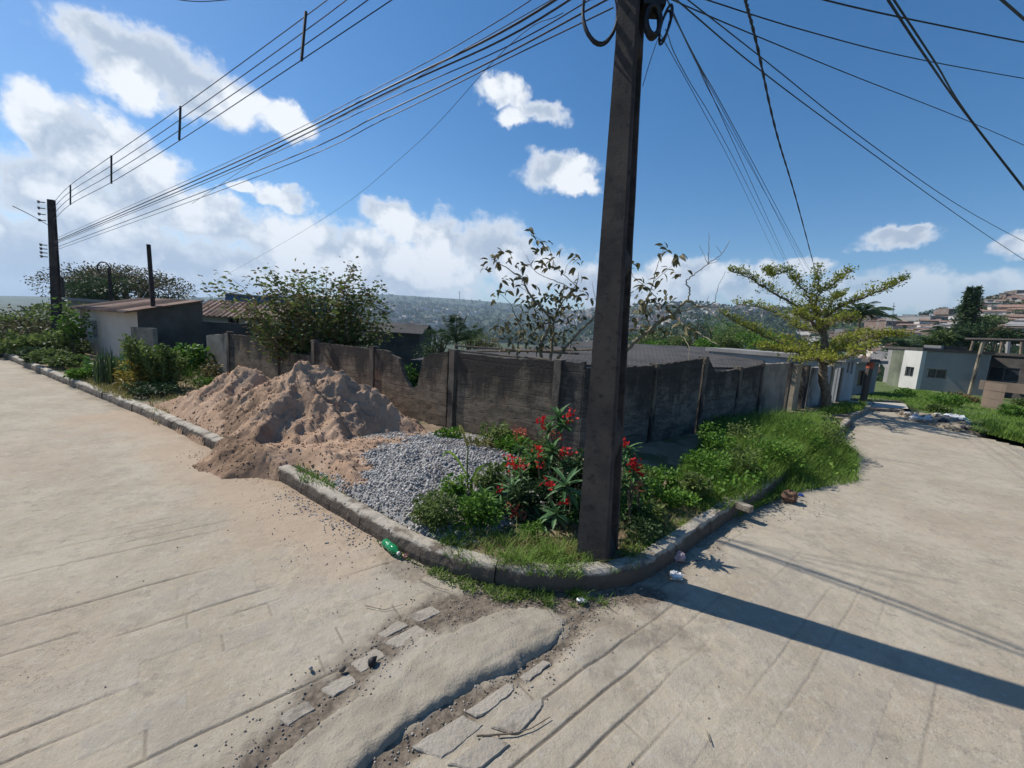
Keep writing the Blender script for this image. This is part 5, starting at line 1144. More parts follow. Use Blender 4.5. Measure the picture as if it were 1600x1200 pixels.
LF = []; 
for (x0, x1, y0_, y1_, n_, dd_) in [(815, 900, 455, 548, 190, 11.1), (775, 830, 490, 550, 60, 10.9), (985, 1060, 445, 520, 80, 10.4), (855, 915, 440, 500, 70, 11.2), (1030, 1100, 500, 540, 25, 10)]:
    for _ in range(n_): LF.append(Bp(RNG.uniform(x0, x1), RNG.uniform(y0_, y1_), dd_+RNG.uniform(-.5, .5)))
LF = np.array(LF); da = RNG.normal(size=LF.shape); da[:, 2] = RNG.uniform(-1.2, .2, len(LF)); foliage('foliage', bt, LF, da, RNG.uniform(.11, .19, len(LF)), .085, m_lf_big, quad=False, droop=.2, kind='stuff')
# ---- guava-like bushy tree
gt0 = D(500, 560, 13.2); gt0[2] = -0.4
gt = empty('guava_tree', gt0, label='bushy tree with drooping mid-green and brownish leaves behind the slab wall left of the gap', cat='tree')
def Gp(x, y, d=13.2): return sub(gt0, D(x, y, d))
mb = MB(); LC = []; LA = []; LV = []
GT = [(420, 426), (404, 442), (436, 440), (455, 452), (470, 446), (486, 432), (510, 430), (530, 442), (551, 416), (548, 432), (566, 448), (594, 445), (585, 470), (603, 482), (590, 515), (400, 480), (396, 510), (430, 480), (450, 500), (480, 480), (520, 470), (550, 480), (570, 500), (500, 510), (440, 525), (470, 530), (540, 520), (600, 500), (420, 460), (460, 470), (560, 470), (500, 455), (408, 520), (612, 520), (388, 492), (575, 530), (520, 495), (465, 430), (538, 455), (575, 455)]
for i, (x, y) in enumerate(GT):
    dz = RNG.uniform(-1.3, 1.0); mid = ((500*1+x)/2+RNG.uniform(-10, 10), (575+y)/2+RNG.uniform(0, 15))
    K = limb(mb, [Gp(500+RNG.uniform(-12, 12), 590), Gp(*mid, 13.2+dz*.5), Gp(x, y, 13.2+dz)], .035, .006, .02, 5)
    for j in range(len(K)//3, len(K)):
        n = 26; f = j/len(K); sp = .10+.22*(1-f)
        c = K[j]+RNG.normal(0, sp, (n, 3)); LC.append(c); LA.append(rdir(n, -.35)); LV.append(np.full(n, .3+.5*RNG.random()))
for (x, y) in [(312, 444), (330, 447), (350, 452), (366, 452), (352, 430), (380, 470), (340, 480), (372, 486), (350, 470), (392, 476)]:
    K = limb(mb, [Gp(420, 520), Gp((x+420)/2, (y+520)/2-18), Gp(x, y)], .012, .003, .02, 4); c = K[-3:].mean(0)+RNG.normal(0, .16, (16, 3)); LC.append(c); LA.append(rdir(16, -.3)); LV.append(np.full(16, .9))
mb.build('branches', m_bark, gt)
C = np.vstack(LC); A = np.vstack(LA); V_ = np.concatenate(LV); h_ = len(C)//2; pm = RNG.permutation(len(C))
foliage('foliage', gt, C[pm[:h_]], A[pm[:h_]], RNG.uniform(.10, .18, h_), .072, m_lf_guava, quad=False, v=V_[pm[:h_]], kind='stuff')
foliage('browned_foliage', gt, C[pm[h_:]], A[pm[h_:]], RNG.uniform(.08, .15, len(C)-h_), .06, m_lf_brown, quad=False, v=V_[pm[h_:]], kind='stuff')

# ---- generic crowns
def crown_pts(n, rx, ry, rz, lumps=9, seed=0):
    rg = np.random.default_rng(seed); cs = rg.normal(size=(lumps, 3)); cs /= np.linalg.norm(cs, axis=1)[:, None]; cs *= rg.uniform(.35, .75, (lumps, 1)); cs[:, 2] = cs[:, 2]*.8
    rr_ = rg.uniform(.28, .5, lumps); k = rg.integers(0, lumps, n); d = rg.normal(size=(n, 3)); d /= np.linalg.norm(d, axis=1)[:, None]
    p = cs[k]+d*(rr_[k][:, None]*rg.uniform(.55, 1.08, (n, 1))); return p*[rx, ry, rz], d
def make_tree(name, label, cat, base, h, rx, rz, n, leaf, m, lumps=10, seed=1, group=None, trunk=True, zc=None, ry=None, v=None):
    r = empty(name, base, label=label, cat=cat, group=group); zc = h-rz if zc is None else zc
    p, d = crown_pts(n, rx, ry or rx, rz, lumps, seed); p += [0, 0, zc]
    if trunk:
        mb = MB(); mb.tube([(0, 0, -1), (.05*rx, 0, zc*.5), (0, 0, zc)], [.05*rx+.05, .04*rx+.04, .03*rx+.02], 6)
        rg = np.random.default_rng(seed)
        for _ in range(6): a = rg.uniform(0, 6.28); mb.tube([(0, 0, zc*.6), (math.cos(a)*rx*.35, math.sin(a)*rx*.35, zc), (math.cos(a)*rx*.6, math.sin(a)*rx*.6, zc+rz*.4)], [.03*rx+.02, .02*rx, .01*rx], 5)
        mb.build('trunk', m_bark, r)
    foliage('crown', r, p, d+RNG.normal(0, .5, d.shape), RNG.uniform(.7, 1.3, n)*leaf, leaf*.6, m, v=v)
    return r
b0 = D(196, 480, 46); make_tree('round_dense_tree', 'broad dark olive tree rising behind the cream house roofs', 'tree', (b0[0], b0[1], -3), float(D(196, 427, 46)[2])+3, 5.4, 2.3, 14000, .17, m_lf_olive, 22, 3, ry=4, zc=3+float(D(196, 450, 46)[2])+.2)
b0 = D(150, 480, 42); make_tree('round_dense_tree', 'darker green tree at the left flank of the broad olive one', 'tree', (b0[0], b0[1], -3), 0, 2.6, 1.6, 4200, .17, m_lf_dark, 12, 4, zc=3+float(D(135, 456, 42)[2]))
for (x, y, d, rx, rz, s_, lab) in [(30, 512, 33, 3.2, 2.0, 11, 'bushy green tree mass at the left edge beyond the street'), (64, 508, 30, 1.9, 1.7, 12, 'green tree just left of the far left utility pole'), (8, 538, 26, 2.2, 1.2, 13, 'low dark bush at the extreme left beyond the street'), (58, 546, 24, 1.6, .8, 14, 'low green bush left of the foot of the far left pole')]:
    b0 = D(x, y, d); make_tree('leafy_tree', lab, 'tree', (b0[0], b0[1], -.6), 0, rx, rz, 3600, .16, m_lf_olive if s_ % 2 else m_lf_guava, 10, s_, zc=.6+float(b0[2]))
# small fresh tree by the left pole
yt = empty('young_tree', D(112, 552, 23.5), label='spindly young tree with bright leaves right of the far left pole', cat='tree'); y0 = np.array(yt.location)
mb = MB(); LC = []
for (x, y) in [(112, 512), (122, 508), (132, 500), (104, 492), (98, 478), (138, 494), (118, 520), (108, 505)]:
    K = limb(mb, [(0, 0, -.3), sub(y0, D(114, 530, 23.5)), sub(y0, D(x, y, 23.5+RNG.uniform(-.6, .6)))], .045, .008, .02, 5); LC.append(K[-5:].repeat(12, 0)+RNG.normal(0, .17, (60, 3)))
mb.build('trunk', m_bark, yt); C = np.vstack(LC); foliage('crown', yt, C, rdir(len(C), 0), RNG.uniform(.12, .22, len(C)), .09, m_lf_fresh)
# trees past the big roof, hillside vegetation
k_ = 0
VLAB = ['green tree crown showing above the far edge of the mildewed shed roof']
for (x, y, d, rx, rz, mm) in [(1010, 533, 46, 2.2, 1.4, 1), (1050, 528, 50, 2.6, 1.8, 0), (1088, 520, 55, 3.6, 2.6, 0), (1120, 522, 52, 3.0, 2.3, 2), (1150, 528, 48, 2.6, 2.0, 1), (1180, 533, 44, 2.2, 1.5, 2), (1068, 536, 42, 1.8, 1.0, 1), (1135, 538, 40, 1.7, 1.0, 1), (960, 530, 50, 2.4, 1.2, 0), (1105, 540, 38, 1.5, .8, 2), (1030, 540, 38, 1.3, .7, 2), (1210, 540, 42, 2, 1.5, 2)]:
    b0 = D(x, y, d); zt_ = float(terrain(b0[0], b0[1])); zt_ = max(zt_, b0[2]-7)
    make_tree('leafy_tree', VLAB[0], 'tree', (b0[0], b0[1], zt_), 0, rx, rz, 1500, .20, [m_lf_dark, m_lf_guava, m_lf_fresh][mm], 9, 30+k_, group='trees beyond the shed roof', zc=float(b0[2])-zt_); k_ += 1
# palms
def palm(label, base, h, nf, fl, m, seed, droop=.55, name='palm_tree', group=None, tr=.12, er=(.25, 1.25)):
    r = empty(name, base, label=label, cat='palm', group=group); rg = np.random.default_rng(seed); mb = MB().tube([(0, 0, -1), (.05, 0, h*.5), (0, 0, h)], [tr*1.2, tr, tr*.8], 7); mb.build('trunk', m_bark, r)
    for f in range(nf):
        a = f/nf*2*math.pi*2.4+rg.uniform(-.2, .2); e = rg.uniform(*er); u = np.array([math.cos(a)*math.cos(e), math.sin(a)*math.cos(e), math.sin(e)]); P = [np.array([0, 0, h])+u*fl*s-np.array([0, 0, 1])*droop*fl*s*s for s in np.linspace(0, 1, 9)]
        P = np.array(P); mb = MB().tube(P, np.linspace(.025, .006, 9)*fl/2, 3, cap=False); C = []; A = []
        T = np.gradient(P, axis=0); T /= np.linalg.norm(T, axis=1)[:, None]; sd_ = np.cross(T, [0, 0, 1]); sd_ /= np.linalg.norm(sd_, axis=1)[:, None]+1e-6
        for s in np.linspace(.12, 1, 26):
            i = s*8; i0 = min(7, int(i)); q = P[i0]+(P[i0+1]-P[i0])*(i-i0)
            for sg in (-1, 1): C.append(q); A.append(sd_[i0]*sg+T[i0]*.7+[0, 0, -.25])
        V, F = leafgeo(np.array(C), np.array(A), fl*.30*np.repeat(np.sin(np.linspace(.35, 2.9, 26)), 2), fl*.025, .25, quad=True)
        mb.add(V, F, at=rg.random()); mb.build('frond', m, r)
    return r
p = D(712, 560, 22); pt = D(706, 512, 22); palm('feathery palm rising behind the gap-side wall with a vertical tuft of fronds', (p[0], p[1], -2.4), float(pt[2])+1.6, 13, 2.0, m_lf_dark, 5, .25, er=(.6, 1.5))
for i, (x, y) in enumerate([(690, 530), (735, 532), (760, 540), (668, 548)]):
    b0 = D(x, y, 24); make_tree('shrub', ['blue-green', 'olive', 'yellowish', 'low dark'][i]+' shrub by the foot of the feathery palm behind the wall', 'shrub', (b0[0], b0[1], -1.5), 0, 1.1, .8, 1000, .11, [m_lf_dark, m_lf_guava, m_lf_brown, m_lf_dark][i], 8, 60+i, zc=1.5+float(b0[2]))
p = D(1344, 500, 48); palm('dark spreading palm right behind the tiered tree', (p[0], p[1], -3), float(D(1344, 494, 48)[2])+3, 22, 3.0, m_lf_dark, 8, .50)
for i, (x, y, d, h_) in enumerate([(1478, 530, 58, 2.8), (1395, 535, 52, 2.2), (1420, 545, 50, 1.8), (1455, 536, 56, 2.2), (1500, 540, 62, 2.5)]):
    p = D(x, y, d); zt_ = float(terrain(p[0], p[1])); palm('palm among the roofs beyond the grey house', (p[0], p[1], zt_), float(p[2])-zt_, 14, h_, m_lf_dark, 20+i, .5, group='palms beyond the grey house')
# twin conifer
p = D(1520, 532, 66); zc = float(terrain(p[0], p[1])); ar = empty('twin_conifer', (p[0], p[1], zc), label='tall dark twin-topped conifer standing out on the right hill', cat='tree')
mb = MB(); LC = []; LA = []
for (xt, yt_) in [(1515, 452), (1528, 452)]:
    top = sub(ar.location, D(xt, yt_, 66)); mb.tube([(0, 0, -1), top*[.6, .6, .5], top], [.28, .2, .03], 6)
    for k in range(26):
        f = k/25; c = top*(.45+.55*f); c[:2] = top[:2]*min(1, .5+f); R_ = 1.0*(1-f)**.8+.10
        for a in np.linspace(0, 6.28, 7)[:-1]+k:
            e = c+[math.cos(a)*R_, math.sin(a)*R_, .25*R_]; mb.tube([c, e], [.03, .01], 3, cap=False); q = c+(e-c)*RNG.uniform(.3, 1.05, (14, 1)); LC.append(q+RNG.normal(0, .10, q.shape)); LA.append(rdir(14, .1))
mb.build('trunk', m_bark, ar); C = np.vstack(LC); foliage('crown', ar, C, np.vstack(LA), .34, .13, m_lf_dark)
for i, (x, y, d, rx, rz, mm) in enumerate([(1526, 512, 74, 1.9, 1.7, 0), (1508, 522, 60, 2.0, 1.5, 0), (1546, 504, 80, 2.0, 1.6, 1), (1494, 530, 60, 1.5, 1.0, 0), (1464, 530, 56, 1.2, .9, 1), (1578, 526, 60, 1.3, .8, 0), (1560, 520, 66, 1.3, .8, 3)]):
    b0 = D(x, y, d); zt_ = float(terrain(b0[0], b0[1])); make_tree('leafy_tree', 'tree among the houses beneath the twin-topped conifer', 'tree', (b0[0], b0[1], zt_), 0, rx, rz, 1500, .26, [m_lf_dark, m_lf_guava, m_lf_fresh, m_lf_olive][mm], 10, 80+i, group='trees beneath the conifer', zc=float(b0[2])-zt_)

# ------------------------------------------------------------------ plants near the kerb
def blades(C, L, Wd, lean=.35, bend=.5, seg=3):
    C = np.asarray(C, float); n = len(C); L = np.broadcast_to(L, (n,)); a = RNG.uniform(0, 2*np.pi, n); ln = np.abs(RNG.normal(0, lean, n))
    h = np.stack([np.cos(a), np.sin(a), np.zeros(n)], 1); s = np.stack([-np.sin(a), np.cos(a), np.zeros(n)], 1); V = []
    for k in range(seg+1):
        t_ = k/seg; p = C+h*(L*(ln*t_+bend*t_*t_*.6))[:, None]+np.array([0, 0, 1])*(L*(t_-bend*.35*t_**2.5))[:, None]
        w_ = Wd*(1-t_)**.7*.5
        if k < seg: V += [p-s*w_, p+s*w_]
        else: V.append(p)
    V = np.stack(V, 1); m = 2*seg+1; f = []
    for k in range(seg-1): f += [(2*k, 2*k+1, 2*k+3), (2*k, 2*k+3, 2*k+2)]
    f.append((2*seg-2, 2*seg-1, 2*seg)); F = (np.arange(n)*m)[:, None, None]+np.array(f)[None]
    return V.reshape(-1, 3), F.reshape(-1, 3), m
def grass(name, C, L, Wd, m, parent=None, lean=.35, bend=.5, **k):
    V, F, q = blades(C, L, Wd, lean, bend); n = len(C)
    return link(name, fastmesh(name, V, F, m, {'v': np.repeat(RNG.random(n), q)}), parent, **k)
def inpx(poly, n, z=KH):
    """random ground places inside an outline surveyed from the photograph"""
    P = [xy(gp(x, y, z)) for x, y in poly]; P = np.array(P); lo, hi = P.min(0), P.max(0); out = []
    while len(out) < n:
        q = RNG.uniform(lo, hi, (n*3, 2)); m_ = inpoly(q[:, 0], q[:, 1], [tuple(p) for p in P]); out += list(q[m_])
    out = np.array(out[:n]); zz = np.where(inpoly(out[:, 0], out[:, 1], VERGE), terrain(out[:, 0], out[:, 1])+KH-.03, terrain(out[:, 0], out[:, 1])-.01)
    return np.c_[out, zz]
# crown-of-thorns bushes: stems, rosettes of long leaves, red flower heads
lm = []
for v_, L_, W_, cu in [(.15, .135, .036, .35), (.5, .15, .038, .2), (.8, .14, .034, .45), (1, .12, .036, .1)]: curl_v[0] = v_; lm.append(bigleaf(L_, W_, cu, m_lf_thorn))
lmb = []
for v_, L_, W_, cu in [(.3, .17, .036, .15), (.9, .165, .038, .25)]: curl_v[0] = v_; lmb.append(bigleaf(L_, W_, cu, m_lf_blue))
def flower_head(seed, m):
    rg = np.random.default_rng(seed); V = []; F = []
    for _ in range(13):
        c = rg.normal(0, .024, 3); d = rg.normal(size=3)+[0, -.3, .6]; d /= np.linalg.norm(d)
        for k in range(2):
            s = np.cross(d, rg.normal(size=3)); s /= np.linalg.norm(s); e = np.cross(d, s); n = len(V); r = .014
            for a in range(5): V.append(c+s*math.cos(a*1.2566)*r+e*math.sin(a*1.2566)*r*.75+(s*r*.8 if k == 0 else -s*r*.8))
            F.append(tuple(range(n, n+5)))
    me = bpy.data.meshes.new('flower_head'); me.from_pydata([tuple(v) for v in V], [], F); me.materials.append(m)
    a_ = me.attributes.new('v', 'FLOAT', 'POINT'); a_.data.foreach_set('value', rg.random(len(V)).astype(np.float32)); return me
FH = [flower_head(i, m_red) for i in range(4)]+[flower_head(9, m_pink)]
def thorn_bush(label, base_px, d, rosettes, flowers, blue=False, nl=19):
    g = D(base_px[0], base_px[1], d); b0 = (g[0], g[1], KH-.05)
    r = empty('thorn_bush', b0, label=label, cat='flowering bush', group='red-flowered thorn bushes round the pole'); mb = MB()
    for (x, y, dz, sc, bl) in rosettes:
        p = sub(b0, D(x, y, d+dz)); md = p*[.35, .35, .5]+RNG.normal(0, .03, 3); mb.tube(np.array(catmull([(RNG.uniform(-.05, .05), RNG.uniform(-.05, .05), 0), md, p], 5)), np.linspace(.014, .008, 11), 5)
        for k in range(nl):
            a = k*2.4+RNG.uniform(-.2, .2); e = .95-1.35*(k/nl)+RNG.uniform(-.12, .12); dv = np.array([math.cos(a)*math.cos(e), math.sin(a)*math.cos(e), math.sin(e)])
            place(random.choice(lmb if bl else lm), p-np.array([0, 0, .045*k/nl]), dv, r, sc=sc*random.uniform(1.05, 1.35), roll=0.0)
    for (x, y, dz, sc, k) in flowers:
        p = sub(b0, D(x, y, d+dz)); o = place(FH[k if k >= 0 else 4], p, (random.gauss(0, .3), -1, .4), r, 'flower_head', sc*1.25)
        q = p*[.9, .9, .6]; mb.tube([q, (q+p)/2+[0, 0, .01], p], [.004, .003, .0025], 4)
    mb.build('stem', m_stem, r)
    return r
thorn_bush('tallest red-flowered thorn bush, its top rosette dark against the wall just left of the pole', (872, 800), 4.75, [(872, 650, 0, 1.15, 0), (858, 668, .1, .9, 0), (880, 662, -.1, .9, 0)], [(846, 662, -.08, 1.15, 0), (848, 652, -.05, .8, 1), (891, 645, -.08, 1.0, 2), (889, 656, -.1, 1.05, 3), (866, 678, -.1, .9, -1), (876, 681, 0, .7, 0)])
thorn_bush('middle thorn bush with a drooping rosette and red heads either side, left of the pole', (862, 820), 4.5, [(862, 702, 0, 1.1, 0), (842, 716, .1, .8, 0), (884, 725, .1, .9, 0)], [(841, 698, -.05, .9, 1), (843, 706, -.1, .9, 0), (879, 707, -.08, .9, 2), (889, 706, -.05, .9, 3), (876, 711, -.05, .7, -1), (842, 727, -.1, .8, 2)])
thorn_bush('leftmost red-flowered thorn bush beside the gravel heap', (800, 835), 4.45, [(799, 762, 0, 1.1, 1), (832, 718, .15, .9, 0), (815, 740, .1, .8, 0), (775, 770, .05, .85, 0), (812, 700, .3, .6, 0)], [(798, 722, -.05, 1.05, 0), (805, 728, -.05, .95, 1), (816, 722, -.05, .95, -1), (780, 765, -.08, .9, 2), (797, 716, 0, .8, 3), (817, 730, 0, .7, 0)])
thorn_bush('thorn bush with one broad blue-green star of leaves against the pole', (882, 850), 4.05, [(884, 757, 0, 1.15, 1), (868, 800, -.1, .95, 1), (895, 800, .1, .9, 0)], [(859, 754, -.05, 1.1, 1), (880, 782, -.1, 1.05, 0), (886, 784, -.1, .8, 2), (862, 762, -.05, .7, 3)])
thorn_bush('low thorn bush with faded orange heads and glossy dark leaves', (820, 860), 4.2, [(800, 812, 0, .9, 0), (830, 790, .1, 1, 0), (845, 815, -.1, .9, 1), (765, 800, .1, .95, 0), (780, 825, 0, .8, 1), (815, 835, -.1, .8, 0), (850, 765, .2, .8, 0), (755, 770, .15, .75, 0)], [(800, 790, -.1, 1.05, -1), (808, 796, -.1, 1.1, -1), (814, 804, -.12, .9, -1), (802, 801, -.12, .8, 0)], nl=17)
thorn_bush('red-flowered thorn bush on the right side of the pole', (985, 830), 4.35, [(982, 702, 0, .85, 0), (973, 720, .1, .85, 0), (990, 735, -.05, .85, 0), (972, 752, 0, .85, 0), (998, 755, .1, .8, 0)], [(971, 690, -.05, 1.0, 0), (977, 692, 0, .8, 1), (992, 722, -.08, 1.1, 2), (996, 730, -.08, 1.0, 3), (989, 728, -.1, 1, 0), (999, 757, -.05, .9, -1), (1000, 741, -.05, .8, 1)])
def bushlet(name, label, px, dist, rx, rz, n, leaf, m, seed, cat='weed', stems=6, z=KH, ry=None, quad=False, wd=.5, droop=.15, group=None, v=None):
    g = D(px[0], px[1], dist); b0 = (g[0], g[1], float(terrain(g[0], g[1]))+z-.03); r = empty(name, b0, label=label, cat=cat, group=group)
    p, d = crown_pts(n, rx, ry or rx, rz, 8, seed); p[:, 2] = np.abs(p[:, 2]+rz*.75)+.02
    mb = MB(); rg = np.random.default_rng(seed)
    for k in range(stems):
        q = p[rg.integers(0, n)]; mb.tube([(0, 0, 0), q*[.45, .45, .6], q], [.012*rx+.003, .008*rx+.002, .002], 4)
    mb.build('stem', m_gstem, r)
    foliage('leaves', r, p, d*[1, 1, .5]+rg.normal(0, .4, d.shape)+[0, 0, .25], rg.uniform(.6, 1.2, n)*leaf, leaf*wd, m, quad=quad, droop=droop, v=v, kind='stuff'); return r
for i, (x, y, d, rx, rz, n, lf, m_, lab) in enumerate([(800, 850, 4.25, .24, .24, 520, .085, m_lf_dark, 'dark leafy undergrowth below the faded orange heads'), (850, 850, 4.3, .24, .28, 560, .085, m_lf_dark, 'dark leafy undergrowth between the faded heads and the blue-green star'), (890, 850, 4.15, .16, .24, 360, .08, m_lf_thorn, 'leafy undergrowth at the left foot of the pole'),
    (770, 845, 4.15, .20, .18, 380, .08, m_lf_thorn, 'leafy undergrowth at the left end of the thorn bushes'), (865, 800, 4.9, .28, .34, 520, .09, m_lf_dark, 'dark leafy growth under the tallest thorn bush'), (985, 815, 4.5, .2, .26, 420, .075, m_lf_thorn, 'leafy growth under the thorn bush right of the pole')]):
    bushlet('undergrowth', lab, (x, y), d, rx, rz, n, lf, m_, 290+i, 'undergrowth', wd=.32)
b0 = D(632, 580, 12.5); make_tree('shrub', 'green bush showing through the V-shaped gap in the slab wall', 'shrub', (b0[0], b0[1], -1), 0, .9, .6, 900, .10, m_lf_fresh, 8, 99, zc=1+float(D(625, 590, 12.5)[2]))
bushlet('leafy_bush', 'small-leaved dark green bush overhanging the kerb in front of the gravel', (682, 840), 3.95, .27, .25, 1500, .045, m_lf_guava, 301, 'bush', quad=False)
for i, (x, y, d, rx, rz, n, lf, m_, lab) in enumerate([(770, 800, 4.8, .26, .26, 620, .065, m_lf_guava, 'leafy weed between the gravel and the leftmost thorn bush'), (815, 770, 5.3, .30, .30, 700, .075, m_lf_fresh, 'bright leafy weed behind the leftmost thorn bush'), (715, 815, 4.5, .22, .20, 560, .055, m_lf_fresh, 'feathery weed at the front of the gravel heap'), (845, 770, 5.2, .28, .36, 640, .08, m_lf_guava, 'tall leafy weed behind the middle thorn bush'), (900, 790, 4.9, .2, .3, 420, .07, m_lf_dark, 'dark weed right behind the pole foot'), (960, 800, 4.9, .3, .3, 600, .065, m_lf_guava, 'leafy weed right of the pole behind the thorn bush'), (1000, 790, 4.9, .28, .22, 520, .06, m_lf_fresh, 'bright weed one step right of the right thorn bush')]):
    bushlet('weed', lab, (x, y), d, rx, rz, n, lf, m_, 280+i)
bushlet('leafy_bush', 'lighter leafy weed between the small dark bush and the thorn bushes', (738, 855), 3.9, .27, .22, 1000, .055, m_lf_fresh, 302, 'bush')
for i, (x, y, d, rx, rz, n, lf, m_, lab) in enumerate([(705, 705, 6.9, .28, .16, 420, .07, m_lf_fresh, 'clump of leafy weeds at the wall foot right of the sand heap'), (770, 700, 6.6, .34, .30, 700, .075, m_lf_guava, 'taller feathery weed against the middle of the slab wall'), (800, 715, 6.3, .34, .22, 600, .08, m_lf_fresh, 'leafy weed against the wall left of the tallest thorn bush'),
     (745, 715, 6.3, .25, .15, 380, .08, m_grassy, 'dry yellowish weed at the back edge of the gravel heap'), (832, 745, 5.4, .28, .22, 500, .08, m_lf_guava, 'green weed filling in behind the thorn bushes'), (905, 735, 5.8, .25, .2, 420, .07, m_lf_dark, 'dark weed half hidden behind the pole'), (810, 690, 6.9, .22, .22, 300, .05, m_pink, 'dried pinkish weed against the slab wall')]):
    bushlet('weed', lab, (x, y), d, rx, rz, n, lf, m_, 310+i)
# tall bent shoot like young maize
sh = empty('maize_shoot', D(733, 800, 4.6)*np.array([1, 1, 0])+np.array([0, 0, KH-.03]), label='tall single maize-like shoot with a bleached bent tip standing in the gravel', cat='plant'); s0_ = np.array(sh.location)
P = [sub(s0_, D(x, y, 4.6)) for x, y in [(733, 812), (731, 770), (730, 730), (731, 700), (727, 683), (719, 668)]]; P[0][2] = 0
MB().tube(np.array(catmull(P, 5)), np.linspace(.012, .006, 26), 5).build('stem', m_gstem, sh)
def strap(pts, w_, m, par, name='leaf', at=.5):
    K = np.array(catmull(pts, 5)); T = np.gradient(K, axis=0); s_ = np.cross(T, [.2, .9, .1]); s_ /= np.linalg.norm(s_, axis=1)[:, None]+1e-6; k = len(K); ww = w_*np.sin(np.linspace(.5, 3.1, k))[:, None]
    n_ = np.cross(s_, T); n_ /= np.linalg.norm(n_, axis=1)[:, None]+1e-9
    V = np.stack([K-s_*ww/2+n_*ww*.2, K, K+s_*ww/2+n_*ww*.2], 1).reshape(-1, 3); F = [(i*3+j, i*3+3+j, i*3+4+j, i*3+1+j) for i in range(k-1) for j in (0, 1)]
    return MB().add(V, F, at=at).build(name, m, par)
for pts, m_ in [([(731, 700), (722, 672), (717, 664), (720, 676)], m_grassy), ([(731, 745), (712, 715), (698, 706), (690, 716)], m_grass), ([(731, 775), (742, 740), (755, 728), (762, 736)], m_grass), ([(731, 790), (715, 765), (702, 752), (692, 760)], m_grass), ([(732, 800), (722, 770), (722, 745), (716, 735)], m_grass), ([(732, 800), (745, 772), (756, 765), (766, 775)], m_grass), ([(732, 806), (738, 780), (736, 752), (742, 742)], m_grass)]:
    strap([sub(s0_, D(x, y, 4.6-.1*i)) for i, (x, y) in enumerate(pts)], .035, m_, sh, at=RNG.random())
# grass along the inner edge of the corner kerb
def tufts(poly, nc, per, rad, hmax, m, label=None, w_=.007, lean=.45, z=KH):
    c = inpx(poly, nc, z); hs = RNG.uniform(.35, 1, nc)**1.3*hmax; C = np.repeat(c, per, 0); C[:, :2] += RNG.normal(0, rad, (nc*per, 2))*np.repeat(.4+hs/hmax, per)[:, None]*.7
    return grass('grass_tufts', C, np.repeat(hs, per)*RNG.uniform(.35, 1.1, nc*per), w_, m, kind='stuff', label=label, lean=lean, bend=.7)
tufts([(690, 855), (740, 870), (800, 885), (860, 893), (905, 890), (900, 850), (820, 830), (740, 830), (690, 835)], 80, 26, .04, .20, m_grass, 'tufts of green grass between the thorn bushes and the corner kerb')
tufts([(800, 880), (860, 896), (930, 893), (925, 860), (850, 850)], 30, 22, .03, .22, m_grass, 'taller bright grass tufts left of the foot of the pole')
tufts([(655, 868), (760, 903), (880, 918), (960, 912), (905, 888), (800, 880), (700, 852)], 60, 22, .03, .12, m_grass, 'grass spilling over the top of the corner kerb')
tufts([(640, 815), (700, 850), (760, 840), (720, 790), (670, 790)], 50, 22, .04, .22, m_grass, 'grass around the small dark bush beside the gravel')
tufts([(690, 858), (900, 893), (1010, 868), (1000, 840), (900, 850), (740, 835)], 60, 16, .04, .17, m_grassy, 'dry straw-coloured grass stems along the corner kerb')
tufts([(945, 890), (1000, 875), (1060, 835), (1090, 810), (1040, 790), (990, 810), (975, 850)], 110, 26, .04, .10, m_grass, 'short grass right of the pole behind the kerb')
C = inpx([(690, 858), (1060, 838), (1100, 790), (980, 770), (880, 830), (760, 850)], 1300); grass('dry_grass', C, RNG.uniform(.04, .13, len(C)), .006, m_grassy, kind='stuff')
for i, (x, y, d, rx, rz, n, lf, m_, lab) in enumerate([(995, 830, 4.1, .22, .12, 480, .05, m_lf_dark, 'dark low weed at the right foot of the pole'), (1010, 795, 4.6, .24, .13, 450, .055, m_lf_guava, 'weed on the verge a step right of the pole'), (830, 862, 3.85, .12, .08, 200, .04, m_lf_fresh, 'light green weed at the kerb left of the pole'), (1030, 735, 5.6, .30, .20, 700, .06, m_lf_fresh, 'leafy weed in front of the first blackened panel'), (1060, 760, 5.2, .30, .15, 600, .055, m_lf_fresh, 'spreading weed on the verge right of the pole'), (1000, 745, 5.4, .2, .22, 380, .06, m_lf_guava, 'upright weed behind the right thorn bush')]):
    bushlet('weed', lab, (x, y), d, rx, rz, n, lf, m_, 330+i)
# gutter plants
C = inpx([(585, 848), (640, 880), (700, 915), (780, 935), (860, 945), (870, 935), (780, 920), (700, 898), (650, 880), (605, 852)], 520, 0.0); C[:, 2] = 0.0
foliage('gutter_weeds', None, C+[0, 0, .015], rdir(len(C), .2), RNG.uniform(.015, .035, len(C)), .018, m_lf_guava, label='creeping weeds in the gutter below the left kerb', kind='stuff')
grass('gutter_grass', C[:200], RNG.uniform(.02, .07, 200), .005, m_grass, kind='stuff')
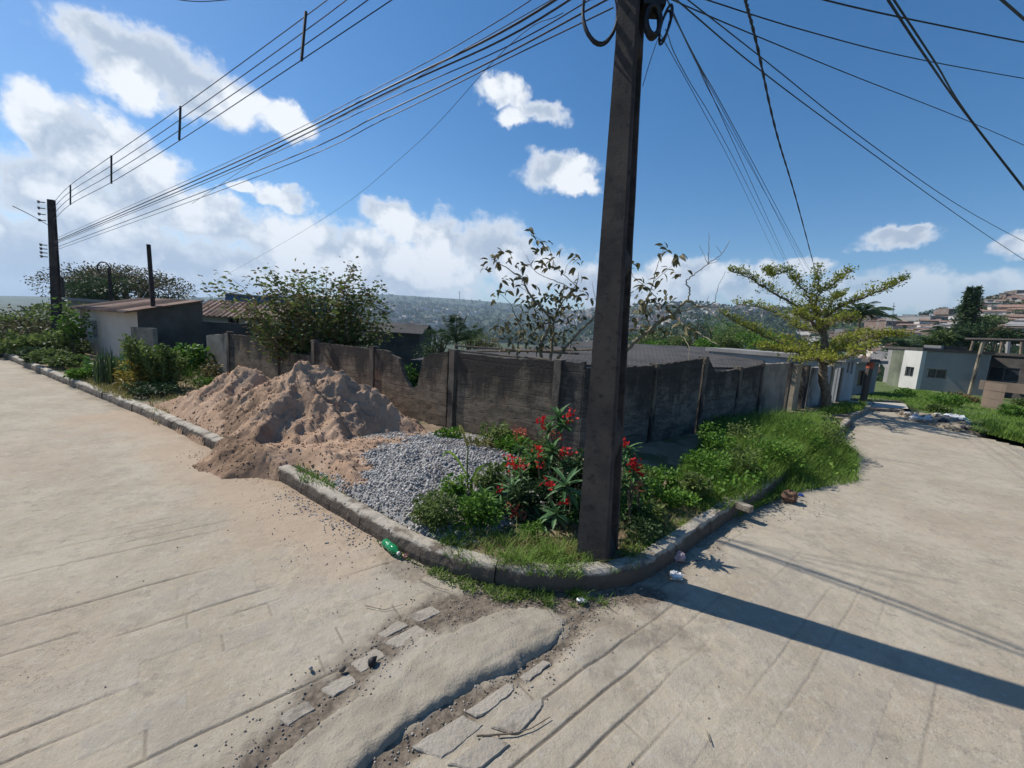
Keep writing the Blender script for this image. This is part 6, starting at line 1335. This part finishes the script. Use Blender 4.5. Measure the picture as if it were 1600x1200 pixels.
# big weed bank on the right
WB = [(1095, 700), (1100, 668), (1180, 655), (1265, 655), (1310, 668), (1340, 700), (1345, 738), (1290, 745), (1230, 758), (1170, 782), (1120, 800), (1060, 790), (1035, 770), (1060, 735)]
C = inpx(WB, 34000); hmap = .10+.34*fbm(C[:, 0]*.9, C[:, 1]*.9, 3, 66)
_e, _ = segdist(C[:, 0], C[:, 1], [xy(gp(x, y, KH)) for x, y in WB+WB[:1]]); hmap *= .35+.65*sstep(_e, 0, .7)
hw, _ = segdist(C[:, 0], C[:, 1], [xy(gp(*p)) for p in [(1210, 690), (1330, 720)]]); hmap += .12*sstep(hw, 1.2, .2)
grass('weed_bank_grass', C, hmap*RNG.uniform(.5, 1.2, len(C))*1.5, .010, m_grass, kind='stuff', label='dense bank of bright green grass and weeds under the blackened wall', lean=.3)
C = inpx(WB[:3]+[(1210, 700), (1190, 770)]+WB[-3:], 4200); hm = .08+.34*fbm(C[:, 0]*.9, C[:, 1]*.9, 3, 66)
C[:, 2] += hm*RNG.uniform(.3, 1.0, len(C)); foliage('weed_bank_leaves', None, C, rdir(len(C), .5), RNG.uniform(.03, .08, len(C)), .045, m_lf_fresh, kind='stuff', label='broad-leaved weeds in the near part of the green bank')
C = inpx([(1100, 668), (1270, 652), (1340, 690), (1345, 738), (1210, 745), (1150, 720)], 1200); hm = .10+.34*fbm(C[:, 0]*.9, C[:, 1]*.9, 3, 66); C[:, 2] += hm*RNG.uniform(.5, 1.1, len(C)); foliage('weed_bank_leaves', None, C, rdir(len(C), .5), RNG.uniform(.03, .07, len(C)), .04, m_grass, kind='stuff')
for i, (x, y, d, rx, rz) in enumerate([(1120, 700, 7.6, .5, .38), (1160, 690, 8.4, .5, .36), (1110, 735, 6.4, .45, .28), (1160, 725, 6.8, .5, .30), (1210, 715, 7.8, .5, .30), (1080, 765, 5.5, .32, .2), (1250, 690, 9.6, .6, .35), (1300, 690, 10.2, .6, .34)]):
    bushlet('leafy_weed', 'bushy weed rising out of the green bank under the blackened wall', (x, y), d, rx*.8, rz*1.15, 700, .06, [m_lf_fresh, m_lf_guava][i % 2], 350+i, group='bushy weeds in the green bank')
# ---- left verge plants
sn = empty('spear_plants', gp(166, 602, KH-.03), label='dense clump of upright spear-shaped dark green blades at the left kerb', cat='plant'); s0_ = np.array(sn.location)
for k in range(70):
    x = RNG.uniform(147, 186); yb = 602+RNG.uniform(-10, 4)+(x-165)*.18; hgt = RNG.uniform(38, 62)*(1-.25*abs(x-165)/20); dd0 = math.hypot(s0_[0], s0_[1])+RNG.uniform(-.2, .6)
    b0 = sub(s0_, D(x, yb, dd0)); b0[2] = 0; t0 = sub(s0_, D(x+RNG.uniform(-5, 5), yb-hgt, dd0)); strap([b0, (b0+t0)/2+RNG.normal(0, .03, 3), t0], .05, m_lf_dark if k % 3 else m_lf_guava, sn, at=RNG.random())
bushlet('croton', 'yellow and orange croton bush beside the spear-leaved clump', (208, 605), 13.2, .42, .44, 520, .13, m_croton, 401, 'bush', wd=.3)
def cactus(label, x0, x1, yb, yt, d, n, seed):
    rg = np.random.default_rng(seed); g = D((x0+x1)/2, yb, d); b0 = (g[0], g[1], KH-.03); r = empty('leafy_cactus', b0, label=label, cat='succulent'); C = []
    for k in range(n):
        x = rg.uniform(x0, x1); t0 = sub(b0, D(x, yt+rg.uniform(-2, 14)+abs(x-(x0+x1)/2)*.35, d+rg.uniform(-.6, .6))); q = t0*[.4, .4, .15]; K = np.array(catmull([q*[1, 1, 0], q*.5+t0*[.5, .5, .4], t0*[1, 1, .8], t0], 5)); K[:, 2] = np.maximum(K[:, 2], 0)
        MB().tube(K, np.linspace(.05, .035, len(K)), 6).build('stem', m_gstem, r); C.append(np.repeat(K, 16, 0)+rg.normal(0, .06, (len(K)*16, 3)))
    C = np.vstack(C); foliage('leaves', r, C, rdir(len(C), .5), .10, .045, m_lf_guava, quad=False, kind='stuff')
cactus('knobbly green branching succulent with its tallest arm in front of the cream house', 198, 225, 600, 528, 13.8, 6, 1); cactus('broad mass of knobbly green succulent arms right of the croton', 215, 290, 600, 545, 13.4, 15, 2)
bushlet('glossy_bush', 'glossy broad-leaved bush below the soot-dark wall', (286, 562), 16.5, 1.0, .6, 520, .24, m_lf_fresh, 402, 'bush', wd=.55)
bushlet('glossy_bush', 'pale-edged leafy plant behind the spear-leaved clump', (184, 570), 15.6, .7, .5, 420, .16, m_varieg, 403, 'bush')
bushlet('leafy_weed', 'thin weed with orange-tipped leaves at the end of the slab wall', (323, 585), 13.6, .3, .45, 260, .10, m_lf_brown, 404)
bushlet('leafy_weed', 'low dark weed under the croton at the left kerb', (232, 620), 12.4, .5, .18, 800, .08, m_lf_dark, 405)
bushlet('leafy_weed', 'low green weed left of the sand heap', (316, 592), 13.0, .4, .2, 450, .07, m_lf_fresh, 406)
for i, (x, y, d, rx, rz, m_, lab) in enumerate([(62, 566, 20.5, .55, .28, m_lf_dark, 'dark low shrub nearest the left end of the kerb'), (85, 566, 19.2, .65, .34, m_lf_guava, 'rounded low shrub at the foot of the far left pole'), (112, 570, 18.2, .6, .28, m_lf_guava, 'low green shrub right of the far left pole'), (140, 578, 15.8, .5, .26, m_lf_fresh, 'pale green low shrub left of the spear-leaved clump')]):
    bushlet('low_shrub', lab, (x, y), d, rx, rz, 1300, .10, m_, 410+i, 'shrub')
for poly, n, h, m_, lab in [([(100, 575), (130, 570), (215, 610), (205, 628), (150, 608)], 3500, .16, m_grassy, 'dry golden grass behind the limewashed kerb'), ([(225, 600), (330, 575), (340, 600), (290, 640), (240, 650)], 2600, .13, m_grassy, 'dry grass on bare soil left of the sand heaps'), ([(280, 565), (335, 565), (330, 590), (285, 590)], 2200, .34, m_grass, 'tall green grass below the glossy bush'),
                        ([(460, 725), (515, 740), (525, 765), (470, 750)], 500, .10, m_grass, 'grass tuft between sand and gravel at the kerb'), ([(600, 700), (640, 690), (640, 706), (600, 712)], 160, .08, m_grass, 'small grass tuft on the sand edge')]:
    C = inpx(poly, n); grass('verge_grass', C, RNG.uniform(.4, 1.2, n)*h, .012, m_, kind='stuff', label=lab)
# ---- right-hand lawn grass and shrubs
def inter(poly, n, z=0.05):
    P = [xy(tp(x, y)) for x, y in poly]; P = np.array(P); lo, hi = P.min(0), P.max(0); out = []
    while len(out) < n: q = RNG.uniform(lo, hi, (n*4, 2)); out += list(q[inpoly(q[:, 0], q[:, 1], [tuple(p) for p in P])])
    out = np.array(out[:n]); return np.c_[out, terrain(out[:, 0], out[:, 1])+z]
C = inter([(1420, 640), (1400, 628), (1440, 618), (1600, 640), (1640, 700), (1600, 700), (1560, 690), (1520, 680), (1490, 662)], 15000, .1)
grass('lawn_grass', C, RNG.uniform(.04, .18, len(C)), .018, m_grass, kind='stuff', label='rough grass between the right street and the grey house')
C = inter([(1330, 628), (1410, 632), (1480, 640), (1450, 612), (1370, 616)], 4500, .1); grass('lawn_grass', C, RNG.uniform(.04, .16, len(C)), .02, m_grass, kind='stuff')
C = inter([(1372, 618), (1440, 614), (1480, 622), (1470, 632), (1412, 631), (1366, 628)], 5000, .1); grass('lawn_grass', C, RNG.uniform(.05, .2, len(C)), .02, m_grass, kind='stuff')
C = inter([(1312, 655), (1345, 648), (1352, 640), (1310, 640), (1270, 655)], 2500, .12); grass('lawn_grass', C, RNG.uniform(.08, .3, len(C)), .015, m_grass, kind='stuff', label='little patch of green at the foot of the tiered tree')
C = inter([(1560, 690), (1530, 672), (1600, 672), (1650, 690), (1650, 712), (1600, 700)], 5000, .1); grass('lawn_grass', C, RNG.uniform(.12, .38, len(C)), .018, m_grass, kind='stuff', label='taller grass at the right edge beside the street')
for i, (x, y, rx, rz, m_, lab) in enumerate([(1480, 640, 1.3, .7, m_lf_fresh, 'leafy bush behind the rubbish heap'), (1505, 632, 1.1, .6, m_lf_brown, 'brownish bush at the corner of the grey house'), (1412, 622, .9, .5, m_lf_fresh, 'pale leafy bush under the grey house window'), (1575, 655, 1.0, .5, m_lf_fresh, 'leafy plant by the brick enclosure'), (1465, 650, .8, .4, m_lf_guava, 'small dark bush left behind the rubbish heap'), (1595, 640, .9, .6, m_lf_guava, 'bush at the right edge below the dark building')]):
    g = tp(x, y); bushlet('bush', lab, (x, y), float(np.hypot(g[0], g[1])), rx*.5, rz*.5, 800, .10, m_, 430+i, 'bush', z=.1)

# ------------------------------------------------------------------ rubbish
m_bag = mat('white_plastic', (0.70, 0.70, 0.68), (0.50, 0.50, 0.50), 8, .4, .3); m_bagd = mat('dark_plastic', (0.03, 0.03, 0.035), (0.06, 0.06, 0.07), 8, .35, .3)
m_card = mat('rubbish_card', (0.34, 0.28, 0.20), (0.22, 0.17, 0.12), 6, .9, .3); m_mud = mat('heap_debris', (0.30, 0.25, 0.18), (0.18, 0.15, 0.11), 6, .95, .6, 20, c3=(0.33, .28, .22), s3=3)
def crumple(c, r, seed, flat=.6, n=10):
    rg = np.random.default_rng(seed); V = []; k = 12
    for i in range(n+1):
        th = math.pi*i/n
        for j in range(k):
            a = 2*math.pi*j/k; rr_ = 1+rg.uniform(-.28, .28); V.append((c[0]+r[0]*rr_*math.sin(th)*math.cos(a), c[1]+r[1]*rr_*math.sin(th)*math.sin(a), c[2]+r[2]*rr_*math.cos(th)))
    F = [(i*k+j, i*k+(j+1) % k, (i+1)*k+(j+1) % k, (i+1)*k+j) for i in range(n) for j in range(k)]; return V, F
def rub(name, label, px, r, m, seed, z=0.0, cat='rubbish', loc=None):
    g = tp(*px) if loc is None else loc; return tag(MB().add(*crumple((g[0], g[1], g[2]+r[2]*.8+z), r, seed)).build(name, m, smooth=False), label, cat)
g = tp(1470, 662); d0 = math.hypot(g[0], g[1])
xs = np.arange(-1.5, 1.5, .06); ys = np.arange(-.8, .8, .06); X, Y = np.meshgrid(xs, ys); yw = math.atan2(RIGHT_EDGE[4][1]-RIGHT_EDGE[1][1], RIGHT_EDGE[4][0]-RIGHT_EDGE[1][0])
gx = g[0]+X*math.cos(yw)-Y*math.sin(yw); gy = g[1]+X*math.sin(yw)+Y*math.cos(yw)
Z = terrain(gx, gy)-.05+.20*np.clip(1-(X/1.3)**2-(Y/.62)**2, 0, 1)*(.5+fbm(X*5, Y*5, 3, 77)); Z = np.where((X/1.4)**2+(Y/.68)**2 < 1, Z+.1, Z-.2)
tag(link('rubbish_heap', fastmesh('rubbish_heap', np.stack([gx, gy, Z], -1).reshape(-1, 3), gridfaces(*X.shape), m_mud)), 'low heap of mixed rubbish and rubble on the grass edge of the right street', 'rubbish heap')
for i in range(60):
    a, b2 = random.uniform(-1.3, 1.3), random.uniform(-.55, .5); x = g[0]+a*math.cos(yw)-b2*math.sin(yw); y = g[1]+a*math.sin(yw)+b2*math.cos(yw); zz = float(terrain(x, y))+.05+.2*max(0, 1-(a/1.3)**2-(b2/.62)**2)*.8
    s_ = random.uniform(.03, .12); m_ = random.choice([m_card, m_bag, m_bagd, m_mud, m_card, m_mud])
    tag(MB().add(*crumple((x, y, zz+s_*.3), (s_, s_*random.uniform(.4, 1), s_*random.uniform(.3, .7)), i, n=5)).build('rubbish_piece', m_), {m_card.name: 'crumpled brown scrap lying on the rubbish heap', m_bag.name: 'white plastic scrap lying on the rubbish heap', m_bagd.name: 'black plastic scrap lying on the rubbish heap', m_mud.name: 'muddy lump of rubble lying on the rubbish heap'}[m_.name], 'rubbish', 'pieces on the rubbish heap')
rub('plastic_bag', 'large stuffed white bag at the right end of the rubbish heap', (1490, 661), (.36, .22, .15), m_bag, 71)
rub('plastic_bag', 'white bag at the left end of the rubbish heap nearest the street', (1430, 658), (.20, .16, .11), m_bag, 72)
rub('plastic_bag', 'flattened white sheet lying right of the heap at the street edge', (1520, 667), (.28, .16, .07), m_bag, 73)
rub('plastic_bag', 'grey flattened sheet between the heap and the right-hand white sheet', (1500, 672), (.36, .2, .03), m_slab, 74)
rub('plastic_bag', 'small white bag below the middle of the rubbish heap', (1452, 661), (.17, .12, .08), m_bag, 75)
m_clear = bpy.data.materials.new('clear_film'); m_clear.use_nodes = True; bb_ = m_clear.node_tree.nodes['Principled BSDF']; bb_.inputs['Base Color'].default_value = (.62, .62, .62, 1); bb_.inputs['Roughness'].default_value = .25; bb_.inputs['Transmission Weight'].default_value = .35
rub('plastic_bag', 'crumpled clear plastic bag on the street just right of the kerb corner', (1058, 905), (.065, .055, .035), m_clear, 76, loc=gp(1057, 904))
rub('plastic_bag', 'pinkish crumpled wrapper tucked against the right kerb', (1057, 872), (.06, .04, .05), mat('pink_wrapper', (.48, .36, .36), (.36, .24, .25), 20, .5), 77, loc=gp(1060, 876))
rub('plastic_scrap', 'small scrap of clear plastic in the gutter above the cement hump', (908, 940), (.04, .03, .015), m_clear, 78, loc=gp(908, 940))
rub('wrapper', 'tiny bright blue wrapper near the end of the right kerb', (1251, 773), (.035, .03, .02), mat('blue_wrapper', (.03, .10, .45), (.03, .08, .3), 9, .4), 79, loc=gp(1251, 775))
rub('brown_clod', 'dark brown clod of earth on the sandy edge of the right street', (1232, 782), (.10, .08, .10), mat('brown_clod', (.14, .08, .05), (.2, .12, .08), 14, .95, .6), 80, loc=gp(1232, 785), cat='clod')
# sandy washed-out lip at the end of the right kerb
P = [D(1144, 768, 5.3), D(1168, 796, 4.9)]
tag(MB().box(gp(1152, 788, .16), (.17, .05, .035), R=[[math.cos(2.2), -math.sin(2.2), 0], [math.sin(2.2), math.cos(2.2), 0], [0, 0, 1]]).build('loose_kerb_block', m_kerb), 'loose tilted kerb block half buried in weeds at the end of the right kerb', 'block')
# green bottle lying in the gutter
p = gp(611, 862); bot = empty('plastic_bottle', (p[0], p[1], .045), label='green plastic bottle lying in the gutter beside the left kerb', cat='bottle', rz=math.atan2(gp(630, 855)[1]-gp(602, 833)[1], gp(630, 855)[0]-gp(602, 833)[0]))
m_pet = bpy.data.materials.new('green_pet'); m_pet.use_nodes = True; bb_ = m_pet.node_tree.nodes['Principled BSDF']; bb_.inputs['Base Color'].default_value = (.04, .42, .16, 1); bb_.inputs['Roughness'].default_value = .12; bb_.inputs['Transmission Weight'].default_value = .55; bb_.inputs['IOR'].default_value = 1.3
prof = [(-.13, .001), (-.13, .03), (-.115, .040), (-.08, .042), (-.05, .038), (-.01, .038), (.02, .043), (.06, .042), (.095, .03), (.115, .016), (.13, .014)]
V = []; k = 16
for x, r_ in prof:
    for j in range(k): a = 2*math.pi*j/k; V.append((x, r_*math.cos(a), r_*math.sin(a)))
MB().add(V, [(i*k+j, i*k+(j+1) % k, (i+1)*k+(j+1) % k, (i+1)*k+j) for i in range(len(prof)-1) for j in range(k)]).build('bottle_body', m_pet, bot, smooth=True)
MB().tube([(.130, 0, 0), (.150, 0, 0)], .018, 12).build('cap', m_white, bot); MB().tube([(-.048, 0, 0), (-.012, 0, 0)], .0395, 16, cap=False).build('bottle_label', mat('bottle_label_green', (.03, .20, .10), (.05, .3, .14), 30, .4), bot)
rub('can', 'squashed reddish can beside the green bottle', (632, 850), (.03, .022, .022), mat('faded_red', (.35, .10, .07), (.45, .3, .25), 30, .5, metal=.3), 81, loc=gp(634, 872), cat='can')
# twigs
for i, (pts, r_, lab) in enumerate([([(745, 1150), (775, 1148), (805, 1146), (830, 1138), (860, 1120)], .006, 'curved dark twig lying across the slabs right of the cement hump'), ([(655, 905), (680, 917), (700, 922)], .004, 'thin twig in the gutter below the left kerb'), ([(570, 946), (600, 953), (630, 944)], .003, 'fine twig on the dirt left of the hump'), ([(1110, 1160), (1104, 1140)], .004, 'tiny twig on the open right street')]):
    tag(MB().tube([gp(x, y, r_+.012) for x, y in pts], np.linspace(r_, r_*.4, len(pts)), 5).build('twig', m_bark), lab, 'twig')

# ------------------------------------------------------------------ the town on the hill
HM = [m_brickw, m_white, m_cream, m_greyp, m_slab, m_brownw]
def hh(x0, x1, yt, yb, d, m_, lab, wins=2, roof='flat', mr=None, deep=6, rise=1.0, eave=.2):
    g_ = tp((x0+x1)/2, yb-1); dg = math.hypot(g_[0], g_[1]); d0_ = d; d = dg if 60 < dg < 520 else d; deep *= d/d0_ if d > d0_ else 1
    a = D(x0, yb, d); b2 = D(x1, yb, d*random.uniform(.96, 1.04)); z1_ = float(D((x0+x1)/2, yt, d)[2]); z0_ = min(float(D((x0+x1)/2, yb, d)[2])-1.0, z1_-2.6)
    L_ = np.linalg.norm((b2-a)[:2]); v = (z1_-z0_)-min(1.4, (z1_-z0_)*.45)
    ws = [((k+.5)/wins, v, min(1.2, L_/wins*.4), 1.0) for k in range(wins)]
    return house('hill_house', lab, 'house', a, b2, z0_, z1_, deep, m_, ws, roof=roof, mr=mr, rise=rise, eave=eave, wmat=m_wood)
hh(1479, 1511, 494, 510, 150, m_white, 'large bright white block with three windows high on the right hill', 3, deep=14)
hh(1451, 1478, 494, 511, 152, m_slab, 'grey side block joined to the left of the bright white block', 2, deep=12)
hh(1382, 1424, 502, 521, 95, m_brickw, 'wide bare brick house with a dark slab roof left on the hill', 3, mr=m_darkw)
hh(1424, 1452, 514, 530, 85, m_brickw, 'smaller bare brick house just below the wide brick one', 2, 'gable')
hh(1366, 1387, 491, 506, 125, m_brickw, 'brick house near the skyline left of the hill', 2, mr=m_greyp)
hh(1481, 1497, 483, 493, 185, m_brickw, 'little brick house directly above the bright white block', 1, 'gable')
hh(1539, 1569, 463, 475, 210, m_brickw, 'long brick house right of the conifer top near the skyline', 3)
hh(1566, 1586, 456, 469, 230, m_brownw, 'brown house on the skyline near the right edge', 2)
hh(1585, 1625, 459, 472, 220, m_slab, 'grey house on the skyline cut by the right edge', 2)
hh(1556, 1620, 496, 512, 130, m_slab, 'long pale grey building at mid height by the right edge', 4)
hh(1541, 1582, 508, 518, 105, m_white, 'low white-roofed house right of the conifer', 3, 'shed', mr=m_white, rise=1.2)
hh(1523, 1547, 518, 532, 80, m_brownw, 'brown-walled house at the foot of the conifer', 2, 'gable', mr=m_slab)
hh(1580, 1640, 515, 530, 85, m_cream, 'cream house above the dark building at the right edge', 3, 'gable', mr=m_slab)
hh(1404, 1434, 497, 507, 120, m_cream, 'house with a pale roof between brick houses', 2, 'gable', mr=m_slab)
hh(1380, 1414, 522, 536, 62, m_brownw, 'brown house seen over the tiered tree tip', 2, 'shed')
hh(1400, 1437, 533, 547, 56, m_greyp, 'grey house right above the white annex roof', 2)
hh(1455, 1482, 527, 541, 66, m_brickw, 'brick house behind the little white rooftop room', 2)
hh(1574, 1640, 541, 560, 60, m_white, 'white-roofed house between bare posts at right', 3, 'shed', mr=m_white)
# other houses thick on the slope
GL = {m_brickw.name: 'bare brick', m_white.name: 'white', m_cream.name: 'cream', m_greyp.name: 'dark grey', m_slab.name: 'grey', m_brownw.name: 'brown'}
k = 0
PX = [(x, y) for y in range(462, 536, 6) for x in range(1335, 1620, 14)]
random.shuffle(PX)
for (x, y) in PX:
    x += random.uniform(-7, 7); y += random.uniform(-3, 3); el_ = azel(x, y); sk = math.atan(float(skyel(el_[0])))
    if el_[1] > sk-.004: continue
    if 1476 < x < 1514 and 485 < y < 512: continue
    if 1505 < x < 1540 and y < 495: continue
    g_ = tp(x, y); d_ = math.hypot(g_[0], g_[1])
    if d_ < 100 or k > 150: continue
    m_ = random.choice([m_brickw, m_brickw, m_cream, m_white, m_greyp, m_slab, m_slab, m_brownw]); w_ = random.uniform(5, 10); yw = -el_[0]+random.uniform(-.5, .5)
    u = np.array([math.cos(yw), math.sin(yw)])*w_/2; h_ = random.uniform(2.8, 5.2); rt = random.choice(['flat', 'gable', 'shed'])
    house('hill_house', GL[m_.name]+' walled house '+{'flat': 'with a flat slab roof', 'gable': 'with a tiled gable roof', 'shed': 'with a single-pitch roof'}[rt]+' packed on the right-hand hillside', 'house', g_[:2]-u, g_[:2]+u, g_[2]-1.5, g_[2]+h_, random.uniform(5, 8), m_, [((j+.5)/2, 1.5+h_*.5, 1.1, 1.1) for j in range(2)], roof=rt, mr=random.choice([m_tile, m_slab, m_slab, m_greyp, m_darkw]) if rt != 'gable' else m_tile, group='houses packed on the right-hand hill', rise=random.uniform(.6, 1.3)); k += 1
# trees between them
k = 0
cm_ = []
for i, mm in enumerate([m_lf_dark, m_lf_guava, m_lf_dark, m_lf_olive]):
    p, d = crown_pts(420, 2.8, 2.8, 2.2, 8, 500+i); V, F = leafgeo(p, d+RNG.normal(0, .5, d.shape), RNG.uniform(.5, 1.0, 420), .5, quad=True); cm_.append(fastmesh('crown', V, F, mm, {'v': np.repeat(RNG.random(420), 4)}))
trm = MB().tube([(0, 0, -5.5), (0, 0, 0)], [.3, .2], 5); tro = trm.build('trunk', m_bark); trme = tro.data; bpy.data.objects.remove(tro)
def hill_tree(x, y, sc, lab, grp, dmax=1e9):
    g_ = tp(x, y)
    i = random.randrange(4); r = empty('hillside_tree', (g_[0], g_[1], g_[2]+2.5*sc), rz=random.uniform(0, 6), label=lab, cat='tree', group=grp); r.scale = (sc, sc, sc)
    link('crown', cm_[i], r); link('trunk', trme, r)
for (x, y, sc) in [(1440, 505, 1.1), (1447, 497, 1.3), (1462, 494, 1.4), (1470, 491, 1.3), (1500, 487, 1.2), (1492, 490, 1.0), (1512, 483, 1.4), (1433, 512, 1.1), (1395, 498, 1.0), (1374, 497, .9), (1412, 496, 1.2), (1505, 512, 1.3), (1560, 480, 1.3), (1580, 487, 1.4), (1598, 490, 1.5), (1575, 476, 1.0), (1548, 478, 1.5), (1530, 484, 1.5), (1560, 496, 1.1), (1590, 503, 1.2), (1450, 520, .9), (1470, 516, 1.0), (1488, 513, 1.0), (1410, 527, .8), (1436, 532, .8), (1575, 534, .9), (1550, 528, .9), (1598, 536, .9), (1350, 505, 1.0), (1337, 510, 1.0), (1360, 512, .9), (1375, 520, .9), (1340, 525, .8), (1355, 535, .8), (1425, 540, .7), (1520, 545, .8), (1545, 545, .8)]:
    hill_tree(x+random.uniform(-3, 3), y, sc, 'round leafy tree growing between the houses of the right-hand hill', 'trees between the hill houses')
# far-off town and groves, too small to tell apart
def far_boxes(name, n, x0, x1, rr0, rr1, size, mats, lab, seed, dens):
    rg = np.random.default_rng(seed); mbs = [MB() for _ in mats]; c = 0
    while c < n:
        a = azel(rg.uniform(x0, x1), 500)[0]; r = math.exp(rg.uniform(math.log(rr0), math.log(rr1))); x = r*math.sin(a); y = r*math.cos(a)
        if vn(x*dens+3, y*dens, 5) < .42: continue
        s_ = rg.uniform(*size); q = rg.uniform(-.6, .6)-a; z = float(terrain(x, y)); R = [[math.cos(q), -math.sin(q), 0], [math.sin(q), math.cos(q), 0], [0, 0, 1]]; hgt = s_*rg.uniform(.35, .6)
        mbs[int(rg.integers(0, len(mats)))].box((x, y, z+hgt-.8), (s_, s_*rg.uniform(.5, .9), hgt), R); c += 1
    V = MB(); 
    for i, m in enumerate(mbs):
        if m.v: V.add(np.vstack(m.v), m.f, i)
    V.build(name, mats, kind='stuff', label=lab)
far_boxes('far_town', 1500, 890, 1345, 380, 1000, (3.0, 6.5), [m_slab, m_cream, m_brickw, m_white, m_tile, m_greyp], 'far-off town spread over the middle hillside', 5, .012)
far_boxes('far_town', 900, 430, 960, 900, 2300, (6, 13), [m_slab, m_cream, m_brickw, m_white, m_tile], 'hazy town on the valley floor under the long blue ridge', 6, .004)
far_boxes('far_town', 700, 1330, 1640, 130, 330, (1.6, 3.4), [m_slab, m_cream, m_brickw, m_tile, m_greyp], 'smallest houses crowded near the top of the right hill', 7, .03)
def far_trees(n, x0, x1, rr0, rr1, size, lab, seed):
    rg = np.random.default_rng(seed); a = np.array([azel(v, 500)[0] for v in rg.uniform(x0, x1, n)]); r = np.exp(rg.uniform(math.log(rr0), math.log(rr1), n)); x = r*np.sin(a); y = r*np.cos(a); s_ = rg.uniform(*size, n)
    P = np.stack([x, y, terrain(x, y)+s_*.3], 1); P = np.repeat(P, 14, 0)+rg.normal(size=(n*14, 3))*np.repeat(s_, 14)[:, None]*.45; ss = np.repeat(s_, 14)
    V, F = leafgeo(P, rg.normal(size=P.shape)+[0, 0, .4], ss*.9, ss*.8, quad=True); link('far_groves', fastmesh('far_groves', V, F, m_lf_dark, {'v': np.repeat(rg.random(len(P)), 4)}), kind='stuff', label=lab)
far_trees(1300, 890, 1345, 330, 1100, (3, 7), 'groves of trees among the far-off town on the middle hillside', 11)
far_trees(2600, 300, 960, 700, 2900, (5, 11), 'dark woods on the long blue ridge and in the valley', 12)
far_trees(500, 1330, 1640, 110, 330, (1.6, 3.2), 'bushes between the small houses of the right hill', 13)
# orange earth cutting and mast on the far ridge
g_ = [tp(x, y) for x, y in [(758, 496), (770, 491), (790, 489), (797, 491), (780, 499), (765, 503)]]
m_cut = mat('raw_orange_earth', (.48, .27, .16), (.40, .22, .13), .02, .95)
tag(MB().add([(q[0], q[1], q[2]+2.5) for q in g_]+[(q[0], q[1], q[2]-6) for q in g_], [(0, 1, 2, 3, 4, 5)]+[(i, (i+1) % 6, (i+1) % 6+6, i+6) for i in range(6)]).build('earth_cutting', m_cut), 'raw orange earth cutting low on the far blue ridge', kind='structure')
for x, yt_, yb_, lab in [(718, 454, 467, 'tiny mast on the crest of the far blue ridge'), (1397, 473, 497, 'thin radio mast on the skyline left of the right hill')]:
    d_ = 2900 if x < 800 else 250; b0 = D(x, yb_, d_); t0 = D(x, yt_, d_); w_ = d_*.0009
    r = empty('mast', b0, label=lab, cat='mast'); MB().tube([(0, 0, -8), t0-b0], [w_, w_*.6], 4).build('lattice', m_steel, r); MB().tube([(t0-b0)*.75-[w_*3, 0, 0], (t0-b0)*.75+[w_*3, 0, 0]], w_*.6, 4).build('crossarm', m_steel, r)

# neighbours of one kind are told apart by their order from the left
ORD = ['leftmost', 'second from left', 'third from left', 'fourth from left', 'fifth from left', 'sixth from left', 'seventh from left', 'eighth from left', 'ninth from left', 'tenth from left', 'eleventh from left', 'rightmost']
for gname, short in (('bushy weeds in the green bank', 'of the bushy weeds rising out of the green bank'), ('trees beyond the shed roof', 'of the green crowns beyond the mildewed shed roof'), ('trees beneath the conifer', 'of the tree crowns around the twin-topped conifer'), ('palms beyond the grey house', 'of the palms among roofs beyond the grey house')):
    L_ = sorted([o for o in COL.objects if o.get('group') == gname and o.parent is None], key=lambda o: math.atan2(o.location.x, o.location.y))
    for i, o in enumerate(L_): o['label'] = ('rightmost' if i == len(L_)-1 else ORD[i])+' '+short

# ------------------------------------------------------------------ air
HB = 330.0
mb = MB().box((0, 0, (HB-40)/2), (9500, 9500, (HB+40)/2)); m_haze = bpy.data.materials.new('haze_air'); m_haze.use_nodes = True; t = NT(m_haze.node_tree)
vp = t.n('ShaderNodeVolumePrincipled'); vp.inputs['Color'].default_value = (.62, .80, 1, 1); vp.inputs['Density'].default_value = 1.9e-4; vp.inputs['Anisotropy'].default_value = .2
t.l(vp.outputs[0], t.n('ShaderNodeOutputMaterial').inputs['Volume'])
hz_ = mb.build('haze', m_haze, kind='stuff'); hz_['label'] = 'thin blue haze over the valley'
